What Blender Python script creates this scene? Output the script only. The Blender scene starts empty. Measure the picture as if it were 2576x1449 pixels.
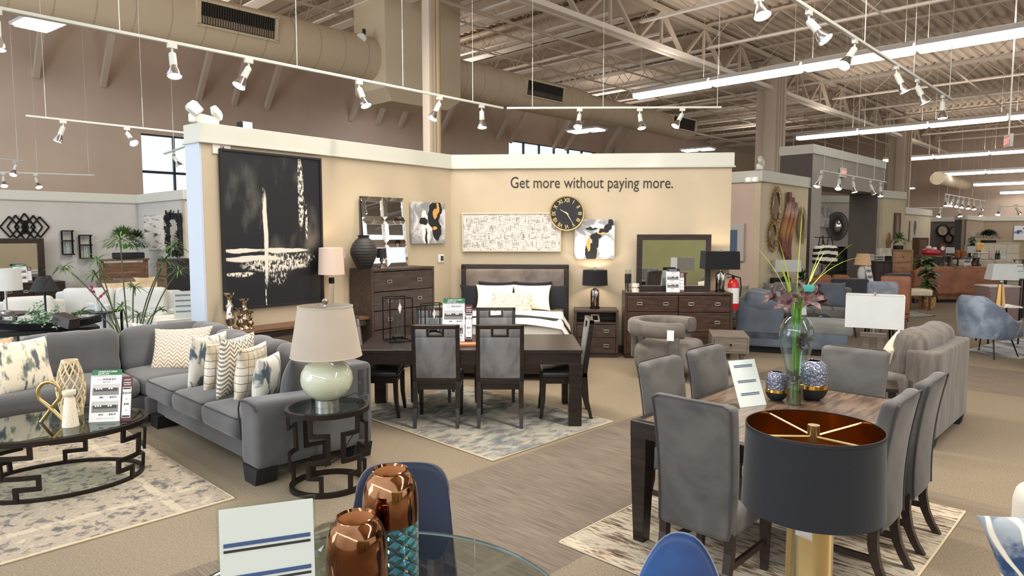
import bpy, bmesh, math, random
from mathutils import Vector, Matrix, Euler, noise
R = math.radians
sc = bpy.context.scene
random.seed(7)

# ------------------------------------------------------------------ camera
FPX, EYE, PITCH = 1700.0, 1.88, math.atan(136.5/1700.0)
cd = bpy.data.cameras.new('camera'); cam = bpy.data.objects.new('camera', cd)
sc.collection.objects.link(cam); sc.camera = cam
cd.sensor_width = 36; cd.lens = FPX/2576*36; cd.clip_end = 300; cd.clip_start = .05
cam.location = (0, 0, EYE); cam.rotation_euler = (math.pi/2-PITCH, 0, 0)

# ------------------------------------------------------------------ light and exposure
sc.view_settings.view_transform = 'Standard'; sc.view_settings.look = 'None'
sc.view_settings.gamma = 1.0; sc.view_settings.exposure = 0.18
wd = bpy.data.worlds.new('daylight'); sc.world = wd; wd.use_nodes = True
bg = wd.node_tree.nodes['Background']
bg.inputs[0].default_value = (.92, .96, 1.0, 1); bg.inputs[1].default_value = 1.25

SA, CA = math.sin(R(44)), math.cos(R(44))
def UV(u, v, z=0.0): return Vector((u*SA+v*CA, u*CA-v*SA, z))      # building axes: u runs along the duct, v to the near right
RU = R(-44)                                                          # local x = v, local y = u
def area(name, loc, size, power, col, rz=0, rx=0):
    l = bpy.data.lights.new(name, 'AREA'); l.shape = 'RECTANGLE'; l.size, l.size_y = size; l.energy = power; l.color = col
    o = bpy.data.objects.new(name, l); sc.collection.objects.link(o); o.location = loc; o.rotation_euler = (rx, 0, rz)
    return o
# the rows of ceiling tubes that hang above and behind the camera
for u_ in (-7.0, 5.0):
    for k_ in range(3):
        area('tube_row_light', UV(u_, -7.5+8.0*k_, 5.9), (7.6, .25), 430, (1, .93, .84), RU)
# added fill lamps over the tube rows, aimed up to brighten the roof deck
for u_ in (5.0, 17.1, 29.2, 41.3):
    for k_ in range(2):
        area('roof_fill', UV(u_, -6.5+9.5*k_, 6.12), (8.5, .3), 75, (1, .92, .83), RU, math.pi)
for u_, v_ in ((6, -16.5), (14.5, -16.8), (23, -16.5), (34, -15.5)):
    area('left_bay_roof_fill', UV(u_, v_, 6.0), (1.2, .7), 40, (1, .92, .84), RU, math.pi)  # added upward fill for the left bay roof, not part of any fixture
# daylight through the storefront windows left of the camera
o_ = area('storefront_daylight', (-10.5, 1.5, 2.2), (6.0, 3.2), 340, (.70, .83, 1.0)); o_.rotation_euler = Vector((.55, .83, -.02)).to_track_quat('-Z', 'Z').to_euler()

# ------------------------------------------------------------------ helpers
_c, _s = math.cos(PITCH), math.sin(PITCH)
def ray(px, py):
    x = (px-1288)/FPX; y = -(py-724.5)/FPX
    return Vector((x, _c+y*_s, -_s+y*_c))
def G(px, py, z=0.0):
    r = ray(px, py); t = (z-EYE)/r.z; return Vector((r.x*t, r.y*t, z))
def D(px, py, Y):
    r = ray(px, py); t = Y/r.y; return Vector((r.x*t, Y, EYE+r.z*t))
def onplane(px, py, P, n):
    r = ray(px, py); t = (P[0]*n[0]+P[1]*n[1])/(r.x*n[0]+r.y*n[1]); return Vector((r.x*t, r.y*t, EYE+r.z*t))

def lin(c):
    return tuple(((v/255)/12.92 if v/255 <= .04045 else ((v/255+.055)/1.055)**2.4) for v in c)+(1,)

class B:
    def __init__(s): s.v = []; s.f = []
    def add(s, vs, fs, T=None):
        k = len(s.v)
        s.v += [tuple(T @ Vector(v)) if T is not None else tuple(v) for v in vs]
        s.f += [tuple(k+i for i in f) for f in fs]
        return s
    def box(s, x, y, z, w, d, h, T=None, rz=0):
        M = Matrix.Translation((x, y, z)) @ Matrix.Rotation(rz, 4, 'Z')
        if T is not None: M = T @ M
        vs = [(a*w/2, b*d/2, c*h/2) for c in (-1, 1) for b in (-1, 1) for a in (-1, 1)]
        return s.add(vs, [(0, 2, 3, 1), (4, 5, 7, 6), (0, 1, 5, 4), (2, 6, 7, 3), (0, 4, 6, 2), (1, 3, 7, 5)], M)
    def rbox(s, x, y, z, w, d, h, r=.05, crown=0, T=None, n=4, k=3, rz=0, fn=None):
        """rounded box with an optional crowned top"""
        M = Matrix.Translation((x, y, z)) @ Matrix.Rotation(rz, 4, 'Z')
        if T is not None: M = T @ M
        H = (w/2, d/2, h/2); r = min(r, min(H)*.98)
        def samp(hh):
            o = [-hh+r*(1-math.cos(math.pi/2*i/k)) for i in range(k)]
            o += [-hh+r+(2*hh-2*r)*i/n for i in range(n+1)]
            o += [hh-r+r*math.sin(math.pi/2*i/k) for i in range(1, k+1)]
            return o
        idx = {}; vs = []; fs = []
        S = [samp(q) for q in H]
        def vert(i, j, l):
            key = (i, j, l)
            if key in idx: return idx[key]
            p = Vector((S[0][i], S[1][j], S[2][l]))
            q = Vector([max(-(H[a]-r), min(H[a]-r, p[a])) for a in range(3)])
            e = p-q
            if e.length > 1e-9: p = q+e.normalized()*r
            if crown and p.z > 0: p.z += crown*(1-(p.x/H[0])**2)*(1-(p.y/H[1])**2)
            if fn: p = fn(p)
            idx[key] = len(vs); vs.append(p); return idx[key]
        N = [len(a)-1 for a in S]
        for a, b, c in ((0, 1, 2), (1, 2, 0), (2, 0, 1)):
            for side in (0, N[c]):
                for i in range(N[a]):
                    for j in range(N[b]):
                        q = []
                        for di, dj in ((0, 0), (1, 0), (1, 1), (0, 1)):
                            t = [0, 0, 0]; t[a] = i+di; t[b] = j+dj; t[c] = side; q.append(vert(*t))
                        fs.append(tuple(q) if side else tuple(q[::-1]))
        return s.add(vs, fs, M)
    def lathe(s, prof, n=32, x=0, y=0, z=0, sx=1, sy=1, T=None, cap=True):
        vs = []; fs = []; m = len(prof)
        for i in range(n):
            a = 2*math.pi*i/n
            for r, h in prof: vs.append((x+r*math.cos(a)*sx, y+r*math.sin(a)*sy, z+h))
        for i in range(n):
            j = (i+1) % n
            for k in range(m-1): fs.append((i*m+k, j*m+k, j*m+k+1, i*m+k+1))
        if cap:
            if prof[0][0] > 1e-5: fs.append(tuple(i*m for i in range(n))[::-1])
            if prof[-1][0] > 1e-5: fs.append(tuple(i*m+m-1 for i in range(n)))
        return s.add(vs, fs, T)
    def cyl(s, p, q, r, n=12, r2=None):
        p, q = Vector(p), Vector(q); d = q-p
        T = Matrix.Translation(p) @ d.to_track_quat('Z', 'Y').to_matrix().to_4x4()
        return s.lathe([(r, 0), (r if r2 is None else r2, d.length)], n, T=T)
    def tube(s, pts, r, n=8, closed=False, flat=1.0):
        pts = [Vector(p) for p in pts]; m = len(pts); vs = []; fs = []
        prev = None
        for i, p in enumerate(pts):
            a = pts[(i-1) % m] if (closed or i) else p; b = pts[(i+1) % m] if (closed or i < m-1) else p
            t = (b-a).normalized()
            if prev is None: u = t.orthogonal().normalized() if abs(t.z) > .95 else Vector((0, 0, 1)).cross(t).normalized()
            else:
                u = prev-t*prev.dot(t); u.normalize()
            prev = u; w = t.cross(u); rr = r[i] if isinstance(r, (list, tuple)) else r
            for k in range(n):
                an = 2*math.pi*k/n; vs.append(p+u*math.cos(an)*rr+w*math.sin(an)*rr*flat)
        for i in range(m if closed else m-1):
            j = (i+1) % m
            for k in range(n): fs.append((i*n+k, i*n+(k+1) % n, j*n+(k+1) % n, j*n+k))
        if not closed: fs.append(tuple(range(n))[::-1]); fs.append(tuple((m-1)*n+k for k in range(n)))
        return s.add(vs, fs)
    def bar(s, p, q, w, h=None, up=(0, 0, 1)):
        """square-section bar from p to q"""
        h = h or w; p, q = Vector(p), Vector(q); t = (q-p).normalized(); u = Vector(up).cross(t)
        if u.length < 1e-3: u = Vector((1, 0, 0)).cross(t)
        u.normalize(); v = t.cross(u)
        vs = [e+u*a*w/2+v*b*h/2 for e in (p, q) for a, b in ((-1, -1), (1, -1), (1, 1), (-1, 1))]
        return s.add(vs, [(3, 2, 1, 0), (4, 5, 6, 7), (0, 1, 5, 4), (1, 2, 6, 5), (2, 3, 7, 6), (3, 0, 4, 7)])
    def prism(s, out, a, b, T=None, axis='z'):
        n = len(out)
        f = {'z': lambda x, y, h: (x, y, h), 'y': lambda x, y, h: (x, h, y), 'x': lambda x, y, h: (h, x, y)}[axis]
        vs = [f(x, y, a) for x, y in out]+[f(x, y, b) for x, y in out]
        fs = [tuple(range(n))[::-1], tuple(range(n, 2*n))]+[(i, (i+1) % n, n+(i+1) % n, n+i) for i in range(n)]
        return s.add(vs, fs, T)
    def sweep(s, rows, closed=False):
        """skin over rows of equally many points"""
        m = len(rows[0]); vs = [p for r in rows for p in r]; fs = []
        for i in range(len(rows)-1):
            for k in range(m if closed else m-1): fs.append((i*m+k, i*m+(k+1) % m, (i+1)*m+(k+1) % m, (i+1)*m+k))
        if closed: fs.append(tuple(range(m))[::-1]); fs.append(tuple((len(rows)-1)*m+k for k in range(m)))
        return s.add(vs, fs)
    def pillow(s, w, h, t, T=None, n=12, pinch=.10, seed=0):
        """throw pillow standing in the xz plane, thickness along y"""
        vs = []; fs = []; m = n+1
        for sd in (-1, 1):
            for i in range(m):
                for j in range(m):
                    a, b = 2*i/n-1, 2*j/n-1
                    a2, b2 = math.sin(a*math.pi/2), math.sin(b*math.pi/2)
                    th = t/2*max(0, (1-a2**2)*(1-b2**2))**.42
                    th *= 1+.10*noise.noise(Vector((a*2+seed, b*2, seed*1.7)))
                    x = w/2*a2*(1-pinch*(1-b2**2)*a2*a2); z = h/2*b2*(1-pinch*(1-a2**2)*b2*b2)
                    vs.append((x, sd*th, z))
        for i in range(n):
            for j in range(n):
                q = (i*m+j, (i+1)*m+j, (i+1)*m+j+1, i*m+j+1)
                fs.append(q); fs.append(tuple(m*m+k for k in q[::-1]))
        edge = [(i, 0) for i in range(n)]+[(n, j) for j in range(n)]+[(i, n) for i in range(n, 0, -1)]+[(0, j) for j in range(n, 0, -1)]
        for e in range(len(edge)):
            p, q = edge[e], edge[(e+1) % len(edge)]
            fs.append((p[0]*m+p[1], m*m+p[0]*m+p[1], m*m+q[0]*m+q[1], q[0]*m+q[1]))
        return s.add(vs, fs, T)
    def blade(s, base, dr, L, w, droop=.4, n=5, fold=.0, up0=0):
        """one leaf blade that starts along dr and bends down"""
        p = Vector(base); d = Vector(dr).normalized(); vs = []; side = d.cross(Vector((0, 0, 1)))
        if side.length < .05: side = Vector((random.uniform(-1, 1), random.uniform(-1, 1), 0))
        side.normalize()
        for i in range(n+1):
            t = i/n; ww = w*math.sin(math.pi*min(1, .12+t*.88))**.8*.5 if i < n else .0008
            vs += [p-side*ww, p+side*ww]
            d = (d-Vector((0, 0, droop/n))).normalized(); p = p+d*L/n
        return s.add(vs, [(2*i, 2*i+1, 2*i+3, 2*i+2) for i in range(n)])

def obj(name, b, m, parent=None, smooth=True, bevel=0, loc=None, rot=None, label=None, ang=38, solid=0):
    me = bpy.data.meshes.new(name); me.from_pydata([tuple(v) for v in b.v], [], b.f)
    if smooth:
        me.polygons.foreach_set('use_smooth', [True]*len(me.polygons)); me.set_sharp_from_angle(angle=R(ang))
    me.materials.append(m); me.update()
    o = bpy.data.objects.new(name, me); sc.collection.objects.link(o)
    if parent is not None: o.parent = parent
    if loc is not None: o.location = loc
    if rot is not None: o.rotation_euler = rot
    if bevel:
        q = o.modifiers.new('bevel', 'BEVEL'); q.width = bevel; q.segments = 2; q.limit_method = 'ANGLE'; q.angle_limit = R(40)
    if solid:
        q = o.modifiers.new('solid', 'SOLIDIFY'); q.thickness = solid
    if label: o['label'] = label
    return o
def each(name, bs, m, parent, **k):
    return [obj(name, b, m, parent, **k) for b in bs]
def tag(o, label, cat, group=None, kind=None):
    o['label'] = label; o['category'] = cat
    if group: o['group'] = group
    if kind: o['kind'] = kind
    return o
def thing(name, label, cat, loc=(0, 0, 0), rz=0, group=None):
    o = bpy.data.objects.new(name, None); sc.collection.objects.link(o); o.empty_display_size = .1
    o.location = loc; o.rotation_euler = (0, 0, rz)
    return tag(o, label, cat, group)
def struct(name, b, m, **k):
    o = obj(name, b, m, **k); o['kind'] = 'structure'; return o
def kids(o): return [c for c in bpy.data.objects if c.parent == o]
def dup(o, loc=None, rz=None, label=None, group=None, parent=None):
    c = o.copy(); sc.collection.objects.link(c)
    if parent is not None: c.parent = parent
    if loc is not None: c.location = loc
    if rz is not None: c.rotation_euler = (0, 0, rz)
    if label: c['label'] = label
    if group: c['group'] = group
    for ch in kids(o): dup(ch, parent=c)
    return c
def txt(s, size, m, parent, loc, rot=(math.pi/2, 0, 0), align='LEFT', ext=.0008, name='lettering', bold=0, sx=1):
    cu = bpy.data.curves.new('t', 'FONT'); cu.body = s; cu.size = size; cu.extrude = ext; cu.align_x = align; cu.offset = bold*size
    cu.resolution_u = 3
    o = bpy.data.objects.new('t', cu); sc.collection.objects.link(o)
    me = bpy.data.meshes.new_from_object(o.evaluated_get(bpy.context.evaluated_depsgraph_get()))
    bpy.data.objects.remove(o); bpy.data.curves.remove(cu)
    me.materials.clear(); me.materials.append(m)
    o = bpy.data.objects.new(name, me); sc.collection.objects.link(o)
    if parent is not None: o.parent = parent
    o.location = loc; o.rotation_euler = rot; o.scale = (sx, 1, 1)
    return o

# ------------------------------------------------------------------ node maths
class E:
    def __init__(s, nt, k): s.nt = nt; s.k = k
    def _op(s, op, *a):
        n = s.nt.nodes.new('ShaderNodeMath'); n.operation = op
        for i, v in enumerate((s,)+a):
            if isinstance(v, E): s.nt.links.new(v.k, n.inputs[i]) if not isinstance(v.k, (int, float)) else setattr(n.inputs[i], 'default_value', v.k)
            else: n.inputs[i].default_value = v
        return E(s.nt, n.outputs[0])
    def __add__(s, o): return s._op('ADD', o)
    __radd__ = __add__
    def __sub__(s, o): return s._op('SUBTRACT', o)
    def __rsub__(s, o): return E(s.nt, s.k)._op('MULTIPLY', -1)+o
    def __mul__(s, o): return s._op('MULTIPLY', o)
    __rmul__ = __mul__
    def __truediv__(s, o): return s._op('DIVIDE', o)
    def abs(s): return s._op('ABSOLUTE')
    def gt(s, o): return s._op('GREATER_THAN', o)
    def lt(s, o): return s._op('LESS_THAN', o)
    def min(s, o): return s._op('MINIMUM', o)
    def max(s, o): return s._op('MAXIMUM', o)
    def fract(s): return s._op('FRACT')
    def ping(s, o): return s._op('PINGPONG', o)
    def sin(s): return s._op('SINE')
    def pow(s, o): return s._op('POWER', o)
    def ss(s, a, b):
        n = s.nt.nodes.new('ShaderNodeMapRange'); n.interpolation_type = 'SMOOTHSTEP'
        s.nt.links.new(s.k, n.inputs[0]); n.inputs[1].default_value = a; n.inputs[2].default_value = b
        return E(s.nt, n.outputs[0])
class Mat:
    """a node material: .x .y .z are object coordinates"""
    def __init__(s, name, rough=.6, metal=0):
        s.m = bpy.data.materials.new(name); s.m.use_nodes = True; s.nt = s.m.node_tree; s.b = s.nt.nodes['Principled BSDF']
        s.b.inputs['Roughness'].default_value = rough; s.b.inputs['Metallic'].default_value = metal
        tc = s.nt.nodes.new('ShaderNodeTexCoord'); s.co = tc.outputs['Object']
        sp = s.nt.nodes.new('ShaderNodeSeparateXYZ'); s.nt.links.new(s.co, sp.inputs[0])
        s.x, s.y, s.z = [E(s.nt, sp.outputs[i]) for i in range(3)]
    def vec(s, x, y, z=0.0):
        n = s.nt.nodes.new('ShaderNodeCombineXYZ')
        for i, v in enumerate((x, y, z)):
            if isinstance(v, E): s.nt.links.new(v.k, n.inputs[i])
            else: n.inputs[i].default_value = v
        return n.outputs[0]
    def noise(s, scale, vec=None, detail=4, rough=.55, dist=0):
        n = s.nt.nodes.new('ShaderNodeTexNoise'); s.nt.links.new(vec if vec is not None else s.co, n.inputs['Vector'])
        n.inputs['Scale'].default_value = scale; n.inputs['Detail'].default_value = detail; n.inputs['Roughness'].default_value = rough
        n.inputs['Distortion'].default_value = dist
        return E(s.nt, n.outputs[0])
    def voro(s, scale, vec=None, feature='F1', out='Distance'):
        n = s.nt.nodes.new('ShaderNodeTexVoronoi'); n.feature = feature
        s.nt.links.new(vec if vec is not None else s.co, n.inputs['Vector']); n.inputs['Scale'].default_value = scale
        return E(s.nt, n.outputs[out])
    def stretch(s, a, b, c): return s.vec(s.x*a, s.y*b, s.z*c)
    def mix(s, f, a, b):
        n = s.nt.nodes.new('ShaderNodeMix'); n.data_type = 'RGBA'
        if isinstance(f, E): s.nt.links.new(f.k, n.inputs[0])
        else: n.inputs[0].default_value = f
        for i, v in ((6, a), (7, b)):
            if isinstance(v, tuple): n.inputs[i].default_value = v if len(v) == 4 else lin(v)
            else: s.nt.links.new(v, n.inputs[i])
        return n.outputs[2]
    def ramp(s, f, stops, const=False):
        n = s.nt.nodes.new('ShaderNodeValToRGB'); s.nt.links.new(f.k, n.inputs[0]); e = n.color_ramp.elements
        if const: n.color_ramp.interpolation = 'CONSTANT'
        while len(e) < len(stops): e.new(.5)
        for i, (p, c) in enumerate(stops): e[i].position = p; e[i].color = lin(c)
        return n.outputs[0]
    def color(s, c):
        if isinstance(c, tuple): s.b.inputs['Base Color'].default_value = c if len(c) == 4 else lin(c)
        else: s.nt.links.new(c, s.b.inputs['Base Color'])
        return s
    def bump(s, h, strength=.3, dist=.01):
        n = s.nt.nodes.new('ShaderNodeBump'); n.inputs['Strength'].default_value = strength; n.inputs['Distance'].default_value = dist
        s.nt.links.new(h.k, n.inputs['Height']); s.nt.links.new(n.outputs[0], s.b.inputs['Normal']); return s
    def set(s, **k):
        for a, v in k.items(): s.b.inputs[a.replace('_', ' ')].default_value = v
        return s
def plain(name, c, rough=.5, metal=0, **k): return Mat(name, rough, metal).color(c).set(**k).m
def dark(c, f): return tuple(v*f for v in c)
def fabric(name, c, var=.18, scale=5, rough=.95, weave=260, sheen=.25, fine=.10):
    m = Mat(name, rough); n = m.noise(scale, detail=3); w = m.noise(weave, detail=2)
    f = n.ss(.3, .7)*(1-fine*2)+w*fine*2
    m.color(m.mix(f, tuple(lin(dark(c, 1-var))), tuple(lin(tuple(min(255, v*(1+var*.8)) for v in c)))))
    m.set(Sheen_Weight=sheen, Sheen_Roughness=.4); m.bump(w, .25, .003); return m.m
def wood(name, a, b, rough=.38, ax=(1, 8, 8), scale=4):
    m = Mat(name, rough); n = m.noise(scale, m.stretch(*ax), detail=6, rough=.65, dist=.6)
    m.color(m.mix(n.ss(.3, .7), a, b)); m.bump(n, .08, .003); return m.m
def glow(name, c, e):
    m = Mat(name, .5); m.color((255, 255, 255)); m.b.inputs['Emission Color'].default_value = lin(c); m.b.inputs['Emission Strength'].default_value = e
    return m.m
def glass(name, c=(255, 255, 255), rough=0, ior=1.45):
    m = Mat(name, rough); m.color(c); m.set(Transmission_Weight=1.0, IOR=ior); return m.m
def thin_glass(name, tint=(245, 250, 248), refl=.5):
    """thin pane: see-through with a sharp reflection"""
    m = Mat(name, 0); nt = m.nt; out = [n for n in nt.nodes if n.type == 'OUTPUT_MATERIAL'][0]
    t = nt.nodes.new('ShaderNodeBsdfTransparent'); t.inputs[0].default_value = lin(tint)
    g = nt.nodes.new('ShaderNodeBsdfGlossy'); g.inputs['Roughness'].default_value = .01
    lw = nt.nodes.new('ShaderNodeLayerWeight'); lw.inputs[0].default_value = .5
    f = nt.nodes.new('ShaderNodeMapRange'); pw = nt.nodes.new('ShaderNodeMath'); pw.operation = 'POWER'; pw.inputs[1].default_value = 4.0
    nt.links.new(lw.outputs['Facing'], pw.inputs[0]); nt.links.new(pw.outputs[0], f.inputs[0]); f.inputs[3].default_value = .035+.05*refl; f.inputs[4].default_value = .75
    x = nt.nodes.new('ShaderNodeMixShader'); nt.links.new(f.outputs[0], x.inputs[0]); nt.links.new(t.outputs[0], x.inputs[1]); nt.links.new(g.outputs[0], x.inputs[2])
    nt.links.new(x.outputs[0], out.inputs[0]); return m.m

# ------------------------------------------------------------------ shared materials
WHITE = plain('white_paint', (225, 224, 215), .45)
TRIMW = plain('trim_white', (204, 204, 193), .5)
TRACKW = plain('track_white', (206, 208, 200), .35)
BLACK = plain('black_metal', (24, 22, 22), .35, .6)
BLACKM = plain('matte_black', (22, 22, 25), .7)
CHROME = plain('chrome', (205, 205, 208), .12, 1)
NICKEL = plain('brushed_nickel', (190, 186, 178), .3, 1)
GOLD = plain('polished_gold', (226, 180, 90), .16, 1)
MIRROR = plain('mirror', (225, 228, 228), .01, 1)
PAPER = plain('paper', (232, 232, 232), .5)
INK = plain('ink', (30, 30, 34), .6)
INKB = plain('blue_ink', (60, 85, 140), .6)
GREEN = plain('green_card', (34, 110, 66), .45)
MAROON = plain('maroon_card', (84, 30, 38), .45)
ORANGE = plain('orange_ink', (214, 120, 60), .5)
DARKWOOD = wood('dark_wood', (30, 23, 21), (54, 42, 37), .32)
BROWNWOOD = wood('brown_wood', (46, 34, 29), (76, 58, 49), .38)
WALNUT = wood('walnut', (80, 56, 40), (122, 88, 62), .45)
OAK = wood('light_oak', (140, 104, 70), (178, 140, 100), .5)
GREYWOOD = wood('grey_wood', (92, 82, 74), (122, 110, 100), .5)
CLEAR = glass('clear_glass')
PANE = thin_glass('pane_glass')
BULB = glow('lit_bulb', (255, 244, 226), 25)
BULBD = glow('dim_bulb', (255, 250, 240), 2.2)
TUBE = glow('fluorescent_tube', (255, 252, 246), 8)
LEAF = Mat('leaf_green', .45); LEAF.color(LEAF.mix(LEAF.noise(6).ss(.35, .65), (44, 78, 34), (96, 134, 62))); LEAF.set(Subsurface_Weight=0.0); LEAF = LEAF.m
LEAFD = Mat('dark_leaf', .4); LEAFD.color(LEAFD.mix(LEAFD.noise(9).ss(.35, .65), (24, 52, 26), (58, 96, 48))); LEAFD = LEAFD.m
LEAFP = Mat('ivy_leaf', .5); LEAFP.color(LEAFP.mix(LEAFP.noise(30).ss(.4, .6), (52, 92, 66), (150, 182, 150))); LEAFP = LEAFP.m
STEMG = plain('stem', (74, 84, 48), .6)
# ------------------------------------------------------------------ floor
fm = Mat('carpet', .95)
fu = fm.x*SA+fm.y*CA; fv = fm.x*CA-fm.y*SA
speck = fm.noise(90, detail=3); big = fm.noise(.8, detail=2)
base = fm.mix(speck.ss(.3, .7)*.75+big.ss(.2, .8)*.25, (108, 97, 81), (146, 132, 111))
streak = fm.noise(1, fm.vec(fu*80, fv*3.4), detail=3, rough=.6)
dk = fm.mix(streak.ss(.30, .70), (96, 86, 75), (124, 112, 97))
band = fv.gt(-3.85)*fv.lt(-2.35)*fu.lt(9.5)
band2 = fu.gt(9.6)*fu.lt(11.4)*fv.gt(-3.5)
tiles = (fu.gt(3.55)*fu.lt(4.35)*fv.gt(-.42)*fv.lt(.8)).max(fu.gt(5.0)*fu.lt(5.6)*fv.gt(-1.2)*fv.lt(-.4))*.55
fm.color(fm.mix(band.max(band2).max(tiles), base, dk)); fm.bump(speck, .35, .006)
b = B(); c_ = [UV(-12, -24), UV(-12, 34), UV(60, 34), UV(60, -24)]
b.add([(p.x, p.y, 0) for p in c_]+[(p.x, p.y, -.2) for p in c_], [(3, 2, 1, 0), (4, 5, 6, 7), (0, 1, 5, 4), (1, 2, 6, 5), (2, 3, 7, 6), (3, 0, 4, 7)])
struct('floor', b, fm.m, smooth=False)

# ------------------------------------------------------------------ warehouse shell
wm = Mat('building_wall_paint', .9); wm.color(wm.mix(wm.noise(.5, detail=2).ss(.3, .7), (196, 174, 156), (206, 185, 166)))
WALLP = wm.m
CEIL = plain('roof_deck_paint', (214, 198, 180), .85)
STEEL = plain('steel_paint', (208, 192, 174), .7)
STEELL = plain('steel_paint_lit', (250, 240, 228), .6)  # brighter steel copy: light caught by the bottom chords is in the colour
def wall_uv(name, u0, v0, u1, v1, z0, z1, m, th=.3, holes=()):
    """straight wall between two plan points, optional openings (s0,s1,z0,z1)"""
    p, q = UV(u0, v0), UV(u1, v1); L = (q-p).length; o = B()
    cuts = sorted({0, L}|{h[0] for h in holes}|{h[1] for h in holes})
    for a, c in zip(cuts, cuts[1:]):
        hs = [h for h in holes if h[0] <= a+1e-6 and h[1] >= c-1e-6]
        if not hs: o.box((a+c)/2, 0, (z0+z1)/2, c-a, th, z1-z0)
        else:
            h = hs[0]
            if h[2] > z0: o.box((a+c)/2, 0, (z0+h[2])/2, c-a, th, h[2]-z0)
            if h[3] < z1: o.box((a+c)/2, 0, (z1+h[3])/2, c-a, th, z1-h[3])
    return struct(name, o, m, smooth=False, loc=p, rot=(0, 0, math.atan2(q.y-p.y, q.x-p.x)))
VW = -20.8
nW = (-CA, SA)
# windows in the long building wall: positions from the window edges
def uof(px): p = onplane(px, 400, UV(0, VW), nW); return p.x*SA+p.y*CA
def zof(px, py): return onplane(px, py, UV(0, VW), nW).z
w1u0, w1u1 = uof(357), uof(520); w1z1 = zof(357, 335); w1z0 = zof(400, 520)
w2u0, w2u1 = uof(1280), uof(1500); w2z1 = zof(1280, 352); w2z0 = w2z1-1.6
wall_uv('wall_left', -2, VW-.15, 51.4, VW-.15, 0, 8.4, WALLP, .3, [(w1u0+2, w1u1+2, w1z0, w1z1), (w2u0+2, w2u1+2, w2z0, w2z1)])
wall_uv('wall_far', 51.5, VW-.3, 51.5, 30, 0, 8.4, WALLP, .3)
MULL = plain('window_frame_dark', (38, 46, 62), .4, .3)
def window(i, u0, u1, z0, z1, nv, hz):
    rt = thing('window_%d' % i, '', ''); del rt['label']; del rt['category']; rt['kind'] = 'structure'
    rt.location = UV(u0, VW-.12); rt.rotation_euler = (0, 0, math.atan2(CA, SA)); w = u1-u0
    f = B()
    for k in range(nv+1): f.box(w*k/nv, 0, (z0+z1)/2, .05, .1, z1-z0)
    for z in [z0, z1]+hz: f.box(w/2, 0, z, w, .1, .07)
    obj('window_frame', f, MULL, rt, smooth=False)
    g = B(); g.box(w/2, .02, (z0+z1)/2, w, .01, z1-z0); obj('window_pane', g, PANE, rt, smooth=False)
window(1, w1u0, w1u1, w1z0, w1z1, 2, [zof(400, 433)])
window(2, w2u0, w2u1, w2z0, w2z1, 6, [])
# bright overcast daylight outside, a leafless tree by the first window
tr = B(); tp = UV(w1u0+1.0, VW-5, 0); random.seed(3)
def branch(p, d, L, r, n):
    q = p+d*L; tr.cyl(p, q, r, 5, r*.6)
    if n:
        for _ in range(3): branch(q, (d+Vector((random.uniform(-.5, .5), random.uniform(-.5, .5), random.uniform(0, .3)))).normalized(), L*.72, r*.55, n-1)
branch(tp, Vector((0, 0, 1)), 2.2, .05, 4)
tag(obj('bare_tree', tr, plain('bark', (110, 104, 104), .8)), 'thin leafless tree standing outside the window above the left partition', 'tree')

# roof deck with real ribs along u
b = B(); rows = []; v = -21.0; k = 0; z0 = 8.30
prof = []
while v < 26:
    prof += [(v, z0), (v+.12, z0), (v+.16, z0+.09), (v+.26, z0+.09)]; v += .30
rows = [[tuple(UV(u, vv, zz)) for vv, zz in prof] for u in (0, 52)]
b.sweep(rows); struct('ceiling', b, CEIL, smooth=False)
# flat acoustic panels between the joists of the left bay
pan = None
for k in range(17):
    u = 12.95+2.42*k-2.42*4
    if pan is None:
        b = B(); b.box(0, 0, 0, 10.0, 1.35, .05)
        pan = tag(obj('acoustic_panel', b, plain('acoustic_panel', (206, 190, 172), .9), smooth=False, loc=UV(u+.75, -15.65, 8.22), rot=(0, 0, RU)), 'long flat beige acoustic strip under the ribbed deck between two joists', 'ceiling panel', 'acoustic strips under the roof deck')
    else: dup(pan, loc=UV(u+.75, -15.65, 8.22))
# open web joists, left bay
def joist(name, L, wide, label, group, zt=8.18, zb=7.5, n=9):
    r = thing(name, label, 'roof joist', (0, 0, 0), RU, group)
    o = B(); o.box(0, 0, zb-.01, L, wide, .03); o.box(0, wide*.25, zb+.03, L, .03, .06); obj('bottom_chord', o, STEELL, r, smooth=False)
    o = B(); o.box(0, 0, zt, L, wide*.9, .06); obj('top_chord', o, STEEL, r, smooth=False)
    o = B()
    for i in range(n):
        a = -L/2+L*i/n; o.cyl((a, 0, zb), (a+L/n/2, 0, zt), .010, 5); o.cyl((a+L/n/2, 0, zt), (a+L/n, 0, zb), .010, 5)
    obj('web', o, STEEL, r, smooth=False); return r
jw = joist('roof_joist', 10.2, .34, 'wide flanged open web steel joist crossing the bay above the duct', 'wide joists of the left bay')
jn = joist('roof_joist', 10.2, .12, 'narrow open web steel joist crossing the bay above the duct', 'narrow joists of the left bay')
fw = fn_ = True
for k in range(17):
    u = 12.75+2.42*k-2.42*4
    if fw: jw.location = UV(u, -15.65); jn.location = UV(u-.62, -15.65); fw = False
    else: dup(jw, UV(u, -15.65)); dup(jn, UV(u-.62, -15.65))
jr = joist('roof_joist', 30, .13, 'open web steel joist of the wide bay right of the girder', 'joists of the right bay', n=20)
for k in range(13):
    u = 8.5+3.6*k
    if k == 0: jr.location = UV(u, 4.6)
    else: dup(jr, UV(u, 4.6))
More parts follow.
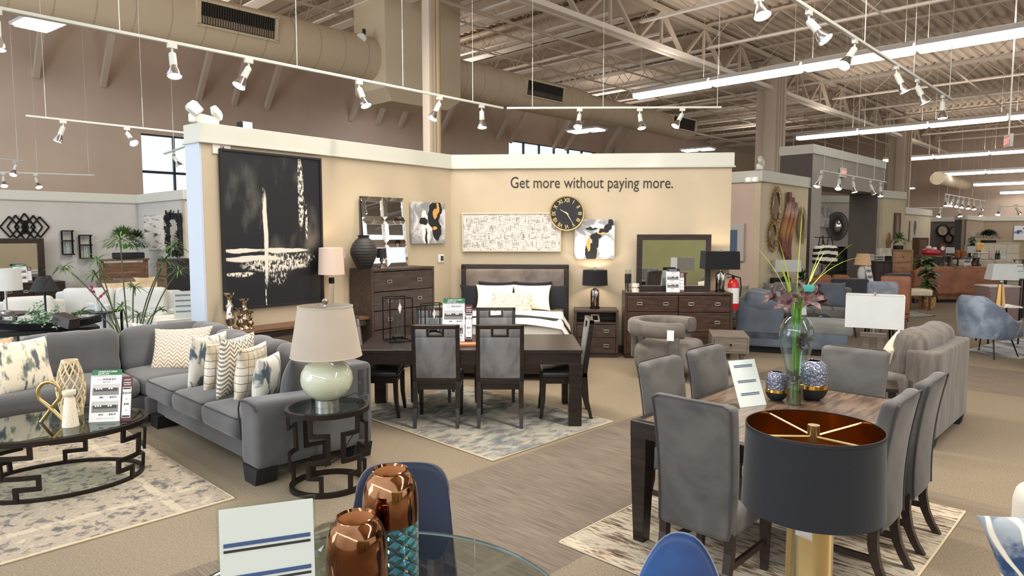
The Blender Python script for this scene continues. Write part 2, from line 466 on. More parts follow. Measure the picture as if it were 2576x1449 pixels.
# pipes and bridging running along u
pip = 0
for vv, zz, rr, lab in ((-13.6, 7.42, .03, 'thin beige bridging pipe under the joists, left of the others'), (-12.6, 7.36, .045, 'beige sprinkler pipe under the joists of the left bay'),
                        (-15.3, 7.42, .035, 'beige pipe under the joists just above the round duct'), (-11.3, 7.42, .03, 'thin pipe running beside the big girder'),
                        (-18.6, 7.30, .05, 'long beige pipe between the duct and the building wall'), (-5.5, 7.42, .03, 'thin beige pipe under the ribbed roof right of the girder'), (0.5, 7.4, .035, 'beige pipe under the roof at the right side')):
    o = B(); o.cyl(UV(3, vv, zz), UV(51, vv, zz), rr, 8)
    tag(obj('ceiling_pipe', o, STEEL), lab, 'pipe', 'pipes under the roof')
# girder trusses
def girder(vv, label, z0=7.05, z1=8.1, u0=6, u1=51):
    r = thing('roof_girder', label, 'girder', UV(0, vv), RU)
    for nm, z in (('bottom_chord', z0), ('top_chord', z1)):
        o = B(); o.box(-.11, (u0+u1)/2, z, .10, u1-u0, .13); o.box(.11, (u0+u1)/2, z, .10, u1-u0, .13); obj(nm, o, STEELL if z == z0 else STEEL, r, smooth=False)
    o = B(); n = int((u1-u0)/2.42)
    for i in range(n):
        a = u0+2.42*i; o.bar((0, a, z0), (0, a+1.21, z1), .12, .07); o.bar((0, a+1.21, z1), (0, a+2.42, z0), .12, .07); o.bar((0, a+1.21, z0), (0, a+1.21, z1), .07, .07)
    obj('web', o, STEEL, r, smooth=False)
girder(-10.5, 'deep steel truss girder crossing the roof over the white column')
girder(9.5, 'steel truss girder far to the right under the ribbed roof')
# struts on the building wall
st = None
for u in (4.2, 5.7, 8.2, 9.25, 10.3, 13.4, 14.5, 15.5, 17.5, 20.6, 21.4, 24.3, 25.2, 28.2, 29.1):
    if st is None:
        o = B(); o.bar((0, 0, 5.85), (1.25, 0, 7.4), .16, .13, up=(0, 1, 0))
        st = tag(obj('wall_strut', o, STEEL, smooth=False, loc=UV(u, VW), rot=(0, 0, RU)), 'slanting beige steel strut from the building wall up to the roof joists', 'strut', 'struts along the building wall')
    else: dup(st, UV(u, VW))
# columns
def column(u, v, label, w, extra):
    r = thing('steel_column', label, 'column', UV(u, v), RU)
    o = B(); o.rbox(0, 0, 4.05, w, w, 8.1, .02, k=1, n=1); obj('shaft', o, STEEL, r, bevel=.0)
    if extra:
        o = B(); o.box(-.42, .1, 4.05, .42, .08, 8.1); obj('side_panel', o, STEEL, r, smooth=False)
        o = B()
        for k in range(3): o.cyl((.24+.1*k, 0, 0), (.24+.1*k, 0, 7.6), .05, 8)
        obj('pipes', o, STEEL, r)
    else:
        for k in range(2):
            o = B(); o.cyl((.22+.10*k, -.05, 0), (.22+.10*k, -.05, 7.9), .035+.008*k, 8); obj('conduit', o, plain('conduit_paint', (160, 138, 108), .6), r)
    return r
column(8.57, -10.5, 'white steel column behind the corner of the display wall', .22, 0)
column(24.2, -10.4, 'tall beige column with side panel right of the display wall', .42, 1)
column(40.6, -10.4, 'farther beige column rising behind the grey portal', .42, 1)
# supply duct
dm = Mat('duct_paint', .75); dm.color((208, 190, 162)); seam = (dm.y*1.6).fract().gt(.95); dm.color(dm.mix(seam*.5, (208, 190, 162), (160, 144, 122)))
DUCT = dm.m
r = thing('air_duct', 'large round beige air duct running under the roof, in two sizes', 'duct', UV(0, -14.2, 6.1), RU)
T = Matrix.Rotation(-math.pi/2, 4, 'X')
o = B(); o.lathe([(0, -2), (.52, -2), (.52, 17.6), (.47, 18.1), (.42, 18.4), (.42, 25.0), (.3, 25.2), (0, 25.2)], 40, T=T); obj('round_run', o, DUCT, r)
o = B(); o.rbox(0, 10.9, .75, 1.3, 2.4, 3.0, .02, k=1, n=1); o.add([(-.65, 9.7, -.75), (.65, 9.7, -.75), (.65, 12.1, -.75), (-.65, 12.1, -.75), (-.45, 10.0, -1.0), (.45, 10.0, -1.0), (.45, 11.8, -1.0), (-.45, 11.8, -1.0)], [(0, 1, 5, 4), (1, 2, 6, 5), (2, 3, 7, 6), (3, 0, 4, 7), (7, 6, 5, 4)])
obj('square_riser', o, plain('duct_box_paint', (214, 197, 168), .7), r, bevel=.01)
GR = plain('grille_dark', (70, 62, 54), .7)
for a, c_, rr in ((5.5, 7.0, .52), (14.8, 16.4, .52), (23.1, 24.7, .42)):
    fr = B(); sl = B(); tl = Matrix.Translation((rr*.86, 0, .06)) @ Matrix.Rotation(R(8), 4, 'Y')
    L = c_-a; mid = (a+c_)/2
    for q in ((0, mid, .23, .22, L+.16, .05), (0, mid, -.23, .22, L+.16, .05), (0, a-.04, 0, .22, .07, .46), (0, c_+.04, 0, .22, .07, .46)): fr.box(*q, T=tl)
    f_ = obj('grille_frame', fr, DUCT, r, smooth=False)
    sl.box(.02, mid, 0, .12, L, .42, T=tl)
    obj('grille_back', sl, plain('grille_shadow', (40, 36, 32), .9), f_, smooth=False)
    sl = B(); n = 30
    for i in range(n): sl.box(.09, a+L*(i+.5)/n, 0, .04, .012, .42, T=tl)
    obj('louvres', sl, GR, f_, smooth=False)

# ------------------------------------------------------------------ fluorescent rows
HOUS = plain('fixture_white', (214, 214, 214), .4)
def fluor():
    r = thing('fluorescent_light', 'x', 'ceiling light', (0, 0, 0), RU)
    o = B(); o.prism([(-.20, .0), (.20, .0), (.10, .12), (-.10, .12)], -1.19, 1.19, axis='x'); obj('housing', o, HOUS, r, smooth=False)
    o = B(); o.rbox(0, 0, -.045, 2.38, .34, .16, .06, k=2, n=1); obj('tube_lens', o, TUBE, r)
    for x in (-1.0, 1.0): obj('hanging_chain', B().cyl((x, 0, .06), (x, 0, 2.2), .006, 4), STEEL, r, smooth=False)
    return r
fl = None; names = ['nearest', 'second', 'third', 'fourth', 'fifth', 'sixth']
for j in range(6):
    u = 17.1+12.15*j if j < 3 else [0, 0, 0, 52.6, 0, 0][j]
    if j >= 3: break
    for k in range(8-j):
        v = -11.5+1.22+2.44*k
        lab = 'bright white fluorescent strip section hanging in the %s row' % names[j]
        if fl is None: fl = fluor(); fl.location = UV(u, v, 5.95); fl['label'] = lab; fl['group'] = 'strips of the %s fluorescent row' % names[j]
        else: dup(fl, UV(u, v, 5.95), label=lab, group='strips of the %s fluorescent row' % names[j])
# the last three rows hang lower, in front of the far wall
for j, (px, py) in enumerate(((2350, 438), (2448, 463), (2515, 483))):
    zz = (5.4, 5.2, 5.0)[j]; uu = (44.5, 47.6, 50.2)[j]
    p = None
    r_ = ray(px, py); t = uu/(r_.x*SA+r_.y*CA); p = r_*t; vv = p.x*CA-p.y*SA; zz = EYE+p.z
    for k in range(4):
        dup(fl, UV(uu, vv+1.22+2.44*k, zz), label='bright white fluorescent strip section in the %s row, near the far wall' % names[3+j], group='strips of the %s fluorescent row' % names[3+j])
# square high bay lights
HB = glow('highbay_lens', (240, 246, 255), 14)
hbp = None
for i, (px, py, zz, lab) in enumerate(((105, 60, 6.3, 'twin panel high bay light glowing in the upper left corner'), (660, 325, 6.0, 'twin high bay light seen just above the left display wall'),
        (1000, 250, 6.3, 'twin high bay light under the square duct riser'), (1118, 380, 5.6, 'small high bay light beside the white column'), (1475, 330, 5.6, 'high bay light below the duct, above the clock wall'),
        (1755, 378, 5.4, 'high bay light at the end of the duct'), (1958, 415, 4.9, 'high bay light beside the tall beige column'), (2270, 475, 4.6, 'high bay light behind the grey portal'))):
    p = G(px, py, zz)
    if p.x*SA+p.y*CA > 49: p = p*(46/(p.x*SA+p.y*CA)); p.z = D(px, py, p.y).z
    if hbp is None:
        hbp = thing('high_bay_light', lab, 'ceiling light', p, RU+R(8))
        o = B(); o.box(0, 0, .05, 1.35, .75, .06); obj('housing', o, HOUS, hbp, smooth=False)
        for sx in (-.35, .35): o = B(); o.box(sx, 0, 0, .52, .6, .03); obj('lens', o, HB, hbp, smooth=False)
        for sx in (-.6, .6): obj('cable', B().cyl((sx, 0, .06), (sx, 0, 1.3), .008, 4), STEEL, hbp, smooth=False)
    else: dup(hbp, p, label=lab)

# ------------------------------------------------------------------ display walls
def paint(name, c, v=.04):
    m = Mat(name, .85); n = m.noise(1.2, detail=3); f = m.noise(120, detail=2)
    m.color(m.mix(n.ss(.3, .7), lin(dark(c, 1-v)), lin(c))); m.bump(f, .05, .002); return m.m
CREAM = paint('cream_wall', (196, 180, 154)); GREYW = paint('grey_wall', (198, 194, 188)); PINKW = paint('rose_wall', (206, 184, 170))
PORT = paint('portal_grey', (170, 165, 157)); PORTD = paint('portal_shaded', (98, 92, 88)); SAND = paint('sand_wall', (206, 192, 162)); DGREY = paint('slate_wall', (112, 106, 102))
TAUPE = paint('taupe_wall', (172, 152, 130))
class Wall:
    def __init__(s, P, Q): 
        s.P = Vector((P[0], P[1], 0)); s.Q = Vector((Q[0], Q[1], 0)); d = s.Q-s.P; s.L = d.length; s.d = d.normalized(); s.n = Vector((s.d.y, -s.d.x, 0)); s.a = math.atan2(s.d.y, s.d.x)
    def at(s, px, py, off=0):                      # (distance along the wall, height) of a pixel
        q = onplane(px, py, s.P+s.n*off, s.n); v = q-s.P-s.n*off; return v.x*s.d.x+v.y*s.d.y, q.z
    def pt(s, t, z=0, off=0): p = s.P+s.d*t+s.n*off; return Vector((p.x, p.y, z))
trims = [0]
def display(name, P, Q, h, m, th=.25, crown=.2, cm=None, end=.0):
    W = Wall(P, Q); o = B(); o.box(W.L/2, th/2, (h-.02)/2, W.L, th, h-.02)
    struct(name, o, m, smooth=False, loc=W.P, rot=(0, 0, W.a))
    if crown:
        o = B(); o.box(W.L/2, th/2, h-crown/2, W.L+.06, th+.07, crown); o.box(W.L/2, th/2, h-crown-.012, W.L+.1, th+.10, .022)
        trims[0] += 1; struct('trim_%d' % trims[0], o, cm or TRIMW, smooth=False, loc=W.P, rot=(0, 0, W.a), bevel=.006)
    return W
WA = display('wall_display_left', (-3.48, 7.68), (-.97, 10.81), 3.12, CREAM, .32)
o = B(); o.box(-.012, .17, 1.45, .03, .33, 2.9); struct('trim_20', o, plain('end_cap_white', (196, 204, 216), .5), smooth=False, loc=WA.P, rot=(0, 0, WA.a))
WB = display('wall_display_back', (-.97, 10.81), (3.38, 10.5), 3.12, CREAM, .25)
# baseboards of the display walls
for i, W in enumerate((WA, WB)):
    o = B(); o.box(W.L/2, -.012, .06, W.L, .02, .12); struct('baseboard_%s' % ('left', 'back')[i], o, plain('baseboard', (66, 56, 48), .6), smooth=False, loc=W.P, rot=(0, 0, W.a))
W1 = display('wall_left_bedroom', (-12.2, 10.95), (-8.31, 15.1), 2.74, GREYW, .15, .17)
W2 = display('wall_left_corner', (-8.31, 15.1), (D(463, 478, 13.3).x, 13.3), 2.74, GREYW, .15, .17)
W3 = display('wall_left_return', (D(463, 478, 13.3).x, 13.3), (-5.2, 14.6), 2.74, CREAM, .15, .17)
W4 = display('wall_rose', (4.42, 13.80), (4.88, 13.36), 3.12, PINKW, .12)
W4b = display('wall_rose_side', (2.6, 15.5), (4.42, 13.80), 3.12, PINKW, .12)
W5 = display('wall_mirrors', (4.88, 13.36), (6.59, 15.15), 3.12, SAND, .12)
# grey portal: two pillars and a beam
PA, PB = Vector((7.18, 16.33, 0)), Vector((11.03, 20.21, 0))
WP = Wall(PA, PB)
def pbox(name, t0, t1, z0, z1, th=.78, m=PORT):
    o = B(); o.box((t0+t1)/2, th/2, (z0+z1)/2, t1-t0, th, z1-z0); return struct(name, o, m, smooth=False, loc=WP.P, rot=(0, 0, WP.a))
pbox('wall_portal_left', 0, .62, 0, 3.8); pbox('wall_portal_right', 4.95, WP.L, 0, 3.8); pbox('wall_portal_beam', .62, 4.95, 3.05, 3.8)
for nm, t0, t1 in (('wall_portal_left_shade', -.01, .0), ('wall_portal_right_shade', 4.94, 4.95)):  # thin dark sheets: shade of the left-facing pillar sides put into the colour
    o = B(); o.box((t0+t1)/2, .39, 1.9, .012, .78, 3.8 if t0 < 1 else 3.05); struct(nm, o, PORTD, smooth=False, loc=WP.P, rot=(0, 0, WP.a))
    if t0 < 1: pass
o = B(); o.box(WP.L/2, .39, 3.9, WP.L+.06, .84, .22); struct('trim_10', o, TRIMW, smooth=False, loc=WP.P, rot=(0, 0, WP.a), bevel=.006)
W6 = display('wall_portal_room', (D(2050, 495, 22).x, 22.0), (D(2150, 491, 22.6).x, 22.6), 3.12, paint('pale_lilac_wall', (206, 198, 198)), .12)
W7 = display('wall_right_bedroom', (D(2223, 477, 19.95).x, 19.95), (D(2278, 486, 20.9).x, 20.9), 3.15, SAND, .12)
W8 = display('wall_buffalo', (D(2277, 522, 22.4).x, 22.4), (D(2343, 529, 25).x, 25.0), 2.75, paint('ivory_wall', (214, 200, 174)), .12)
W9 = display('wall_clocks', (D(2300, 548, 36).x, 36.0), (D(2406, 547, 36).x, 36.0), 2.74, DGREY, .12)
W10 = display('wall_slate_pillar', (D(2403, 542, 34).x, 34.0), (D(2428, 540, 33.5).x, 33.5), 2.8, paint('slate_pillar', (96, 92, 92)), .12)
W11 = display('wall_taupe_corner', (D(2428, 540, 33.5).x, 33.5), (D(2478, 546, 37).x, 37.0), 2.8, TAUPE, .12)
W12 = display('wall_far_right', (D(2478, 546, 37).x, 37.0), (D(2800, 543, 36).x, 36.0), 2.8, TAUPE, .12)

W13 = display('wall_behind_camera', (13.5, -5.5), (1.5, -5.5), 3.3, paint('sage_wall', (158, 158, 112)), .12)
# lettering on the back wall
s0, zt = WB.at(1283, 472); s1, _ = WB.at(1691, 468)
t = txt('Get more without paying more.', .25, plain('wall_letter_brown', (44, 34, 28), .5), None, WB.pt(s0, zt-.004, .004), (math.pi/2, R(.35), WB.a), ext=.003, name='wall_lettering')
t.scale.x = (s1-s0)/t.dimensions.x
tag(t, 'dark slogan lettering "Get more without paying more." on the cream back wall', 'lettering')
# ================================================================== track lighting
def track(name_label, p, q, heads, rods, nm, lit_default=True, th=.035):
    """heads: (px on the track, lean right, lean towards camera, lit); p,q pixel ends at height z"""
    (p, q, z) = (p, q, nm['z'])
    a, c = G(p[0], p[1], z), G(q[0], q[1], z)
    if nm.get('a') is not None: a = nm['a']
    if nm.get('c') is not None: c = nm['c']
    d = (c-a); L = d.length; d.normalize(); rz = math.atan2(d.y, d.x)
    r = thing('light_track', name_label, 'track light', a, rz)
    o = B(); o.box(L/2, 0, 0, L, th, .03); obj('rail', o, TRACKW, r, smooth=False, bevel=.004)
    for k, t in enumerate(rods):
        o = B(); o.cyl((L*t, 0, 0), (L*t, 0, nm.get('rod', .75)), .005, 6); o.cyl((L*t, 0, nm.get('rod', .75)-.01), (L*t, 0, 7.4-z), .0022, 4); obj('hanging_rod', o, TRACKW, r, smooth=False)
    s = nm.get('s', 1.0); ords = ['first', 'second', 'third', 'fourth', 'fifth', 'sixth', 'seventh', 'eighth', 'ninth', 'tenth']
    for i, (px, lr, lc, lit) in enumerate(heads):
        # intersection of the pixel column with the rail
        n = (d.y, -d.x); q_ = onplane(px, 300, a, n); t = (q_-a).x*d.x+(q_-a).y*d.y; t = max(.04, min(L-.04, t)); base = a+d*t
        aim = Vector((lr, -lc, -1)).normalized()
        spot_head(base, aim, rz, lit, s, 'white spotlight head, %s from the left on the %s' % (ords[i], nm['t']), 'spot heads on the %s' % nm['t'], nm.get('e', 0))
HEADM = {}
def spot_head(base, aim, rz, lit, s, label, group, energy):
    r = thing('spotlight', label, 'spotlight', base, 0, group)
    o = B(); o.box(0, 0, -.03*s, .085*s, .035*s, .05*s, rz=rz); obj('adapter', o, TRACKW, r, smooth=False, bevel=.003)
    piv = Vector((0, 0, -.10*s)); o = B(); o.cyl((0, 0, -.05*s), piv, .010*s, 8)
    side = aim.cross(Vector((0, 0, 1))); side = side.normalized() if side.length > .1 else Vector((1, 0, 0))
    st = piv+aim*.03*s
    o.bar(piv, st+side*.03*s, .012*s); obj('arm', o, TRACKW, r, smooth=False)
    q = aim.to_track_quat('Z', 'Y'); T = Matrix.Translation(piv) @ q.to_matrix().to_4x4()
    hs = B(); hs.lathe([(0, -.005*s), (.022*s, -.005*s), (.032*s, .006*s), (.034*s, .125*s), (.030*s, .13*s), (.0, .13*s)], 20); 
    h = obj('housing', hs, TRACKW, r); h.matrix_local = T
    b = B(); b.lathe([(.030*s, 0), (.036*s, .02*s), (.054*s, .06*s), (.066*s, .10*s), (.067*s, .108*s), (.062*s, .108*s)], 24, cap=False)
    k = obj('reflector', b, CHROME if s > .9 else NICKEL, r); k.matrix_local = T @ Matrix.Translation((0, 0, .125*s))
    b = B(); b.lathe([(0, .010*s), (.04*s, .006*s), (.062*s, 0)], 24, cap=False)
    k = obj('bulb', b, BULB if lit else BULBD, r); k.matrix_local = T @ Matrix.Translation((0, 0, .228*s))
    if energy:
        l = bpy.data.lights.new('spot_beam', 'SPOT'); l.energy = energy; l.color = (1, .84, .62); l.spot_size = R(62); l.spot_blend = .8; l.shadow_soft_size = .05
        lo = bpy.data.objects.new('spot_beam', l); sc.collection.objects.link(lo); lo.parent = r
        lo.matrix_local = Matrix.Translation(piv+aim*.27*s) @ aim.to_track_quat('-Z', 'Y').to_matrix().to_4x4()
Z3 = 3.8
track('long white ceiling track running from the upper left towards the display corner', (0, 20), (1265, 272),
      [(4, .05, .1, 0), (440, .18, .25, 0), (630, -.36, .45, 1), (905, .42, .25, 0), (1106, -.42, .3, 0), (1212, .03, .2, 0)], (.005, .17, .46, .70, .9),
      dict(z=Z3, s=1.08, t='long left track', e=60, a=G(-60, 9, Z3)))
track('white ceiling track in front of the back display wall', (1275, 272), (1815, 270),
      [(1458, -.18, .5, 1), (1609, .1, .3, 0), (1716, -.62, .3, 0)], (.12, .45, .98), dict(z=Z3, t='track before the back wall', e=60))
track('near white ceiling track at the upper right', (1985, 0), (2392, 250),
      [(1893, .12, .35, 1), (2026, .62, .5, 1), (2143, -.75, .35, 1), (2250, .42, .2, 0), (2303, .42, .2, 0), (2369, -.02, .1, 0)], (.08, .42, .7, .985),
      dict(z=Z3, t='near right track', e=50, a=G(1860, -90, Z3)))
track('grey white ceiling track hanging over the left bedroom', (65, 291), (500, 338), [(158, -.3, .2, 0), (318, .9, .5, 1)], (.10, .64), dict(z=3.6, t='left bedroom track', rod=.5, s=1.05, e=50))
track('thin white ceiling track hanging low at the left edge', (-60, 431), (238, 441), [(0, .4, .5, 1), (82, .5, .3, 1)], (.5, .95), dict(z=3.3, t='low left edge track', e=60, s=1.1))
track('short white ceiling track at the left edge above the low one', (-60, 393), (62, 406), [(33, .1, .6, 1)], (.85,), dict(z=3.5, t='short left edge track', e=0, s=1.1))
track('short ceiling track crossing the left window', (413, 387), (520, 360), [(433, .7, .1, 0)], (.2,), dict(z=3.5, t='window track', e=0, s=1.0, c=G(560, 352, 3.4)))
track('white ceiling track with five heads before the grey portal', (2065, 429), (2229, 461),
      [(2070, -.5, .2, 0), (2117, -.3, .5, 0), (2152, .1, .2, 0), (2196, .4, .2, 0), (2222, -.05, .2, 0)], (.04, .28, .5, .78, .97), dict(z=3.4, t='portal track', rod=.6, s=1.15, e=0,
      a=D(2065, 429, 15.0), c=D(2229, 461, 18.4)))
track('far white ceiling track crowded with spot heads', (2378, 487), (2482, 507),
      [(2383, 0, .2, 1), (2396, -.3, .2, 1), (2409, -.5, .2, 0), (2422, -.4, .2, 0), (2434, -.3, .2, 0), (2448, -.2, .3, 1), (2461, -.1, .3, 1), (2477, .4, .2, 1)], (.04, .3, .6, .95), dict(z=3.4, t='crowded far track', rod=.4, s=1.25, e=0,
      a=D(2378, 488, 24), c=D(2482, 508, 29.5)))
track('thin far ceiling track running to the right edge', (2300, 522), (2600, 513), [(2378, -.4, .2, 1), (2425, 0, .3, 1), (2476, .1, .2, 1), (2527, -.4, .3, 1), (2569, .5, .3, 1)], (.2, .6, .9), dict(z=3.2, t='thin far track', s=1.3, rod=.5, e=0,
      a=D(2300, 523, 29), c=D(2620, 512, 27)))

# ================================================================== signs and cards
def price_sign(label, loc, rz, w, h, lean, head, tagc, prices, small=False, name='price_sign', style=0):
    """upright card on an acrylic foot; local -y faces the reader"""
    r = thing(name, label, 'sign', loc, rz)
    o = B(); o.box(0, .03, .002, w*1.0, .10, .004); o.bar((0, .004, .0), (0, math.sin(lean)*h*.6+.004, h*.6*math.cos(lean)), w, .002, up=(0, 1, 0))
    obj('acrylic_holder', o, PANE, r, smooth=False)
    cb = B(); cb.box(0, 0, h/2+.004, w, .003, h); c = obj('card', cb, PAPER, r, smooth=False, rot=(-lean, 0, 0))
    y = -.0025
    def bar(nm, x, z, ww, hh, m, p=c, yy=y): o = B(); o.box(x, yy, z, ww, .0012, hh); return obj(nm, o, m, p, smooth=False)
    if head:
        g = B(); g.box(.015*w, 0, h*1.055, w*.98, .003, h*.15); gh = obj('header_card', g, GREEN if style != 2 else INK, c, smooth=False)
        if style != 2:
            txt('curated and crafted', h*.045, PAPER, gh, (-w*.27, -.0025, h*1.075), bold=.03, sx=1.05)
            txt('just for you', h*.045, PAPER, gh, (-w*.27, -.0025, h*1.03), bold=.03, sx=1.05)
            o = B(); o.box(0, -.0024, h*1.005, w*.54, .001, h*.006); obj('fine_print', o, PAPER, gh, smooth=False)
        else: txt('curated and crafted', h*.045, PAPER, gh, (-w*.3, -.0025, h*1.04), bold=.03)
    txt('ASHLEY', h*.065, INK, c, (-w*.12, y, h*.90), sx=1.25, bold=.005)
    o = B(); zz = h*.915; hh = h*.02
    for p, q in (((-w*.27, zz-hh), (-w*.27, zz+.4*hh)), ((-w*.27, zz+.4*hh), (-w*.225, zz+hh*1.3)), ((-w*.225, zz+hh*1.3), (-w*.18, zz+.4*hh)), ((-w*.18, zz+.4*hh), (-w*.18, zz-hh)), ((-w*.18, zz-hh), (-w*.27, zz-hh))):
        o.bar((p[0], y, p[1]), (q[0], y, q[1]), h*.006, .001, up=(0, 1, 0))
    obj('logo', o, ORANGE, c, smooth=False)
    if prices and prices[0] == '98': txt('Cantonia - Jewel', h*.025, INK, c, (0, y, h*.855), align='CENTER')
    for k, (z, pr, po) in enumerate(((.70, prices[0], prices[1]), (.33, prices[2], prices[3])) if prices else ((.70, '', ''), (.33, '', ''))):
        f = bar('photo_print', 0, h*z, w*.86, h*.24, plain('photo_grey', (132, 128, 124), .5))
        bar('photo_wall', 0, h*(z+.075), w*.86, h*.09, plain('photo_wall', (196, 192, 188), .5), f, -.0035)
        for a, ww in ((-.18, .40), (.2, .36)): bar('photo_sofa', w*a, h*(z-.0), w*ww, h*.07, plain('photo_sofa', (60, 60, 66), .5), f, -.004)
        for a in (-.3, -.22, -.14, .12, .2): bar('photo_pillow', w*a, h*(z+.02), w*.05, h*.035, PAPER, f, -.0048)
        if not prices: bar('price_line', -w*.05, h*(z-.165), w*.26, h*.02, plain('price_grey', (90, 90, 92), .6)); continue
        txt('$'+pr, h*.05, INK, c, (-w*.2, y, h*(z-.185)), bold=.01); txt('or', h*.02, INK, c, (w*.07, y, h*(z-.18))); txt('$'+po, h*.055, INK, c, (w*.14, y, h*(z-.185)), bold=.01)
    for z in (.09, .07): bar('fine_print', .05*w, h*z, w*.6, h*.004, plain('light_ink', (150, 150, 150), .6))
    if tagc:
        sb = B(); sb.box(w*.68, 0, h*.47, w*.34, .003, h*.98); sd = obj('side_tag', sb, MAROON, r, smooth=False, rot=(-lean, 0, 0), loc=(0, .012, 0))
        bar('price_panel', w*.68, h*.40, w*.29, h*.66, PAPER, sd); y2 = -.0042
        bar('panel_header', w*.68, h*.70, w*.25, h*.03, INK, sd, y2); bar('panel_footer', w*.68, h*.10, w*.25, h*.035, INK, sd, y2)
        txt('ASHLEY', h*.042, PAPER, sd, (w*.68, -.0022, h*.875), align='CENTER', bold=.01); txt('presidents', h*.036, PAPER, sd, (w*.68, -.0022, h*.82), align='CENTER', bold=.03)
        txt('day SALE', h*.036, PAPER, sd, (w*.68, -.0022, h*.775), align='CENTER', bold=.02)
        if tagc is True:
            for zz in (.56, .40, .25): bar('hand_writing', w*.68, h*zz, w*.17, h*.022, plain('price_grey', (90, 90, 92), .6), sd, y2)
        for zz, s in zip((.58, .46, .34, .22), tagc if tagc is not True else ()): txt(s, h*(.07 if len(s) > 2 else .035), INK, sd, (w*.68, y2, h*zz), align='CENTER')
    return r
def info_card(label, loc, rz, w, h, lean, rows, name='information_card', holder=True, wide=.92):
    r = thing(name, label, 'sign', loc, rz)
    cb = B(); cb.box(0, 0, h/2, w, .002, h); c = obj('card', cb, PAPER, r, smooth=False, rot=(-lean, 0, 0))
    ab = B(); ab.rbox(0, .0, h/2+.002, w+.012, .006, h+.016, .002, k=1, n=1); a = obj('acrylic_sleeve', ab, PANE, r, smooth=False, rot=(-lean, 0, 0))
    if holder: o = B(); o.box(0, .06, .002, w, .12, .004); obj('acrylic_foot', o, PANE, r, smooth=False)
    o1, o2 = B(), B()
    for z in rows: o1.box(0, -.002, h*z, w*wide, .001, h*.022); o2.box(0, -.002, h*(z-.033), w*wide, .001, h*.014)
    obj('blue_rule', o1, INKB, c, smooth=False); obj('dark_rule', o2, INK, c, smooth=False)
    return r

# ================================================================== case goods
def handle_bar(w, h, parent, loc):
    o = B(); t = .010
    o.box(0, 0, h/2-t/2, w, .016, t); o.box(0, 0, -h/2+t/2, w, .016, t); o.box(-w/2+t/2, 0, 0, t, .016, h); o.box(w/2-t/2, 0, 0, t, .016, h)
    return obj('handle', o, NICKEL, parent, smooth=False, bevel=.002, loc=loc)
def case(name, label, cat, loc, rz, w, d, h, rows, m, cols=1, openrow=0, hw=.085, hh=.045, group=None, front=None, knob=False):
    """cabinet: local -y is the front; rows = list of drawer heights from the top"""
    r = thing(name, label, cat, loc, rz, group); t = .035; base = .07
    o = B(); o.box(0, d/2, h-t/2, w, d, t); o.box(-w/2+t/2, d/2, (h+base)/2-t/2, t, d, h-base-t); o.box(w/2-t/2, d/2, (h+base)/2-t/2, t, d, h-base-t)
    o.box(0, d-.01, (h+base)/2-t/2, w-2*t, .02, h-base-t); o.box(0, d/2, base+.015, w-2*t, d-.02, .03)
    if openrow: o.box(0, d/2, h-t-openrow, w-2*t, d-.02, .02)
    obj('carcass', o, m, r, smooth=False, bevel=.003)
    o = B(); o.box(0, d/2+.01, base/2, w-.03, d-.04, base); obj('plinth', o, m, r, smooth=False)
    z = h-t-.006-(openrow+.01 if openrow else 0); cw = (w-2*t)/cols
    for rh in rows:
        for c in range(cols):
            x = -w/2+t+cw*(c+.5)
            o = B(); o.box(x, .014, z-rh/2, cw-.010, .022, rh-.010); o.box(x, .1, z-rh/2, cw-.06, .16, rh-.05)
            dr = obj('drawer', o, front or m, r, smooth=False, bevel=.003)
            if knob: o = B(); o.lathe([(0, 0), (.006, 0), (.006, .012), (.014, .02), (.010, .028), (0, .028)], 12, T=Matrix.Translation((x, .003, z-rh/2)) @ Matrix.Rotation(math.pi/2, 4, 'X')); obj('knob', o, BLACK, dr)
            else:
                for s in ((-.25, .25) if cw > .45 else (0,)): handle_bar(hw, hh, dr, (x+s*cw*1.02, -.004, z-rh/2))
        z -= rh
    return r
WOODC = wood('drawer_wood', (46, 35, 31), (74, 58, 50), .4, (1, 6, 7))
WOODD = wood('dresser_wood', (42, 29, 23), (78, 54, 42), .34, (1, 6, 7))
# chest of drawers on the left display wall
sA, zA = WA.at(933, 677, .48); chW = 1.16
case('chest_of_drawers', 'tall dark wood chest of five drawers with metal ring handles on the left display wall', 'chest of drawers', WA.pt(sA+chW/2, 0, .49), WA.a, chW, .46, 1.41, [.27, .255, .255, .255, .255], WOODC, 1)
# dresser and nightstand on the back wall
sD, _ = WB.at(1570, 735, .5); sE, _ = WB.at(1845, 738, .5)
case('dresser', 'wide dark wood dresser with six drawers carrying the rectangular mirror', 'dresser', WB.pt((sD+sE)/2, 0, .52), WB.a, sE-sD-.02, .48, 1.0, [.25, .30, .33], WOODD, 2)
sN, _ = WB.at(1445, 790, .5); sM, _ = WB.at(1556, 790, .5)
NS = case('nightstand', 'dark wood nightstand with open shelf right of the bed', 'nightstand', WB.pt((sN+sM)/2, 0, .5), WB.a, sM-sN, .45, .73, [.20, .24], WOODC, 1, openrow=.17)

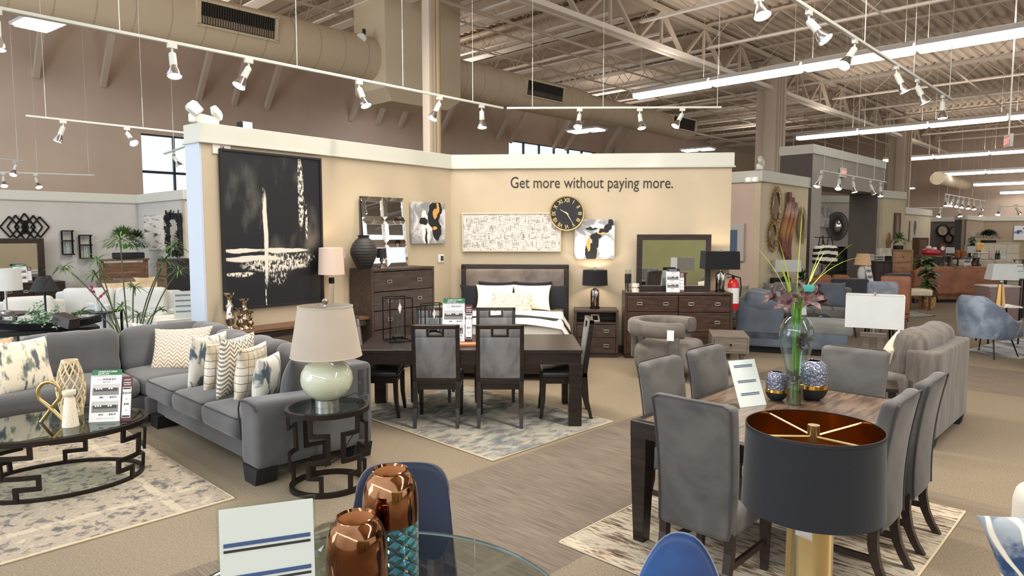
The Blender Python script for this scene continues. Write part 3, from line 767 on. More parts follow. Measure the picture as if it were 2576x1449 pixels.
# ================================================================== frames, mirrors, art
def framed(name, label, cat, W, px0, py0, px1, py1, m_in, m_fr, fw=.05, fd=.04, inner='canvas', off=.03, lean=0):
    (a, zb), (c, za) = W.at(px0, py1, off), W.at(px1, py0, off)
    w, h = c-a, za-zb
    r = thing(name, label, cat, W.pt((a+c)/2, zb, off), W.a)
    if fw:
        o = B(); o.box(0, -fd/2, fw/2, w, fd, fw); o.box(0, -fd/2, h-fw/2, w, fd, fw); o.box(-w/2+fw/2, -fd/2, h/2, fw, fd, h-2*fw); o.box(w/2-fw/2, -fd/2, h/2, fw, fd, h-2*fw)
        obj('frame', o, m_fr, r, smooth=False, bevel=.003)
    o = B(); o.box(0, -fd*.4 if fw else -fd/2, 0, w-2*fw+.002, fd*.5 if fw else fd, h-2*fw+.002)
    obj(inner, o, m_in, r, smooth=False, loc=(0, 0, h/2))
    return r, w, h
# large black painting: canvas about 1.27 x 1.84, coordinates from its centre
m = Mat('black_abstract_paint', .45); nx = m.noise(5, m.vec(m.x, m.z*.35), detail=6); nz = m.noise(6, m.vec(m.x*.4, m.z), detail=6); fine = m.noise(38, m.vec(m.x, m.z*.5), detail=5)
X, Z = m.x+(nx-.5)*.07, m.z+(nz-.5)*.09
def blob(X, Z, x0, z0, a, c, soft=.25):
    return (1-(((X-x0)/a).pow(2)+((Z-z0)/c).pow(2))).ss(0, soft)
sq = lambda e: e*e
def ell(X, Z, x0, z0, a, c, s=.5): return (1-(sq((X-x0)/a)+sq((Z-z0)/c))).ss(0, s)
v1 = ell(X, Z, -.13, -.1, .035, .62)*1.0; v1b = ell(X, Z, -.15, -.28, .012, .9)*fine.ss(.45, .6); v1 = v1.max(v1b)
v2 = ell(X, Z, .37, .48, .05, .5)*fine.ss(.42, .58); v2b = ell(X, Z, .44, .1, .018, .25)*fine.ss(.45, .55)
h1 = ell(X, Z, .12, -.25, .38, .035); h2 = ell(X, Z, -.45, -.24, .30, .028); h3 = ell(X, Z, -.3, -.34, .46, .04); h4 = ell(X, Z, .0, -.42, .5, .10)*fine.ss(.42, .56)
h5 = ell(X, Z, .2, -.34, .42, .07)*fine.ss(.48, .6); h6 = ell(X, Z, -.5, -.52, .22, .03)*fine.ss(.4, .55); dr = ell(X, Z, .0, -.56, .16, .12)*fine.ss(.5, .62)*.8
gr = ell(X, Z, .0, .3, .8, 1.0)*(m.noise(3, m.vec(m.x, m.z*.4), detail=6).ss(.5, .75))*.14
tot = v1.max(v2).max(v2b).max(h1).max(h2).max(h3).max(h4).max(h5).max(h6).max(dr).max(gr)
m.color(m.mix(tot, (19, 20, 25), (228, 222, 208))); m.bump(fine*tot, .4, .01)
framed('large_painting', 'very large black abstract painting with white streaks in a black frame', 'painting', WA, 562, 399, 803, 782, m.m, BLACKM, .028, .05, off=.01)
# grid of six bevelled mirrors
(a, zb), (c, za) = WA.at(916, 668, .3), WA.at(1022, 497, .05)
(a, _), (c, _) = WA.at(916, 580, .12), WA.at(1024, 580, .12)
zb, za = 1.41, 2.40; w, h = c-a, za-zb
r = thing('wall_mirror', 'leaning mirror of six square panes behind the big black vase', 'mirror', WA.pt((a+c)/2, zb, .14), WA.a)
T = Matrix.Rotation(R(-5), 4, 'X')
o = B(); o.box(0, .012, h/2, w, .02, h, T=T); obj('backing', o, BLACK, r, smooth=False)
for i in range(2):
    for j in range(3):
        pw, ph = w/2, h/3; cx, cz = -w/2+pw*(i+.5), ph*(j+.5); e = .055
        vs = [(-pw/2, 0, -ph/2), (pw/2, 0, -ph/2), (pw/2, 0, ph/2), (-pw/2, 0, ph/2)]+[(-pw/2+e, -.018, -ph/2+e), (pw/2-e, -.018, -ph/2+e), (pw/2-e, -.018, ph/2-e), (-pw/2+e, -.018, ph/2-e)]
        vs += [(-pw/2+e, -.006, -ph/2+e), (pw/2-e, -.006, -ph/2+e), (pw/2-e, -.006, ph/2-e), (-pw/2+e, -.006, ph/2-e)]
        o = B(); o.add([(x+cx, y, z+cz) for x, y, z in vs], [(0, 1, 5, 4), (1, 2, 6, 5), (2, 3, 7, 6), (3, 0, 4, 7), (8, 9, 10, 11), (4, 5, 9, 8), (5, 6, 10, 9), (6, 7, 11, 10), (7, 4, 8, 11)], T)
        obj('mirror_panel', o, MIRROR, r, smooth=False)
def abstract(name, blacks, golds, whites, bgc=(186, 188, 192)):
    m = Mat(name, .55); n = m.noise(7, detail=5); n2 = m.noise(9, m.vec(m.z, m.x), detail=5); X = m.x+(n-.5)*.10; Z = m.z+(n2-.5)*.10
    col = m.mix(m.noise(4, detail=5, dist=1).ss(.4, .62), dark(bgc, .78), (226, 224, 222))
    for s, cc in ((whites, (236, 236, 234)), (blacks, (24, 24, 28)), (golds, (222, 168, 92))):
        t = None
        for e in s:
            q = ell(X, Z, *e, .15); t = q if t is None else t.max(q)
        if t is not None: col = m.mix(t, col, cc)
    m.color(col); m.bump(n, .2, .01); return m.m
framed('small_painting', 'square grey, black and gold abstract canvas between panel mirror and thermostat', 'painting', WA, 1033, 511, 1115, 613,
       abstract('abstract_a', [(.10, .12, .14, .20), (.16, -.1, .1, .17), (.2, .22, .08, .1), (-.06, -.22, .02, .15), (-.12, .02, .1, .06)], [(.13, .14, .05, .08), (.18, .22, .03, .08), (.13, -.08, .05, .03)], [(-.1, .0, .07, .2), (.02, -.04, .09, .08), (-.08, -.18, .07, .12)]), None, 0, .04)
m = Mat('crosshatch_art', .7); a1 = m.noise(1, m.vec(m.x*110, m.z*8), detail=2); a2 = m.noise(1, m.vec(m.x*8, m.z*110), detail=3)
hh = a1.ss(.50, .62).max(a2.ss(.50, .62)); m.color(m.mix(hh, (232, 226, 218), m.mix(m.noise(14).ss(.4, .6), (120, 108, 100), (172, 162, 152)))); m.bump(hh, .4, .004)
framed('wide_painting', 'wide pale crosshatched artwork in a thin champagne frame above the bed', 'painting', WB, 1163, 535, 1412, 633, m.m, plain('champagne_frame', (206, 192, 162), .35, .5), .022, .04)
framed('small_painting', 'square grey abstract canvas with black block and gold fleck above the lit lamp', 'painting', WB, 1445, 552, 1546, 651,
       abstract('abstract_b', [(-.06, -.2, .1, .15), (.02, .05, .10, .05), (.02, -.02, .05, .12), (.14, .12, .08, .04), (.2, .19, .06, .06), (.25, .26, .05, .06), (-.04, .17, .09, .02)], [(-.09, -.08, .035, .12), (.1, .09, .07, .015)], [(.18, -.12, .12, .18), (-.22, -.12, .1, .2), (.05, .2, .12, .04)]), None, 0, .04)
# clock
s, z = WB.at(1426, 537, .12); r = thing('wall_clock', 'round black wall clock with gold roman numerals and gold rim', 'clock', WB.pt(s, z, .115), WB.a); RR = .262
TX = Matrix.Rotation(math.pi/2, 4, 'X')
o = B(); o.lathe([(0, -.035), (RR, -.035), (RR, .0), (0, 0)], 64, T=TX); obj('face', o, plain('clock_face', (26, 26, 28), .5), r)
o = B(); o.lathe([(RR-.012, -.04), (RR+.006, -.04), (RR+.010, .0), (RR+.004, .014), (RR-.010, .012), (RR-.012, 0)], 64, T=TX, cap=False); obj('rim', o, plain('clock_gold', (214, 184, 120), .3, .9), r)
o = B(); o.lathe([(.148, .001), (.150, .001), (.150, .003), (.148, .003)], 64, T=TX, cap=False); obj('inner_ring', o, plain('ring_grey', (92, 88, 80), .5), r)
CG = plain('numeral_gold', (230, 200, 140), .3, .6)
for k, s in enumerate(('XII', 'I', 'II', 'III', 'IIII', 'V', 'VI', 'VII', 'VIII', 'IX', 'X', 'XI')):
    a = R(30*k); x, z = math.sin(a)*.207, math.cos(a)*.207
    t = txt(s, .088, CG, r, (0, 0, 0), name='numeral', align='CENTER', bold=.012, ext=.002, sx=1)
    t.matrix_local = Matrix.Translation((x, -.004, z)) @ Matrix.Rotation(a, 4, 'Y') @ Matrix.Rotation(math.pi/2, 4, 'X') @ Matrix.Translation((0, -.032, 0)) @ Matrix.Diagonal((.62 if len(s) > 3 else .8, 1, 1, 1))
for nm, a, L, wd in (('hour_hand', R(300), .12, .012), ('minute_hand', R(149), .185, .010)):
    o = B(); dx, dz = math.sin(a), math.cos(a); o.bar((-dx*.03, -.012, -dz*.03), (dx*L*.55, -.012, dz*L*.55), wd, .003, up=(0, 1, 0)); o.bar((dx*L*.5, -.012, dz*L*.5), (dx*L, -.012, dz*L), wd*.55, .003, up=(0, 1, 0)); obj(nm, o, plain('hand_cream', (240, 226, 190), .4), r, smooth=False)
o = B(); o.lathe([(0, .004), (.012, .004), (.012, .018), (0, .018)], 16, T=TX); obj('hub', o, CG, r)
# dresser mirror
s0, _ = WB.at(1602, 620, .2); s1, _ = WB.at(1789, 620, .2); r = thing('dresser_mirror', 'rectangular mirror in a dark wood frame standing on the dresser', 'mirror', WB.pt((s0+s1)/2, 1.0, .19), WB.a); w = s1-s0; h = .87; fw = .085
o = B(); 
for q in ((0, 0, fw/2, w, .05, fw), (0, 0, h-fw/2, w, .05, fw), (-w/2+fw/2, 0, h/2, fw, .05, h-2*fw), (w/2-fw/2, 0, h/2, fw, .05, h-2*fw)): o.box(*q)
obj('frame', o, DARKWOOD, r, smooth=False, bevel=.005)
o = B(); o.box(0, .004, h/2, w-2*fw+.01, .012, h-2*fw+.01); g = obj('mirror_glass', o, MIRROR, r, smooth=False)
# wall box and thermostat
s, z = WA.at(556, 375); r = thing('wall_junction_box', 'small white junction panel with red wires above the large painting', 'wall box', WA.pt(s, z, .012), WA.a)
o = B(); o.box(0, 0, 0, .21, .02, .12); obj('plate', o, WHITE, r, smooth=False, bevel=.003)
o = B(); random.seed(4)
for k in range(3): o.tube([(random.uniform(-.03, .03), -.014, random.uniform(-.045, .045)) for _ in range(5)], .0025, 5)
obj('wires', o, plain('red_wire', (150, 50, 44), .5), r)
s, z = WA.at(1108, 650); r = thing('thermostat', 'small white thermostat with dark screen on the left display wall', 'thermostat', WA.pt(s, z, .012), WA.a)
o = B(); o.rbox(0, 0, 0, .13, .024, .13, .01, k=2, n=1); obj('body', o, WHITE, r)
o = B(); o.box(.012, -.013, 0, .06, .003, .075); obj('screen', o, plain('screen_grey', (52, 58, 60), .3), r, smooth=False)

# ================================================================== bed
BX = (WB.at(1161, 700, .1)[0]+WB.at(1431, 700, .1)[0])/2; BWd = WB.at(1431, 700, .1)[0]-WB.at(1161, 700, .1)[0]
VELT = fabric('taupe_velvet', (112, 100, 92), .28, 3, .7, 300, .6)
bed = thing('bed', 'double bed with dark wood frame and grey velvet headboard against the cream back wall', 'bed', WB.pt(BX, 0, .10), WB.a)
w = BWd; o = B()
for q in ((0, 0, 1.365, w, .07, .07), (-w/2+.035, 0, .69, .07, .07, 1.38), (w/2-.035, 0, .69, .07, .07, 1.38), (0, 0, .25, w, .06, .3)): o.box(*q)
obj('headboard_frame', o, DARKWOOD, bed, smooth=False, bevel=.006)
o = B()
def tuft(p):
    for tx in (-.42, -.14, .14, .42):
        for tz in (-.12,):
            dd = math.hypot(p.x-tx, p.z-tz)
            if p.y < 0: p.y += .03*math.exp(-(dd/.05)**2)
    return p
o.rbox(0, -.03, .93, w-.15, .09, .79, .03, n=24, fn=tuft); obj('headboard_panel', o, VELT, bed)
for tx in (-.42, -.14, .14, .42): o = B(); o.rbox(tx, -.068, .81, .05, .012, .035, .005, k=1, n=1); obj('tuft_button', o, VELT, bed)
o = B(); o.box(-w/2+.05, -1.05, .25, .04, 2.0, .28); o.box(w/2-.05, -1.05, .25, .04, 2.0, .28); o.box(0, -2.06, .27, w, .06, .36); obj('bed_frame', o, DARKWOOD, bed, smooth=False, bevel=.004)
o = B(); o.rbox(0, -1.04, .54, w-.16, 1.96, .32, .06, n=5); obj('mattress', o, plain('mattress_white', (226, 222, 212), .9), bed)
qm = Mat('white_quilt', .9); qn = qm.voro(16, qm.vec(qm.x, qm.y)); qm.color((236, 232, 220)); qm.bump(qn, .45, .012)
bw = w-.02
def quilt(y0, y1, top, m, nm, ex=0):
    o = B(); n = 28; rows = []
    for yy in [y0+(y1-y0)*k/16 for k in range(17)]:
        row = []
        for i in range(n+1):
            t = 2*i/n-1; x = t*(bw/2+.03); e = abs(t)
            z = top+.05-.10*e**3-(.0 if e < .86 else (e-.86)/.14*.34); x = x if e < .86 else math.copysign(bw/2-.02+.07*((e-.86)/.14)**.6, t)
            z += .006*math.sin(yy*9+t*7); row.append((x*(1+ex), yy, z+ex))
        rows.append(row)
    o.sweep(rows); return tag(obj(nm, o, m, None, solid=.015, loc=bed.location, rot=(0, 0, WB.a)), *LQ)
LQ = ('white textured quilt spread over the bed', 'quilt'); quilt(-2.08, -.42, .69, qm.m, 'quilt')
LQ = ('narrow black blanket band laid across the white quilt', 'blanket'); quilt(-1.50, -1.28, .694, BLACKM, 'blanket_band', .008)
def pil(name, label, loc, rz, w, h, t, m, lean=.25, seed=0, roll=0, cat='pillow', group=None, pinch=.10):
    """throw pillow resting on its lower edge; local -y is its face"""
    o = B(); T = Matrix.Rotation(-lean, 4, 'X') @ Matrix.Translation((0, 0, h/2*.94)) @ Matrix.Rotation(roll, 4, 'Y'); o.pillow(w, h, t, None, 14, pinch, seed)
    ob = obj(name, o, m, None, ang=80); ob.matrix_world = Matrix.Translation(loc) @ Matrix.Rotation(rz, 4, 'Z') @ T
    return tag(ob, label, cat, group)
PBK = fabric('black_cotton', (24, 24, 30), .1, 4, .95, 200, .2); PWH = fabric('white_textured', (236, 228, 212), .05, 6, .95, 120, .2)
def onbed(x, y, z=.74): p = Vector((x, y, z)); p.rotate(Euler((0, 0, WB.a))); return p+bed.location
pil('pillow', 'black pillow propped at the left side of the headboard', onbed(-.55, -.32), WB.a+.1, .56, .38, .16, PBK, .3, 1)
pil('pillow', 'black pillow propped at the right side of the headboard', onbed(.55, -.32), WB.a-.1, .56, .38, .16, PBK, .3, 2)
pil('pillow', 'black pillow mostly hidden behind the left white pillow', onbed(-.26, -.17, .74), WB.a, .62, .42, .15, PBK, .2, 3)
pil('pillow', 'black pillow mostly hidden behind the right white pillow', onbed(.28, -.17, .74), WB.a, .62, .42, .15, PBK, .2, 4)
pil('pillow', 'white textured pillow left of centre on the bed', onbed(-.27, -.48), WB.a+.06, .58, .40, .16, PWH, .35, 5)
pil('pillow', 'white textured pillow right of centre on the bed', onbed(.28, -.48), WB.a-.06, .58, .40, .16, PWH, .35, 6)
m = Mat('speckled_lumbar', .8); va = m.noise(1, m.vec(m.x*130, m.z*22), 2); vb = m.noise(1, m.vec(m.x*22, m.z*130), 2); cc = m.ramp(m.noise(22), [(0, (70, 90, 110)), (.42, (190, 160, 70)), (.5, (90, 84, 78)), (.6, (216, 184, 100))])
m.color(m.mix(va.gt(.56).max(vb.gt(.57)), (238, 232, 216), cc)); pil('lumbar_pillow', 'oblong pillow speckled in gold, grey and white at the front of the bed', onbed(.0, -.70), WB.a, .60, .30, .14, m.m, .45, 7, pinch=.05)

# ================================================================== lamps
def shade(b, r0, r1, h, z, n=40, sx=1, sy=1, th=.004): b.lathe([(r0, z), (r1, z+h), (r1-th, z+h), (r0-th, z)], n, sx=sx, sy=sy, cap=False); return b
def rshade(b, w0, d0, w1, d1, h, z, th=.004):
    def ring(w, d, zz, t=0): return [(-w/2+t, -d/2+t, zz), (w/2-t, -d/2+t, zz), (w/2-t, d/2-t, zz), (-w/2+t, d/2-t, zz)]
    vs = ring(w0, d0, z)+ring(w1, d1, z+h)+ring(w1, d1, z+h, th)+ring(w0, d0, z, th); fs = []
    for k in range(4):
        j = (k+1) % 4
        for a in range(4): c = (a+1) % 4; fs.append((a*4+k, a*4+j, c*4+j, c*4+k))
    return b.add(vs, fs)
def lampw(name, label, loc, rz=0, cat='lamp'): return thing(name, label, cat, loc, rz)
def glowlight(parent, z, e, col=(1, .8, .55), r=.04):
    l = bpy.data.lights.new('bulb_light', 'POINT'); l.energy = e; l.color = col; l.shadow_soft_size = r
    o = bpy.data.objects.new('bulb_light', l); sc.collection.objects.link(o); o.parent = parent; o.location = (0, 0, z)
    b = B(); b.lathe([(0, -.05), (.02, -.045), (.03, -.01), (.028, .02), (.0, .045)], 16); obj('bulb', b, BULBD, parent, loc=(0, 0, z-.0))
    o.location.z = z+.06
MERC = Mat('mercury_glass', .12, 1); mn = MERC.noise(1, MERC.vec(MERC.x*26, MERC.y*26, MERC.z*2.5), 5); MERC.color(MERC.mix(mn.ss(.4, .6), (90, 84, 80), (215, 208, 200))); MERC.bump(MERC.noise(20), .2, .01); MERC = MERC.m
BSH = fabric('black_shade', (20, 20, 22), .05, 3, .95, 400, .0)
def black_lamp(label, loc, rect, lit):
    r = lampw('table_lamp', label, loc, WB.a)
    b = B(); b.lathe([(0, 0), (.075, 0), (.075, .03), (.062, .035), (0, .035)], 32); obj('foot', b, BLACK, r)
    b = B(); b.lathe([(.058, .035), (.068, .05), (.068, .26), (.055, .295), (.03, .30), (.02, .315), (0, .315)], 32); obj('glass_body', b, MERC, r)
    b = B(); b.cyl((0, 0, .31), (0, 0, .40), .008); b.lathe([(0, .60), (.012, .605), (.008, .62), (.013, .635), (0, .645)], 12); b.cyl((0, 0, .40), (0, 0, .6), .004, 6); obj('stem', b, NICKEL, r)
    b = B()
    if rect: rshade(b, .52, .26, .50, .25, .27, .345)
    else: shade(b, .195, .185, .235, .36)
    obj('lamp_shade', b, BSH, r)
    if lit: glowlight(r, .46, lit*.5)
p = WB.pt(WB.at(1496, 785, .25)[0], .73, .26); black_lamp('lit table lamp with round black shade and mercury glass body on the nightstand', p, False, 16)
p = WB.pt(WB.at(1812, 735, .28)[0], 1.0, .26); black_lamp('table lamp with rectangular black shade at the right end of the dresser', p, True, 14)
# floor lamp at the painting
PKS = Mat('pinkish_shade', .9); PKS.color((216, 192, 176)); PKS.set(Transmission_Weight=0.0, Sheen_Weight=.3); PKS = PKS.m
s, _ = WA.at(834, 700, .28); r = lampw('floor_lamp', 'lit floor lamp with pale pink drum shade beside the large painting', WA.pt(s, 0, .28), WA.a)
b = B(); shade(b, .165, .15, .34, 1.36, 32); obj('lamp_shade', b, PKS, r)
b = B(); b.cyl((0, 0, .02), (0, 0, 1.25), .022, 4, .030); b.cyl((0, 0, 1.25), (0, 0, 1.5), .008, 8); obj('pole', b, plain('lamp_pole_silver', (188, 176, 158), .3, .8), r)
b = B(); b.box(0, 0, 1.28, .05, .05, .08); obj('collar', b, BLACK, r, smooth=False)
b = B(); b.lathe([(0, 0), (.13, 0), (.13, .02), (0, .025)], 32); obj('base', b, BLACK, r)
b = B(); b.box(.17, -.04, 1.60, .004, .04, .07); obj('price_tag', b, PAPER, r, smooth=False)
glowlight(r, 1.5, 5)
# greenish gourd lamp
tc = Vector((-1.37, 4.93, 0))
r = lampw('table_lamp', 'table lamp with pale green gourd body and beige drum shade on the oval side table', tc+Vector((0, 0, .612)))
b = B(); b.lathe([(0, 0), (.088, 0), (.088, .05), (0, .05)], 40); obj('foot', b, NICKEL, r)
b = B(); b.lathe([(.075, .05), (.10, .058), (.155, .10), (.185, .16), (.19, .20), (.183, .25), (.15, .305), (.09, .335), (.04, .35), (.028, .37), (.030, .40), (0, .40)], 48); obj('gourd_body', b, plain('celadon_ceramic', (192, 198, 176), .08, 0, Coat_Weight=.6), r)
LINEN = fabric('beige_linen', (178, 166, 152), .03, 3, .95, 380, .2)
b = B(); shade(b, .258, .195, .37, .37, 48); obj('lamp_shade', b, LINEN, r)
b = B(); b.lathe([(.258, .368), (.261, .372), (.2585, .38)], 48, cap=False); b.lathe([(.198, .733), (.1985, .742), (.193, .742)], 48, cap=False); obj('shade_trim', b, plain('trim_piping', (176, 170, 150), .6), r)
b = B(); b.cyl((0, 0, .4), (0, 0, .735), .005, 6)
for a in (0, 2.1, 4.2): b.cyl((0, 0, .725), (math.cos(a)*.193, math.sin(a)*.193, .735), .003, 6)
obj('harp', b, NICKEL, r)
b = B(); b.lathe([(0, .735), (.012, .737), (.010, .75), (.022, .765), (.024, .78), (.014, .793), (0, .795)], 16); obj('finial', b, plain('silver_ball', (176, 168, 160), .3, .9), r)

# ================================================================== sofas and chairs
SOFA = fabric('slate_grey_fabric', (86, 86, 88), .12, 1.2, .95, 240, .35)
def prof_arm(o, x0, x1, y0, y1, h, m): pass
def sofa(name, label, loc, rz, w, d, m, n=2, arm=.16, arm_h=.62, back_h=.84, seat_h=.46, base=.14, leg=DARKWOOD, cush_m=None, legs='block', cat='sofa', back_cush=True, cush_top=None, tuft_=False, arms=(1, 1)):
    """local origin: middle of the front edge on the floor, back at +y"""
    r = thing(name, label, cat, loc, rz); cm = cush_m or m; cb = cush_top or back_h+.06
    iw0 = -w/2+(arm if arms[0] else .02); iw1 = w/2-(arm if arms[1] else .02); iw = iw1-iw0
    o = B(); o.rbox(0, d/2, (base+seat_h-.17)/2, w-.02, d-.02, seat_h-.17-base, .02, k=2, n=2); obj('seat_base', o, m, r)
    o = B(); o.rbox(0, d-.11, (base+back_h)/2, w-.01, .20, back_h-base, .05, n=4); obj('back', o, m, r)
    for s in (0, 1):
        if arms[s]: o = B(); o.rbox((-1, 1)[s]*(w/2-arm/2), d/2-.01, (base+arm_h)/2, arm, d-.01, arm_h-base, .05, n=4); obj('arm', o, m, r)
    for k in range(n):
        x = iw0+iw*(k+.5)/n
        o = B(); o.rbox(x, (d-.22)/2+.0, seat_h-.08, iw/n-.01, d-.2, .18, .055, crown=.02, n=5); obj('seat_cushion', o, cm, r)
        if back_cush:
            T = Matrix.Translation((x, d-.29, seat_h+(cb-seat_h)/2)) @ Matrix.Rotation(R(-10), 4, 'X')
            o = B()
            def f(p, k=k): 
                if tuft_:
                    for tx in (-.15, .15): p.y += .05*math.exp(-((p.x-tx)**2+p.z**2)/.004) if p.y < 0 else 0
                return p
            o.rbox(0, 0, 0, iw/n-.012, .20, cb-seat_h, .085, n=10 if tuft_ else 5, T=T, fn=f); obj('back_cushion', o, cm, r)
    for sx in (-1, 1):
        for y in (.07, d-.08):
            o = B()
            if legs == 'block': o.prism([(-.05, 0), (.05, 0), (.065, base+.01), (-.065, base+.01)], -.05, .05, T=Matrix.Translation((sx*(w/2-.09), y, 0)), axis='y')
            else: o.cyl((sx*(w/2-.10), y, base+.01), (sx*(w/2-.06), y+(-.02 if y < .2 else .02), 0), .022, 8, .012)
            obj('leg', o, leg, r, smooth=False)
    return r

# big sectional: local frame at the near arm; +x = v, +y = u
P0 = Vector((-1.88, 4.88, 0)); sec = thing('sectional_sofa', 'large slate grey L-shaped sectional sofa with piped seat cushions', 'sofa', P0, RU)
AR = .30; LR = 2.32; DD = 1.02
o = B()
def armf(p):                                         # flared, slightly sloping arm
    if p.z > 0: p.z -= .05*max(0, (p.y+DD/2)/DD)
    return p
o.rbox(-AR/2, DD/2, .375, AR, DD, .52, .055, n=6, fn=armf); obj('arm', o, SOFA, sec)
o = B(); o.tube([(-AR+.02, .0, .30), (-AR+.012, -.008, .55), (-AR+.05, -.012, .615), (-AR/2, -.014, .632), (-.05, -.012, .615), (-.008, -.0, .57)], .007, 6); PIPE = plain('dark_piping', (56, 56, 58), .9); obj('arm_piping', o, PIPE, sec)
o = B(); o.rbox(-(LR+AR)/2-.0, DD/2+.03, .20, LR-AR+.0, DD-.08, .18, .02, k=2, n=2); o.rbox(-LR-.5, DD/2-.02, .20, 1.0, DD, .18, .02, k=2, n=2); o.rbox(-LR-.52, -1.35, .20, .92, 2.7, .18, .02, k=2, n=2); obj('base', o, SOFA, sec)
o = B(); o.rbox(-(LR+1.0)/2, DD-.10, .46, LR+1.0, .20, .70, .05, n=6); o.rbox(-LR-.91, -.9, .46, .20, 3.6, .70, .05, n=6); o.rbox(-.135, DD-.20, .66, .27, .36, .30, .03, n=3); obj('back_frame', o, SOFA, sec)
def crumple(seed, amp=.012):
    def f(p):
        n = noise.noise(Vector((p.x*3.2+seed, p.y*3.2, p.z*3.2)))+.5*noise.noise(Vector((p.x*8, p.y*8+seed, p.z*8))); e = p.normalized(); return p+e*n*amp
    return f
cw = (LR-AR)/3
for k in range(3):
    x = -AR-cw*(k+.5); o = B(); o.rbox(x, .36, .385, cw-.006, .80, .19, .07, crown=.03, n=7, fn=crumple(k, .008)); sc_ = obj('seat_cushion', o, SOFA, sec)
    pt = [(x-cw/2+.016, .02, .455), (x-cw/2+.03, -.010, .458), (x-cw/2+.08, -.022, .463), (x, -.024, .465), (x+cw/2-.08, -.022, .463), (x+cw/2-.03, -.010, .458), (x+cw/2-.016, .02, .455)]; o = B(); o.tube(pt, .006, 6); obj('piping', o, PIPE, sc_)
o = B(); o.rbox(-LR-.46, .36, .385, .90, .80, .19, .07, crown=.03, n=7, fn=crumple(5, .008)); obj('seat_cushion', o, SOFA, sec)
for k in range(2): o = B(); o.rbox(-LR-.44, -.05-.62-1.26*k, .385, .84, 1.24, .19, .07, crown=.03, n=7, fn=crumple(7+k, .008)); obj('seat_cushion', o, SOFA, sec)
for k, x in enumerate((-.66, -1.32, -1.98)):
    T = Matrix.Translation((x, DD-.30, .65)) @ Matrix.Rotation(R(-12), 4, 'X'); o = B(); o.rbox(0, 0, 0, .66, .26, .50, .11, n=8, T=T, fn=crumple(11+k, .03)); obj('back_cushion', o, SOFA, sec)
T = Matrix.Translation((-LR-.38, DD-.28, .66)) @ Matrix.Rotation(R(-10), 4, 'X'); o = B(); o.rbox(0, 0, 0, .66, .24, .52, .11, n=8, T=T, fn=crumple(19, .02)); obj('back_cushion', o, SOFA, sec)
for k, y in enumerate((.40, -.46, -1.32, -2.2)):
    T = Matrix.Translation((-LR-.72, y, .66)) @ Matrix.Rotation(R(-12), 4, 'Y') @ Matrix.Rotation(R(90), 4, 'Z'); o = B(); o.rbox(0, 0, 0, .85, .24, .50, .11, n=8, T=T, fn=crumple(23+k, .03)); obj('back_cushion', o, SOFA, sec)
for x, y in ((-.13, .08), (-.12, DD-.1), (-LR+.08, .1), (-LR-.95, DD-.1), (-LR-.1, -.3), (-LR-.9, -2.4)):
    o = B(); o.prism([(-.085, 0), (.085, 0), (.12, .13), (-.12, .13)], -.085, .085, T=Matrix.Translation((x, y, 0)), axis='y'); obj('foot', o, BLACKM, sec, smooth=False)

# ================================================================== throw pillows of the sectional
def watercol(name, a=(222, 212, 192), c=(84, 94, 104), d=(120, 130, 112)):
    m = Mat(name, .9); n = m.noise(3, m.vec(m.x*5, m.y, m.z*1.7), 6, dist=.4); n2 = m.noise(4, m.vec(m.x*4+5, m.y, m.z*1.6), 6)
    m.color(m.mix(n.ss(.52, .62), m.mix(n2.ss(.54, .66), a, d), c)); m.set(Sheen_Weight=.2); return m.m
def chevron(name, a, c, f=26, k=11):
    m = Mat(name, .9); zig = (m.x*k).ping(.5); w_ = (m.z*f+zig*f/k*1.0).fract(); g = w_.gt(.5)*m.noise(130).gt(.38); gap = ((m.x*k*1.0).fract()-.5).abs().gt(.0)
    m.color(m.mix(g, a, c)); m.bump(g, .3, .003); return m.m
def gridp(name):
    m = Mat(name, .45, .25); a1 = ((m.x*15+m.noise(3)*.6).fract()-.5).abs().lt(.05); a2 = ((m.z*15+m.noise(4)*.8).fract()-.5).abs().lt(.05)
    m.color(m.mix(a1.max(a2), m.mix(m.noise(8).ss(.4, .6), (200, 186, 162), (232, 224, 208)), (128, 120, 104))); m.set(Sheen_Weight=.4); return m.m
WC = watercol('watercolour_print'); WC2 = watercol('watercolour_print_blue', (206, 202, 190), (70, 84, 98), (96, 108, 110)); CHV = chevron('tan_chevron', (226, 218, 204), (176, 152, 120)); CHV2 = chevron('grey_chevron', (230, 224, 212), (128, 120, 106)); GP = gridp('silky_grid'); TAN = fabric('tan_weave', (176, 150, 118), .12, 5)
def sp(px, py, z=.47): return G(px, py, z)
def secp(x, y, z=.47): p = Vector((x, y, z)); p.rotate(Euler((0, 0, RU))); return p+P0
pil('throw_pillow', 'cream pillow with blue grey watercolour streaks at the left of the sectional', sp(66, 985), R(44)+.25, .50, .50, .17, WC, .3, 1)
pil('throw_pillow', 'tan woven pillow cut off by the left edge of the photo', sp(-28, 990), R(44)+.2, .5, .5, .17, TAN, .3, 2)
pil('throw_pillow', 'watercolour print pillow half hidden behind the tan chevron pillow', secp(-2.92, .26), R(30), .48, .50, .15, WC, .42, 3, roll=.12)
pil('throw_pillow', 'tan and cream chevron pillow leaning in the corner of the sectional', secp(-2.55, .36), R(0)-.02, .62, .48, .16, CHV, .42, 4, roll=-.06)
row = [('watercolour', WC2, 'blue grey watercolour pillow, leftmost of the row by the green lamp', 552, 975, .5), ('grid', GP, 'silky cream grid pillow between watercolour and chevron pillows', 592, 985, .46),
       ('chev', CHV2, 'grey chevron pillow in the middle of the row by the green lamp', 636, 1003, .54), ('grid', GP, 'silky cream grid pillow right of the grey chevron pillow', 682, 1000, .48), ('wc', WC2, 'pale watercolour pillow tucked behind the green lamp body', 716, 995, .42)]
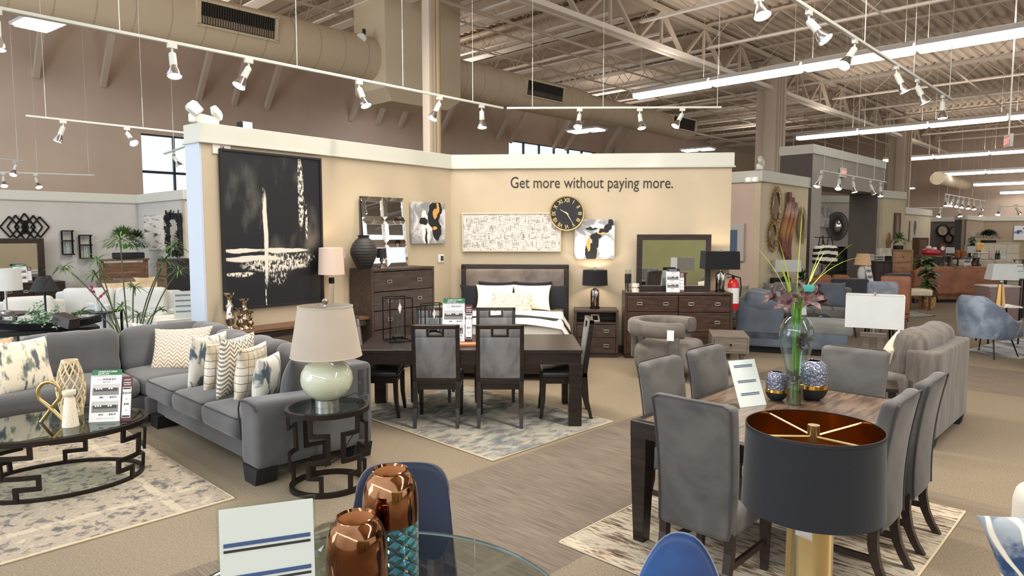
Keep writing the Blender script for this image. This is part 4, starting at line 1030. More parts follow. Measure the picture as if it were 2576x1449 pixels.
for i, (nm, mm, lab, px, py, sz) in enumerate(row):
    p = secp(-1.68+.265*i, .30+.015*i); pil('throw_pillow', lab, p, RU-R(62)+.05*i, sz*.92, sz, .17, mm, .13, 5+i, group='pillows in a row on the sectional')
p = secp(-.43, .50); pil('throw_pillow', 'slate grey pillow beside the arm, behind the green lamp', p, RU-R(50), .44, .44, .18, SOFA, .25, 12)

# ================================================================== geometric metal tables
BRONZE = plain('dark_bronze', (46, 38, 34), .42, .7)
TGLASS = thin_glass('table_glass', (196, 212, 206), .9); TEDGE = plain('glass_edge', (90, 130, 118), .1, 0, Alpha=1)
def ring(o, a, b_, z, wd, hh, n=64):
    pr = [(-wd/2, -hh/2), (wd/2, -hh/2), (wd/2, hh/2), (-wd/2, hh/2)]
    rows = []
    for i in range(n+1):
        t = 2*math.pi*i/n; c, s = math.cos(t), math.sin(t); rows.append([(c*(a+p[0]), s*(b_+p[0]), z+p[1]) for p in pr])
    for i in range(n):
        for k in range(4): o.add([rows[i][k], rows[i+1][k], rows[i+1][(k+1) % 4], rows[i][(k+1) % 4]], [(0, 1, 2, 3)])
def geo_table(name, label, loc, rz, a, b_, h, nleg, amp, cat):
    r = thing(name, label, cat, loc, rz); wd = .03
    o = B(); ring(o, a, b_, h-.02, .03, .035); obj('top_ring', o, BRONZE, r, ang=30)
    o = B(); ring(o, a*.93, b_*.93, .018, .03, .035); obj('floor_ring', o, BRONZE, r, ang=30)
    o = B(); o.lathe([(0, 0), (1, 0), (1, .008), (0, .008)], 64, z=h-.004, sx=a-.012, sy=b_-.012); obj('glass_top', o, TGLASS, r, smooth=False)
    for i in range(nleg):
        t0 = 2*math.pi*i/nleg+.35; o = B(); sg = 1 if i % 2 else -1
        pts = [(0, h-.02), (0, h*.74), (sg, h*.74), (sg, h*.42), (-sg*.2, h*.42), (-sg*.2, h*.24), (sg*.55, h*.24), (sg*.55, .02)]
        for (u0, z0), (u1, z1) in zip(pts, pts[1:]):
            n = 4 if z0 == z1 else 1
            for k in range(n):
                ta, tb = t0+amp*(u0+(u1-u0)*k/n), t0+amp*(u0+(u1-u0)*(k+1)/n); za, zb = z0+(z1-z0)*k/n, z0+(z1-z0)*(k+1)/n
                f = lambda t, z: (math.cos(t)*a*(.94+.05*z/h), math.sin(t)*b_*(.94+.05*z/h), z)
                e = wd/2*(1 if za > zb else -1) if z0 != z1 else 0
                o.bar(f(ta, za+e), f(tb, zb-e), wd, .022, up=(math.cos(ta), math.sin(ta), 0))
        obj('fret_leg', o, BRONZE, r, smooth=False)
    return r
geo_table('coffee_table', 'oval coffee table with glass top on a dark metal fretwork frame', (-3.44, 5.0, 0), R(27), .60, .46, .455, 6, .34, 'coffee table')
geo_table('side_table', 'small oval side table with glass top and dark metal fretwork legs', (-1.37, 4.93, 0), R(25), .29, .27, .61, 5, .44, 'side table')
cord = B(); cord.tube([(-1.30, 5.08, .63), (-1.2, 5.12, .66), (-1.14, 5.12, .60), (-1.22, 5.16, .35), (-1.38, 5.22, .1), (-1.5, 5.3, .012)], .004, 6)
tag(obj('lamp_cord', cord, BLACKM), 'black lamp cord dropping from the small glass table to the floor', 'cord')
# things on the coffee table
zt = .456; DIST = plain('gold_leaf', (186, 160, 110), .3, .95)
o = B(); pts = []
for i in range(28):
    t = i/27; 
    if t < .5: a = math.pi*(1.18-1.36*(t/.5)) ; pts.append((math.cos(a+math.pi*0)*.075*1.0, 0, .21+math.sin(a)*.085)) if False else pts.append((math.cos(R(235)-R(290)*t/.5)*.078, 0, .235+math.sin(R(235)-R(290)*t/.5)*.085))
    else: q = (t-.5)/.5; pts.append((.045-.125*q, .0+.03*q, .165-.155*q))
pts = [(.11, -.02, .012), (.03, -.01, .10), (-.03, 0, .155)]+pts[1:]
gp = G(128, 1066, zt); o.tube(pts, .015, 10); ob = obj('knot_sculpture', o, DIST, None, loc=gp, rot=(0, 0, R(10))); tag(ob, 'looped gold knot sculpture on the glass coffee table', 'sculpture')
ob.data.update()
CW_ = plain('cream_ceramic', (212, 194, 158), .35)
vp = G(182, 1044, zt); r = thing('lattice_vase', 'tall cream ceramic vase with pierced lattice body on the coffee table', 'vase', vp)
def vr(t): return .085*(.80+.35*math.sin(math.pi*(t*.95+.02))-.22*t*t*t)
o = B(); Hh = .44
for s in (1, -1):
    for k in range(9):
        o.tube([(math.cos(2*math.pi*k/9+s*t*2.4)*vr(t), math.sin(2*math.pi*k/9+s*t*2.4)*vr(t), .02+t*(Hh-.03)) for t in [i/14 for i in range(15)]], .0062, 6)
obj('lattice', o, CW_, r)
o = B(); o.lathe([(0, 0), (vr(0)+.006, 0), (vr(0)+.008, .03), (vr(0)-.006, .03), (0, .012)], 32); obj('base', o, CW_, r)
o = B(); o.lathe([(vr(1)-.008, Hh-.02), (vr(1)+.006, Hh-.02), (vr(1)+.006, Hh), (vr(1)-.008, Hh), (vr(1)-.008, Hh-.02)], 32, cap=False); obj('rim', o, CW_, r)
o = B(); o.lathe([(0, 0), (.056, 0), (.056, .01), (.036, .20), (.030, .215), (.030, .225), (.042, .235), (.046, .25), (.045, .268), (.036, .268), (.034, .255), (0, .253)], 40)
m = Mat('speckled_cream', .3); m.color(m.mix(m.noise(180).gt(.6), (226, 216, 196), (176, 160, 136))); tag(obj('candle_holder', o, m.m, None, loc=G(178, 1072, zt)), 'short cream flared candle holder in front of the lattice vase', 'candle holder')
price_sign('white price sign with green header and maroon side tag on the coffee table', G(262, 1062, zt), R(10), .215, .35, R(-14)*-1, True, ['$2630', 'or', '$48', '72'], ['98', '3519', '101', '3619'])

# ================================================================== rugs
def rug_mat(name, cols, sc1=6, stretch=(1, 1), band=None, thr=(.4, .5, .6)):
    m = Mat(name, .97); n = m.noise(sc1, m.vec(m.x*stretch[0], m.y*stretch[1]), 7, .62, .5); big = m.noise(sc1*.22, m.vec(m.x*stretch[0], m.y*stretch[1]), 2)
    f = n*.72+big*.28; m.color(m.ramp(f, [(.34, cols[0]), (.44, cols[1]), (.5, cols[2]), (.56, cols[3]), (.64, cols[4])])); m.bump(m.noise(150), .4, .004); return m
def rug(name, label, corners, m, edge, th=.012):
    """rug from its four ground corners"""
    c = sum(corners, Vector())/4; d = corners[1]-corners[0]; rz = math.atan2(d.y, d.x)
    r = thing(name, label, 'rug', (c.x, c.y, 0), rz); inv = Matrix.Rotation(-rz, 4, 'Z')
    L = [inv @ (p-c) for p in corners]
    def ar(o_, s=1): return sum(o_[i].x*o_[(i+1) % 4].y-o_[(i+1) % 4].x*o_[i].y for i in range(4))
    if ar(L) < 0: L = L[::-1]
    o = B(); o.prism([(p.x, p.y) for p in L], .002, th); obj('pile', o, m, r, smooth=False)
    o = B(); o.tube([(p.x, p.y, .008) for i, p in enumerate(L) for _ in (0,)], .008, 6, closed=True); obj('bound_edge', o, edge, r)
CRE = plain('rug_binding', (206, 192, 164), .9)
m = rug_mat('faded_oriental_rug', [(70, 72, 78), (112, 107, 102), (166, 152, 131), (146, 138, 128), (180, 166, 142)], 14)
bx = ((m.x).abs()-1.25).abs().lt(.03).max(((m.y).abs()-.78).abs().lt(.03))
src = m.b.inputs['Base Color'].links[0].from_socket; med = m.mix(bx*.35, src, (204, 192, 168)); m.color(med)
ca = G(588, 1256); rug('area_rug', 'faded cream and grey patterned area rug under the coffee table', [ca, ca+Vector((-SA, -CA, 0))*3.2, ca+Vector((-SA, -CA, 0))*3.2+Vector((-CA, SA, 0))*2.35, ca+Vector((-CA, SA, 0))*2.35], m.m, CRE)
m = rug_mat('blue_grey_rug', [(84, 90, 94), (116, 118, 116), (150, 146, 134), (168, 162, 146), (134, 136, 130)], 8, (.7, 1.3))
cf = G(1240, 1161); cr = G(1541, 1062); u_ = (cr-cf).normalized(); v_ = Vector((-u_.y, u_.x, 0))
rug('area_rug', 'blue grey and cream mottled rug under the dark dining table', [cf, cr, cr+v_*2.25, cf+v_*2.25], m.m, CRE)
m = rug_mat('striped_distress_rug', [(44, 42, 42), (118, 98, 80), (176, 164, 144), (190, 180, 160), (132, 130, 124)], 9, (.8, 4.5))
cl_ = G(1408, 1367); cb_ = G(2427, 1290)
du = Vector((SA, CA, 0)); dv = Vector((CA, -SA, 0)); k = (cb_-cl_); lu, lv = k.dot(du), k.dot(dv)
rug('area_rug', 'cream rug with dark distressed streaks under the grey upholstered dining set', [cl_, cl_+dv*lv, cl_+dv*lv+du*lu, cl_+du*lu], m.m, CRE)
# ================================================================== dark dining set in the middle
ESP = wood('espresso_wood', (24, 18, 17), (44, 34, 31), .28, (1, 9, 9), 3)
TX0, TX1, TY0, TY1 = -1.52, .68, 6.44, 7.47
r = thing('dining_table', 'long dark espresso dining table with thick square legs in the middle of the display', 'dining table', ((TX0+TX1)/2, (TY0+TY1)/2, 0)); w, d = TX1-TX0, TY1-TY0
o = B(); o.box(0, 0, .745, w, d, .035); obj('tabletop', o, ESP, r, smooth=False, bevel=.003)
o = B()
for q in ((0, -d/2+.03, .675, w-.04, .04, .11), (0, d/2-.03, .675, w-.04, .04, .11), (-w/2+.03, 0, .675, .04, d-.06, .11), (w/2-.03, 0, .675, .04, d-.06, .11)): o.box(*q)
obj('apron', o, ESP, r, smooth=False, bevel=.002)
for sx in (-1, 1):
    for sy in (-1, 1): o = B(); o.box(sx*(w/2-.065), sy*(d/2-.065), .32, .125, .125, .61); obj('leg', o, ESP, r, smooth=False, bevel=.003)
SILV = Mat('silver_velvet', .55); sn = SILV.noise(3.2, SILV.vec(SILV.x, SILV.z*.6), 4, dist=.5); SILV.color(SILV.mix(sn.ss(.35, .62), (84, 82, 82), (124, 122, 122))); SILV.set(Sheen_Weight=.25, Sheen_Roughness=.3); SILV = SILV.m
BLKL = plain('black_leather_seat', (52, 50, 50), .3)
def cutout_chair():
    r = thing('dining_chair', 'x', 'dining chair', (0, 0, 0), 0)          # faces +y (towards the table), back at -y
    W_, zt = .46, 1.02; T = Matrix.Translation((0, -.21, .44)) @ Matrix.Rotation(R(7), 4, 'X') @ Matrix.Translation((0, 0, -.44))
    o = B()
    for s in (-1, 1): o.box(s*(W_/2-.018), 0, .73, .036, .045, .58, T=T)
    o.box(0, 0, zt-.018, W_, .045, .036, T=T); o.box(0, 0, .46, W_, .045, .05, T=T)
    for s in (-1, 1): o.box(s*.072, 0, zt-.065, .02, .05, .075, T=T)
    o.box(0, 0, zt-.105, .164, .05, .02, T=T)
    obj('back_frame', o, ESP, r, smooth=False, bevel=.003)
    o = B(); iw = W_-.072; hx = .082
    for y in (0,):
        o.rbox(0, 0, (.49+zt-.115)/2, iw, .052, zt-.115-.49, .012, T=T, k=2)
        for s in (-1, 1): o.rbox(s*(iw/2+hx)/2, 0, zt-.077, iw/2-hx, .052, .082, .012, T=T, k=2, n=2)
    obj('back_panel', o, SILV, r)
    o = B(); o.rbox(0, .01, .465, .46, .44, .075, .035, crown=.02); obj('seat', o, BLKL, r)
    o = B()
    for q in ((0, .2, .405, .44, .022, .06), (0, -.2, .405, .44, .022, .06), (-.215, 0, .405, .022, .42, .06), (.215, 0, .405, .022, .42, .06)): o.box(*q)
    obj('seat_rail', o, ESP, r, smooth=False)
    for s in (-1, 1):
        o = B(); o.sweep([[(s*.205+a*t, .20+b_*t+dy, z) for a, b_ in ((-1, -1), (1, -1), (1, 1), (-1, 1))] for z, t, dy in ((.43, .024, 0), (.2, .021, 0.005), (0, .015, .03))], closed=True); obj('leg', o, ESP, r, smooth=False, bevel=.002)
        o = B(); o.sweep([[(s*.205+a*t, -.215+b_*t+dy, z) for a, b_ in ((-1, -1), (1, -1), (1, 1), (-1, 1))] for z, t, dy in ((.46, .023, 0), (.2, .021, -.02), (0, .016, -.07))], closed=True); obj('leg', o, ESP, r, smooth=False, bevel=.002)
    return r
cc0 = cutout_chair(); first = True
for x, y, rz, lab in ((-.73, 6.66, 0, 'grey velvet cutout-back dining chair at the front left of the dark table'), (-.115, 6.66, 0, 'grey velvet cutout-back dining chair at the front right of the dark table'),
        (-.90, 7.62, 180, 'cutout-back dining chair on the far side, behind the black lanterns'), (-.19, 7.62, 180, 'cutout-back dining chair on the far side, right of the price sign'),
        (.52, 6.93, 90, 'cutout-back dining chair at the right end of the dark table, seen from the side'), (-1.38, 6.95, -90, 'cutout-back dining chair at the left end of the table, mostly behind the sectional')):
    if first: cc0.location = (x, y, 0); cc0['label'] = lab; first = False
    else: dup(cc0, (x, y, 0), R(rz), lab, None)
# lanterns
def lantern(label, loc, w, h, rz, gh):
    r = thing('lantern', label, 'lantern', loc, rz); t = .010; o = B()
    for a in (-1, 1):
        for b_ in (-1, 1): o.box(a*w/2, b_*w/2, h/2, t, t, h)
        for z in (t/2, h-t/2): o.box(a*w/2, 0, z, t, w, t); o.box(0, a*w/2, z, w, t, t)
        o.bar((0, 0, .03), (a*w/2, w/2, .006), t*.8); o.bar((0, 0, .03), (a*w/2, -w/2, .006), t*.8)
    obj('cage', o, BLACK, r, smooth=False)
    o = B(); o.lathe([(0, .03), (w*.24, .03), (w*.24, .05), (0, .05)], 24); obj('plate', o, BLACK, r)
    o = B(); o.lathe([(w*.22, .05), (w*.22, .05+gh), (w*.205, .05+gh), (w*.205, .05)], 32, cap=False); obj('glass_sleeve', o, PANE, r)
    o = B(); o.tube([(0, -w*.3, h-.01), (.004, -w*.3, h-.05)], .0015, 4); o.add([(-.018, -w*.3, h-.11), (0, -w*.3-.004, h-.05), (.022, -w*.3, h-.10), (.004, -w*.3+.004, h-.17)], [(0, 1, 2, 3)]); obj('paper_tag', o, PAPER, r, smooth=False, solid=.001)
lantern('taller black wire cube lantern with glass sleeve on the dark dining table', G(1001, 857, .762), .24, .46, R(28), .22)
lantern('smaller black wire cube lantern right of the tall one on the dark table', G(1082, 848, .762)+Vector((0, .25, 0)), .22, .34, R(20), .15)
price_sign('price sign with green header standing between the lanterns and the grey chair backs', G(1152, 872, .762)+Vector((-.07, .30, 0)), 0, .23, .40, R(8), True, ['$1595', 'or', '$29', '72'], ['60', '2130', '69', '2510'], style=0)
o = B(); o.rbox(0, 0, .012, .18, .13, .022, .003, k=1, n=1, rz=.1); ob = obj('booklet', o, plain('orange_cover', (206, 128, 92), .5), None, loc=G(1178, 868, .762)+Vector((0, -.02, 0))); tag(ob, 'small orange booklet lying beside the price sign on the dark table', 'book')

# ================================================================== grey upholstered dining set on the right
TPW = wood('table_brown_top', (74, 58, 48), (122, 100, 82), .3, (8, 1, 8), 2)
u0, u1, v0, v1 = 3.38, 5.06, -2.27, -1.13
r = thing('dining_table', 'brown plank-topped dining table with tapered black legs among the grey upholstered chairs', 'dining table', UV((u0+u1)/2, (v0+v1)/2), RU); w, d = v1-v0, u1-u0
tm = Mat('plank_top', .25); pn = tm.noise(3, tm.vec(tm.x*12, tm.y*1.2), 6, dist=.3); tm.color(tm.mix(pn.ss(.3, .7), (70, 55, 47), (130, 108, 90))); tm.set(Coat_Weight=.3)
o = B(); o.box(0, 0, .745, w-.10, d-.10, .032); obj('tabletop', o, tm.m, r, smooth=False, bevel=.002)
o = B()
for q in ((0, -d/2+.03, .71, w, .06, .10), (0, d/2-.03, .71, w, .06, .10), (-w/2+.03, 0, .71, .06, d-.12, .10), (w/2-.03, 0, .71, .06, d-.12, .10)): o.box(*q)
obj('apron', o, ESP, r, smooth=False, bevel=.004)
for sx in (-1, 1):
    for sy in (-1, 1): o = B(); o.sweep([[(sx*(w/2-.055)+a*t, sy*(d/2-.055)+b_*t, z) for a, b_ in ((-1, -1), (1, -1), (1, 1), (-1, 1))] for z, t in ((.755, .055), (.5, .052), (0, .036))], closed=True); obj('leg', o, ESP, r, smooth=False, bevel=.004)
UPH = Mat('smoke_velvet', .75); un = UPH.noise(2.6, None, 4, dist=.8); UPH.color(UPH.mix(un.ss(.3, .68), (66, 64, 64), (98, 95, 92))); UPH.set(Sheen_Weight=.18, Sheen_Roughness=.35); UPH.bump(UPH.noise(300), .15, .002); UPH = UPH.m
LEGB = wood('brown_black_leg', (34, 25, 22), (54, 40, 35), .35)
def parsons():
    r = thing('dining_chair', 'x', 'dining chair', (0, 0, 0), 0)          # faces +y
    W_, zt = .47, 1.03
    o = B()
    def f(p):
        t = (p.z+.36)/.72; p.y += -.02-.11*t*t+.05*t; p.y += -.012*math.cos(p.x*6.6)+.012; p.x *= (.90+.10*t); return p
    o.rbox(0, -.17, .67, W_, .085, .72, .035, n=8, fn=f); bk = obj('backrest', o, UPH, r)
    pts = []
    for i in range(9):
        z = -.34+.68*i/8; t = (z+.36)/.72; pts.append((-(W_/2-.012)*(.90+.10*t), -.17-.045-.02-.11*t*t+.05*t+.012, .67+z))
    pts2 = [(-x, y, z) for x, y, z in pts[::-1]]
    o = B(); o.tube(pts+[(-(W_/2-.05), pts[-1][1]-.008, 1.03)]+[((W_/2-.05), pts[-1][1]-.008, 1.03)]+pts2, .0055, 6); obj('piping', o, plain('piping_dark', (62, 60, 62), .8), bk)
    o = B(); o.rbox(0, .05, .41, W_-.01, .47, .15, .045, crown=.02, n=5); obj('seat', o, UPH, r)
    for s in (-1, 1):
        o = B(); o.sweep([[(s*.195+a*t, .24+b_*t, z) for a, b_ in ((-1, -1), (1, -1), (1, 1), (-1, 1))] for z, t in ((.35, .026), (0, .018))], closed=True); obj('leg', o, LEGB, r, smooth=False, bevel=.002)
        o = B(); o.sweep([[(s*.19+a*.022*k, -.18+b_*.024*k+dy, z) for a, b_ in ((-1, -1), (1, -1), (1, 1), (-1, 1))] for z, dy, k in ((.36, 0, 1), (.25, .0, 1), (.15, -.02, .95), (.07, -.055, .9), (0, -.10, .85))], closed=True); obj('leg', o, LEGB, r, smooth=False, bevel=.002)
        o = B(); o.bar((s*.193, -.18, .17), (s*.193, .24, .17), .02, .035); obj('stretcher', o, LEGB, r, smooth=False)
    return r
pc0 = parsons(); first = True
for u, v, rz, lab in ((3.36, -1.71, 0, 'large grey upholstered dining chair at the near end of the brown table, seen from behind'),
        (3.98, -2.20, -90, 'grey upholstered chair on the left of the brown table, nearest the black table corner'), (4.62, -2.20, -90, 'grey upholstered chair on the left of the brown table, beside the tilted info card'),
        (5.12, -1.62, 180, 'grey upholstered chair at the far end of the brown table, behind the flower vase'),
        (3.98, -1.20, 90, 'grey upholstered chair on the right of the brown table, nearest the black lamp shade'), (4.60, -1.20, 90, 'grey upholstered chair on the right of the brown table, beside the taupe armchair')):
    a = RU+R(rz)
    if first: pc0.location = UV(u, v); pc0.rotation_euler = (0, 0, a); pc0['label'] = lab; first = False
    else: dup(pc0, UV(u, v), a, lab, None)
ZT = .762
info_card('tilted white information card with blue rules in an acrylic stand on the brown table', G(1903, 1022, ZT)+Vector((-.02, 0, 0)), R(22), .215, .31, R(24), [.88, .55, .28], wide=.7)
# honeycomb glass candle holders
HG = Mat('hammered_blue_glass', .12, .55); hv = HG.voro(60, feature='F1'); HG.color((122, 126, 146)); HG.bump(hv, .9, .01); HG.set(Coat_Weight=.5); HG = HG.m
def dome(label, loc, s):
    r = thing('candle_holder', label, 'candle holder', loc)
    o = B(); o.lathe([(0, 0), (.045*s, 0), (.072*s, .022*s), (.088*s, .052*s), (.092*s, .075*s), (.0, .075*s)], 40); obj('base', o, BLACKM, r)
    o = B(); o.lathe([(.092*s, .075*s), (.094*s, .077*s), (.094*s, .100*s), (.092*s, .102*s)], 40, cap=False); obj('gold_band', o, GOLD, r)
    o = B(); o.lathe([(.090*s, .102*s), (.092*s, .16*s), (.090*s, .19*s), (.078*s, .225*s), (.055*s, .245*s), (.048*s, .25*s), (.046*s, .246*s)], 48, cap=False); obj('glass_dome', o, HG, r)
dome('larger hammered blue-grey glass candle holder with gold band and black base', G(2042, 1004, ZT), 1.07)
dome('smaller hammered blue-grey glass candle holder, left of the flower vase', G(1953, 1006, ZT), .78)
# vase with lilies
r = thing('flower_vase', 'tall clear glass vase with rounded top and narrow foot on the brown table', 'vase', G(1998, 1017, ZT)); 
o = B(); pr = [(0, 0), (.048, 0), (.052, .02), (.050, .12), (.066, .25), (.094, .36), (.112, .44), (.108, .50), (.082, .555), (.062, .575)]
o.lathe(pr+[(a-.004 if a > .01 else 0, b_+.006) for a, b_ in pr[::-1][:-1]]+[(0, .02)], 48, cap=False); obj('glass_body', o, thin_glass('vase_glass', (240, 246, 244), .35), r, ang=60)
o = B(); o.lathe([(0, .02), (.045, .02), (.045, .10), (0, .10)], 32); obj('water', o, thin_glass('vase_water', (214, 206, 176), .0), r)
vb = G(1998, 1017, ZT); random.seed(11)
GRN = plain('bright_stem', (104, 158, 58), .45); LILY = Mat('dusky_lily', .6); LILY.color(LILY.mix(LILY.noise(30).ss(.4, .6), (50, 30, 38), (116, 82, 78))); LILY = LILY.m
r = thing('flower_bouquet', 'artificial dusky purple lilies and tall green grass standing in the glass vase', 'flowers', vb)
o = B()
for k in range(16):
    a = random.uniform(0, 6.28); rr = random.uniform(0, .02); tx = random.uniform(-.05, .05); o.tube([(math.cos(a)*rr, math.sin(a)*rr, .04), (math.cos(a)*rr*1.2, math.sin(a)*rr*1.2, .35), (tx*.6, math.sin(a)*.03, .66), (tx*1.2, math.sin(a)*.04, .76)], .0042, 5)
obj('stems', o, GRN, r)
o = B()
for k in range(9):
    s = random.uniform(-1, 1); o.blade((s*.03, random.uniform(-.02, .02), .62), (s*.35, random.uniform(-.2, .2), 1), random.uniform(.38, .55), .010, .15+abs(s)*.9, 10)
o.blade((.03, 0, .7), (.55, 0, 1), .5, .009, 1.2, 10); o.blade((-.01, 0, .7), (.03, 0, 1), .62, .008, .25, 10)
obj('grass_blades', o, plain('grass_yellow', (178, 196, 80), .5), r)
def lily(o, c, up, s, n=6):
    up = Vector(up).normalized(); a0 = up.orthogonal().normalized(); b0 = up.cross(a0)
    for k in range(n):
        t = 2*math.pi*k/n; d = a0*math.cos(t)+b0*math.sin(t); rows = []
        for i in range(7):
            q = i/6; p = Vector(c)+up*s*(.55*math.sin(q*1.9))+d*s*(q*.95); wv = up.cross(d)*s*.20*math.sin(math.pi*(.08+.9*q))
            rows.append([p-wv, p+up*s*.03*-1, p+wv])
        o.sweep(rows)
for k, (x, y, z, ux, uy, s) in enumerate(((-.07, -.03, .665, -.7, -.5, .11), (.03, -.05, .69, .1, -.8, .12), (.12, .0, .67, .8, -.3, .12), (-.13, .02, .70, -1, .1, .10), (.08, .04, .72, .5, .5, .10))):
    o = B(); lily(o, (x, y, z), (ux, uy, .6), s); obj('lily_flower', o, LILY, r)
for k, (x, y, z) in enumerate(((-.02, -.03, .40), (.03, .0, .43), (.0, -.01, .17))):
    o = B(); lily(o, (x, y, z), (random.uniform(-1, 1), -.6, .3), .075); obj('lily_in_vase', o, plain('dark_lily', (54, 34, 44), .5), r)
o = B(); o.rbox(.04, -.06, .77, .075, .002, .045, .0009, k=1, n=1); obj('tag', o, plain('teal_tag', (70, 160, 150), .5), r)

# ================================================================== foreground: black and gold lamp
LY = 1.98; lc = D(2047, 1073, LY); zt_ = lc.z; rt_ = .192
r = lampw('table_lamp', 'black drum shade lamp with gold lining and gold column, nearest the camera', (lc.x, lc.y, zt_-.62))
NAVY = fabric('black_navy_shade', (26, 28, 34), .06, 2, .9, 420, .15)
hs = .245; b = B(); b.lathe([(rt_+.008, .62-hs), (rt_, .62)], 64, cap=False); obj('lamp_shade', b, NAVY, r)
b = B(); b.lathe([(rt_+.006, .62-hs), (rt_-.002, .62)], 64, cap=False); obj('shade_lining', b, plain('gold_lining', (160, 98, 36), .16, .95), r)
b = B(); b.lathe([(rt_-.002, .622), (rt_+.0015, .622), (rt_+.0015, .612)], 64, cap=False); obj('shade_rim', b, BLACKM, r)
BRASS = plain('brushed_brass', (206, 184, 132), .26, .95)
b = B(); b.cyl((0, 0, .575), (0, 0, .625), .017, 24)
for k in range(4): a = R(20+90*k); b.cyl((0, 0, .59), (math.cos(a)*(rt_-.003), math.sin(a)*(rt_-.003), .612), .0035, 8)
b.cyl((0, 0, .4), (0, 0, .59), .008); obj('spider_fitting', b, BRASS, r)
b = B(); b.lathe([(0, 0), (.069, 0), (.069, .005), (.066, .01), (.066, .345), (.060, .352), (0, .352)], 48); b2 = obj('gold_column', b, BRASS, r)
b = B(); b.lathe([(.0, .352), (.02, .352), (.02, .42), (0, .42)], 24); obj('socket', b, GOLD, r)
b = B(); b.sweep([[(-.066+.022*i, -.045-.012*i-.006*math.sin(i*2+j), .362-.026*j-.008*i) for i in range(3)] for j in range(3)]); obj('paper_tag', b, PAPER, r, solid=.001)
tz = zt_-.62
r = thing('accent_table', 'small round black table carrying the black and gold lamp', 'side table', (lc.x, lc.y, 0))
b = B(); b.lathe([(0, tz-.03), (.24, tz-.03), (.24, tz-.001), (0, tz-.001)], 48); obj('tabletop', b, BLACK, r)
b = B(); b.lathe([(0, 0), (.18, 0), (.18, .02), (.03, .04), (.025, tz-.03), (0, tz-.03)], 32); obj('pedestal', b, BLACK, r)

# ================================================================== foreground: glass table, vases, cards, blue chairs
gc = Vector((-.435, 1.85, 0)); r = thing('glass_dining_table', 'round clear glass table in the foreground with a gold pedestal', 'dining table', gc)
o = B(); o.lathe([(0, .748), (.63, .748), (.633, .754), (.63, .76), (0, .76)], 96); obj('glass_top', o, thin_glass('big_glass', (232, 238, 236), .25), r, ang=20)
o = B(); o.lathe([(.629, .7485), (.6345, .754), (.629, .7605)], 96, cap=False); obj('glass_rim', o, plain('bright_edge', (150, 156, 158), .1, .3), r)
o = B(); o.lathe([(0, 0), (.25, 0), (.25, .02), (.06, .06), (.05, .70), (.14, .745), (0, .747)], 6); obj('pedestal', o, GOLD, r, smooth=False)
TEAL = Mat('teal_lattice_glass', .06, .15); a_ = TEAL.z*26; tx = E(TEAL.nt, TEAL.nt.nodes.new('ShaderNodeMath').outputs[0]); n_ = tx.k.node; n_.operation = 'ARCTAN2'; TEAL.nt.links.new(TEAL.y.k, n_.inputs[0]); TEAL.nt.links.new(TEAL.x.k, n_.inputs[1])
ang = tx*(10/6.2832); l1 = ((ang+a_).fract()-.5).abs(); l2 = ((ang-a_).fract()-.5).abs(); ln = l1.min(l2)
TEAL.color(TEAL.mix(ln.ss(.03, .09), (14, 32, 46), TEAL.mix(TEAL.noise(9).ss(.35, .65), (20, 104, 136), (66, 168, 172)))); TEAL.bump(ln.ss(.0, .35), 1.0, .02); TEAL.set(Coat_Weight=1.0); TEAL = TEAL.m
COP = Mat('copper_mirror', .09, 1); COP.color(COP.mix(COP.noise(5, None, 3).ss(.35, .65), (112, 72, 48), (186, 136, 98))); COP.bump(COP.noise(14, None, 2), .10, .02); COP = COP.m
def cvase(label, px, py, Y, rr, split):
    top = D(px, py, Y); h = top.z-.762; r = thing('glass_vase', label, 'vase', (top.x, top.y, .762)); s = rr
    o = B(); o.lathe([(0, 0), (.7*s, 0), (.85*s, .01), (.97*s, .06), (s, .12), (s, h*split), (.99*s, h*split)], 56, cap=False); obj('lattice_body', o, TEAL, r)
    o = B(); o.lathe([(1.004*s, h*split-.004), (1.004*s, h-.11), (.99*s, h-.08), (.94*s, h-.05), (.84*s, h-.028), (.70*s, h-.014), (.62*s, h-.010), (.60*s, h-.007), (.64*s, h-.004), (.645*s, h), (.60*s, h+.001), (.56*s, h-.006)], 56, cap=False); obj('copper_shoulder', o, COP, r)
    o = B(); o.lathe([(.56*s, h-.006), (.7*s, h-.03), (.85*s, h-.07), (.88*s, h*.5), (0, h*.5)], 48, cap=False); obj('lit_lining', o, plain('lit_inside_peach', (214, 160, 112), .35), r)  # orange light inside the vase is put into this lining's colour
    return r
cvase('tall cylindrical vase with mirrored copper shoulder and teal lattice glass', 981, 1180, 1.93, .081, .66)
cvase('shorter copper-topped teal lattice vase in front of the tall one', 896, 1297, 1.74, .081, .56)
r = thing('crystal_vase', 'clear cut-glass vase mostly hidden behind the copper vases', 'vase', (D(835, 1330, 1.95).x, 1.95, .762)); o = B()
cvm = thin_glass('cut_glass', (226, 232, 222), .8); rows = []
for j in range(13):
    t = j/12; rr = .06*(.8+.3*math.sin(t*3))+.0; rows.append([(math.cos(k*math.pi/12+(j % 2)*.13)*rr*(1+.08*(k % 2)), math.sin(k*math.pi/12+(j % 2)*.13)*rr*(1+.08*(k % 2)), t*.24) for k in range(24)])
o.sweep(rows, closed=True); obj('faceted_body', o, cvm, r, smooth=False)
cY = 1.60; cb = D(676, 1284, cY); ch_ = .30
info_card('white information card with blue rules in an acrylic stand on the foreground glass table', (cb.x-.005, cb.y, .762), R(20), .222, cb.z-.762, R(6), [.80, .62, .34])
BLUEV = Mat('royal_blue_velvet', .5); bn = BLUEV.noise(3, None, 3); BLUEV.color(BLUEV.mix(bn.ss(.35, .65), (14, 44, 92), (30, 80, 146))); BLUEV.set(Sheen_Weight=.4, Sheen_Roughness=.3); BLUEV = BLUEV.m
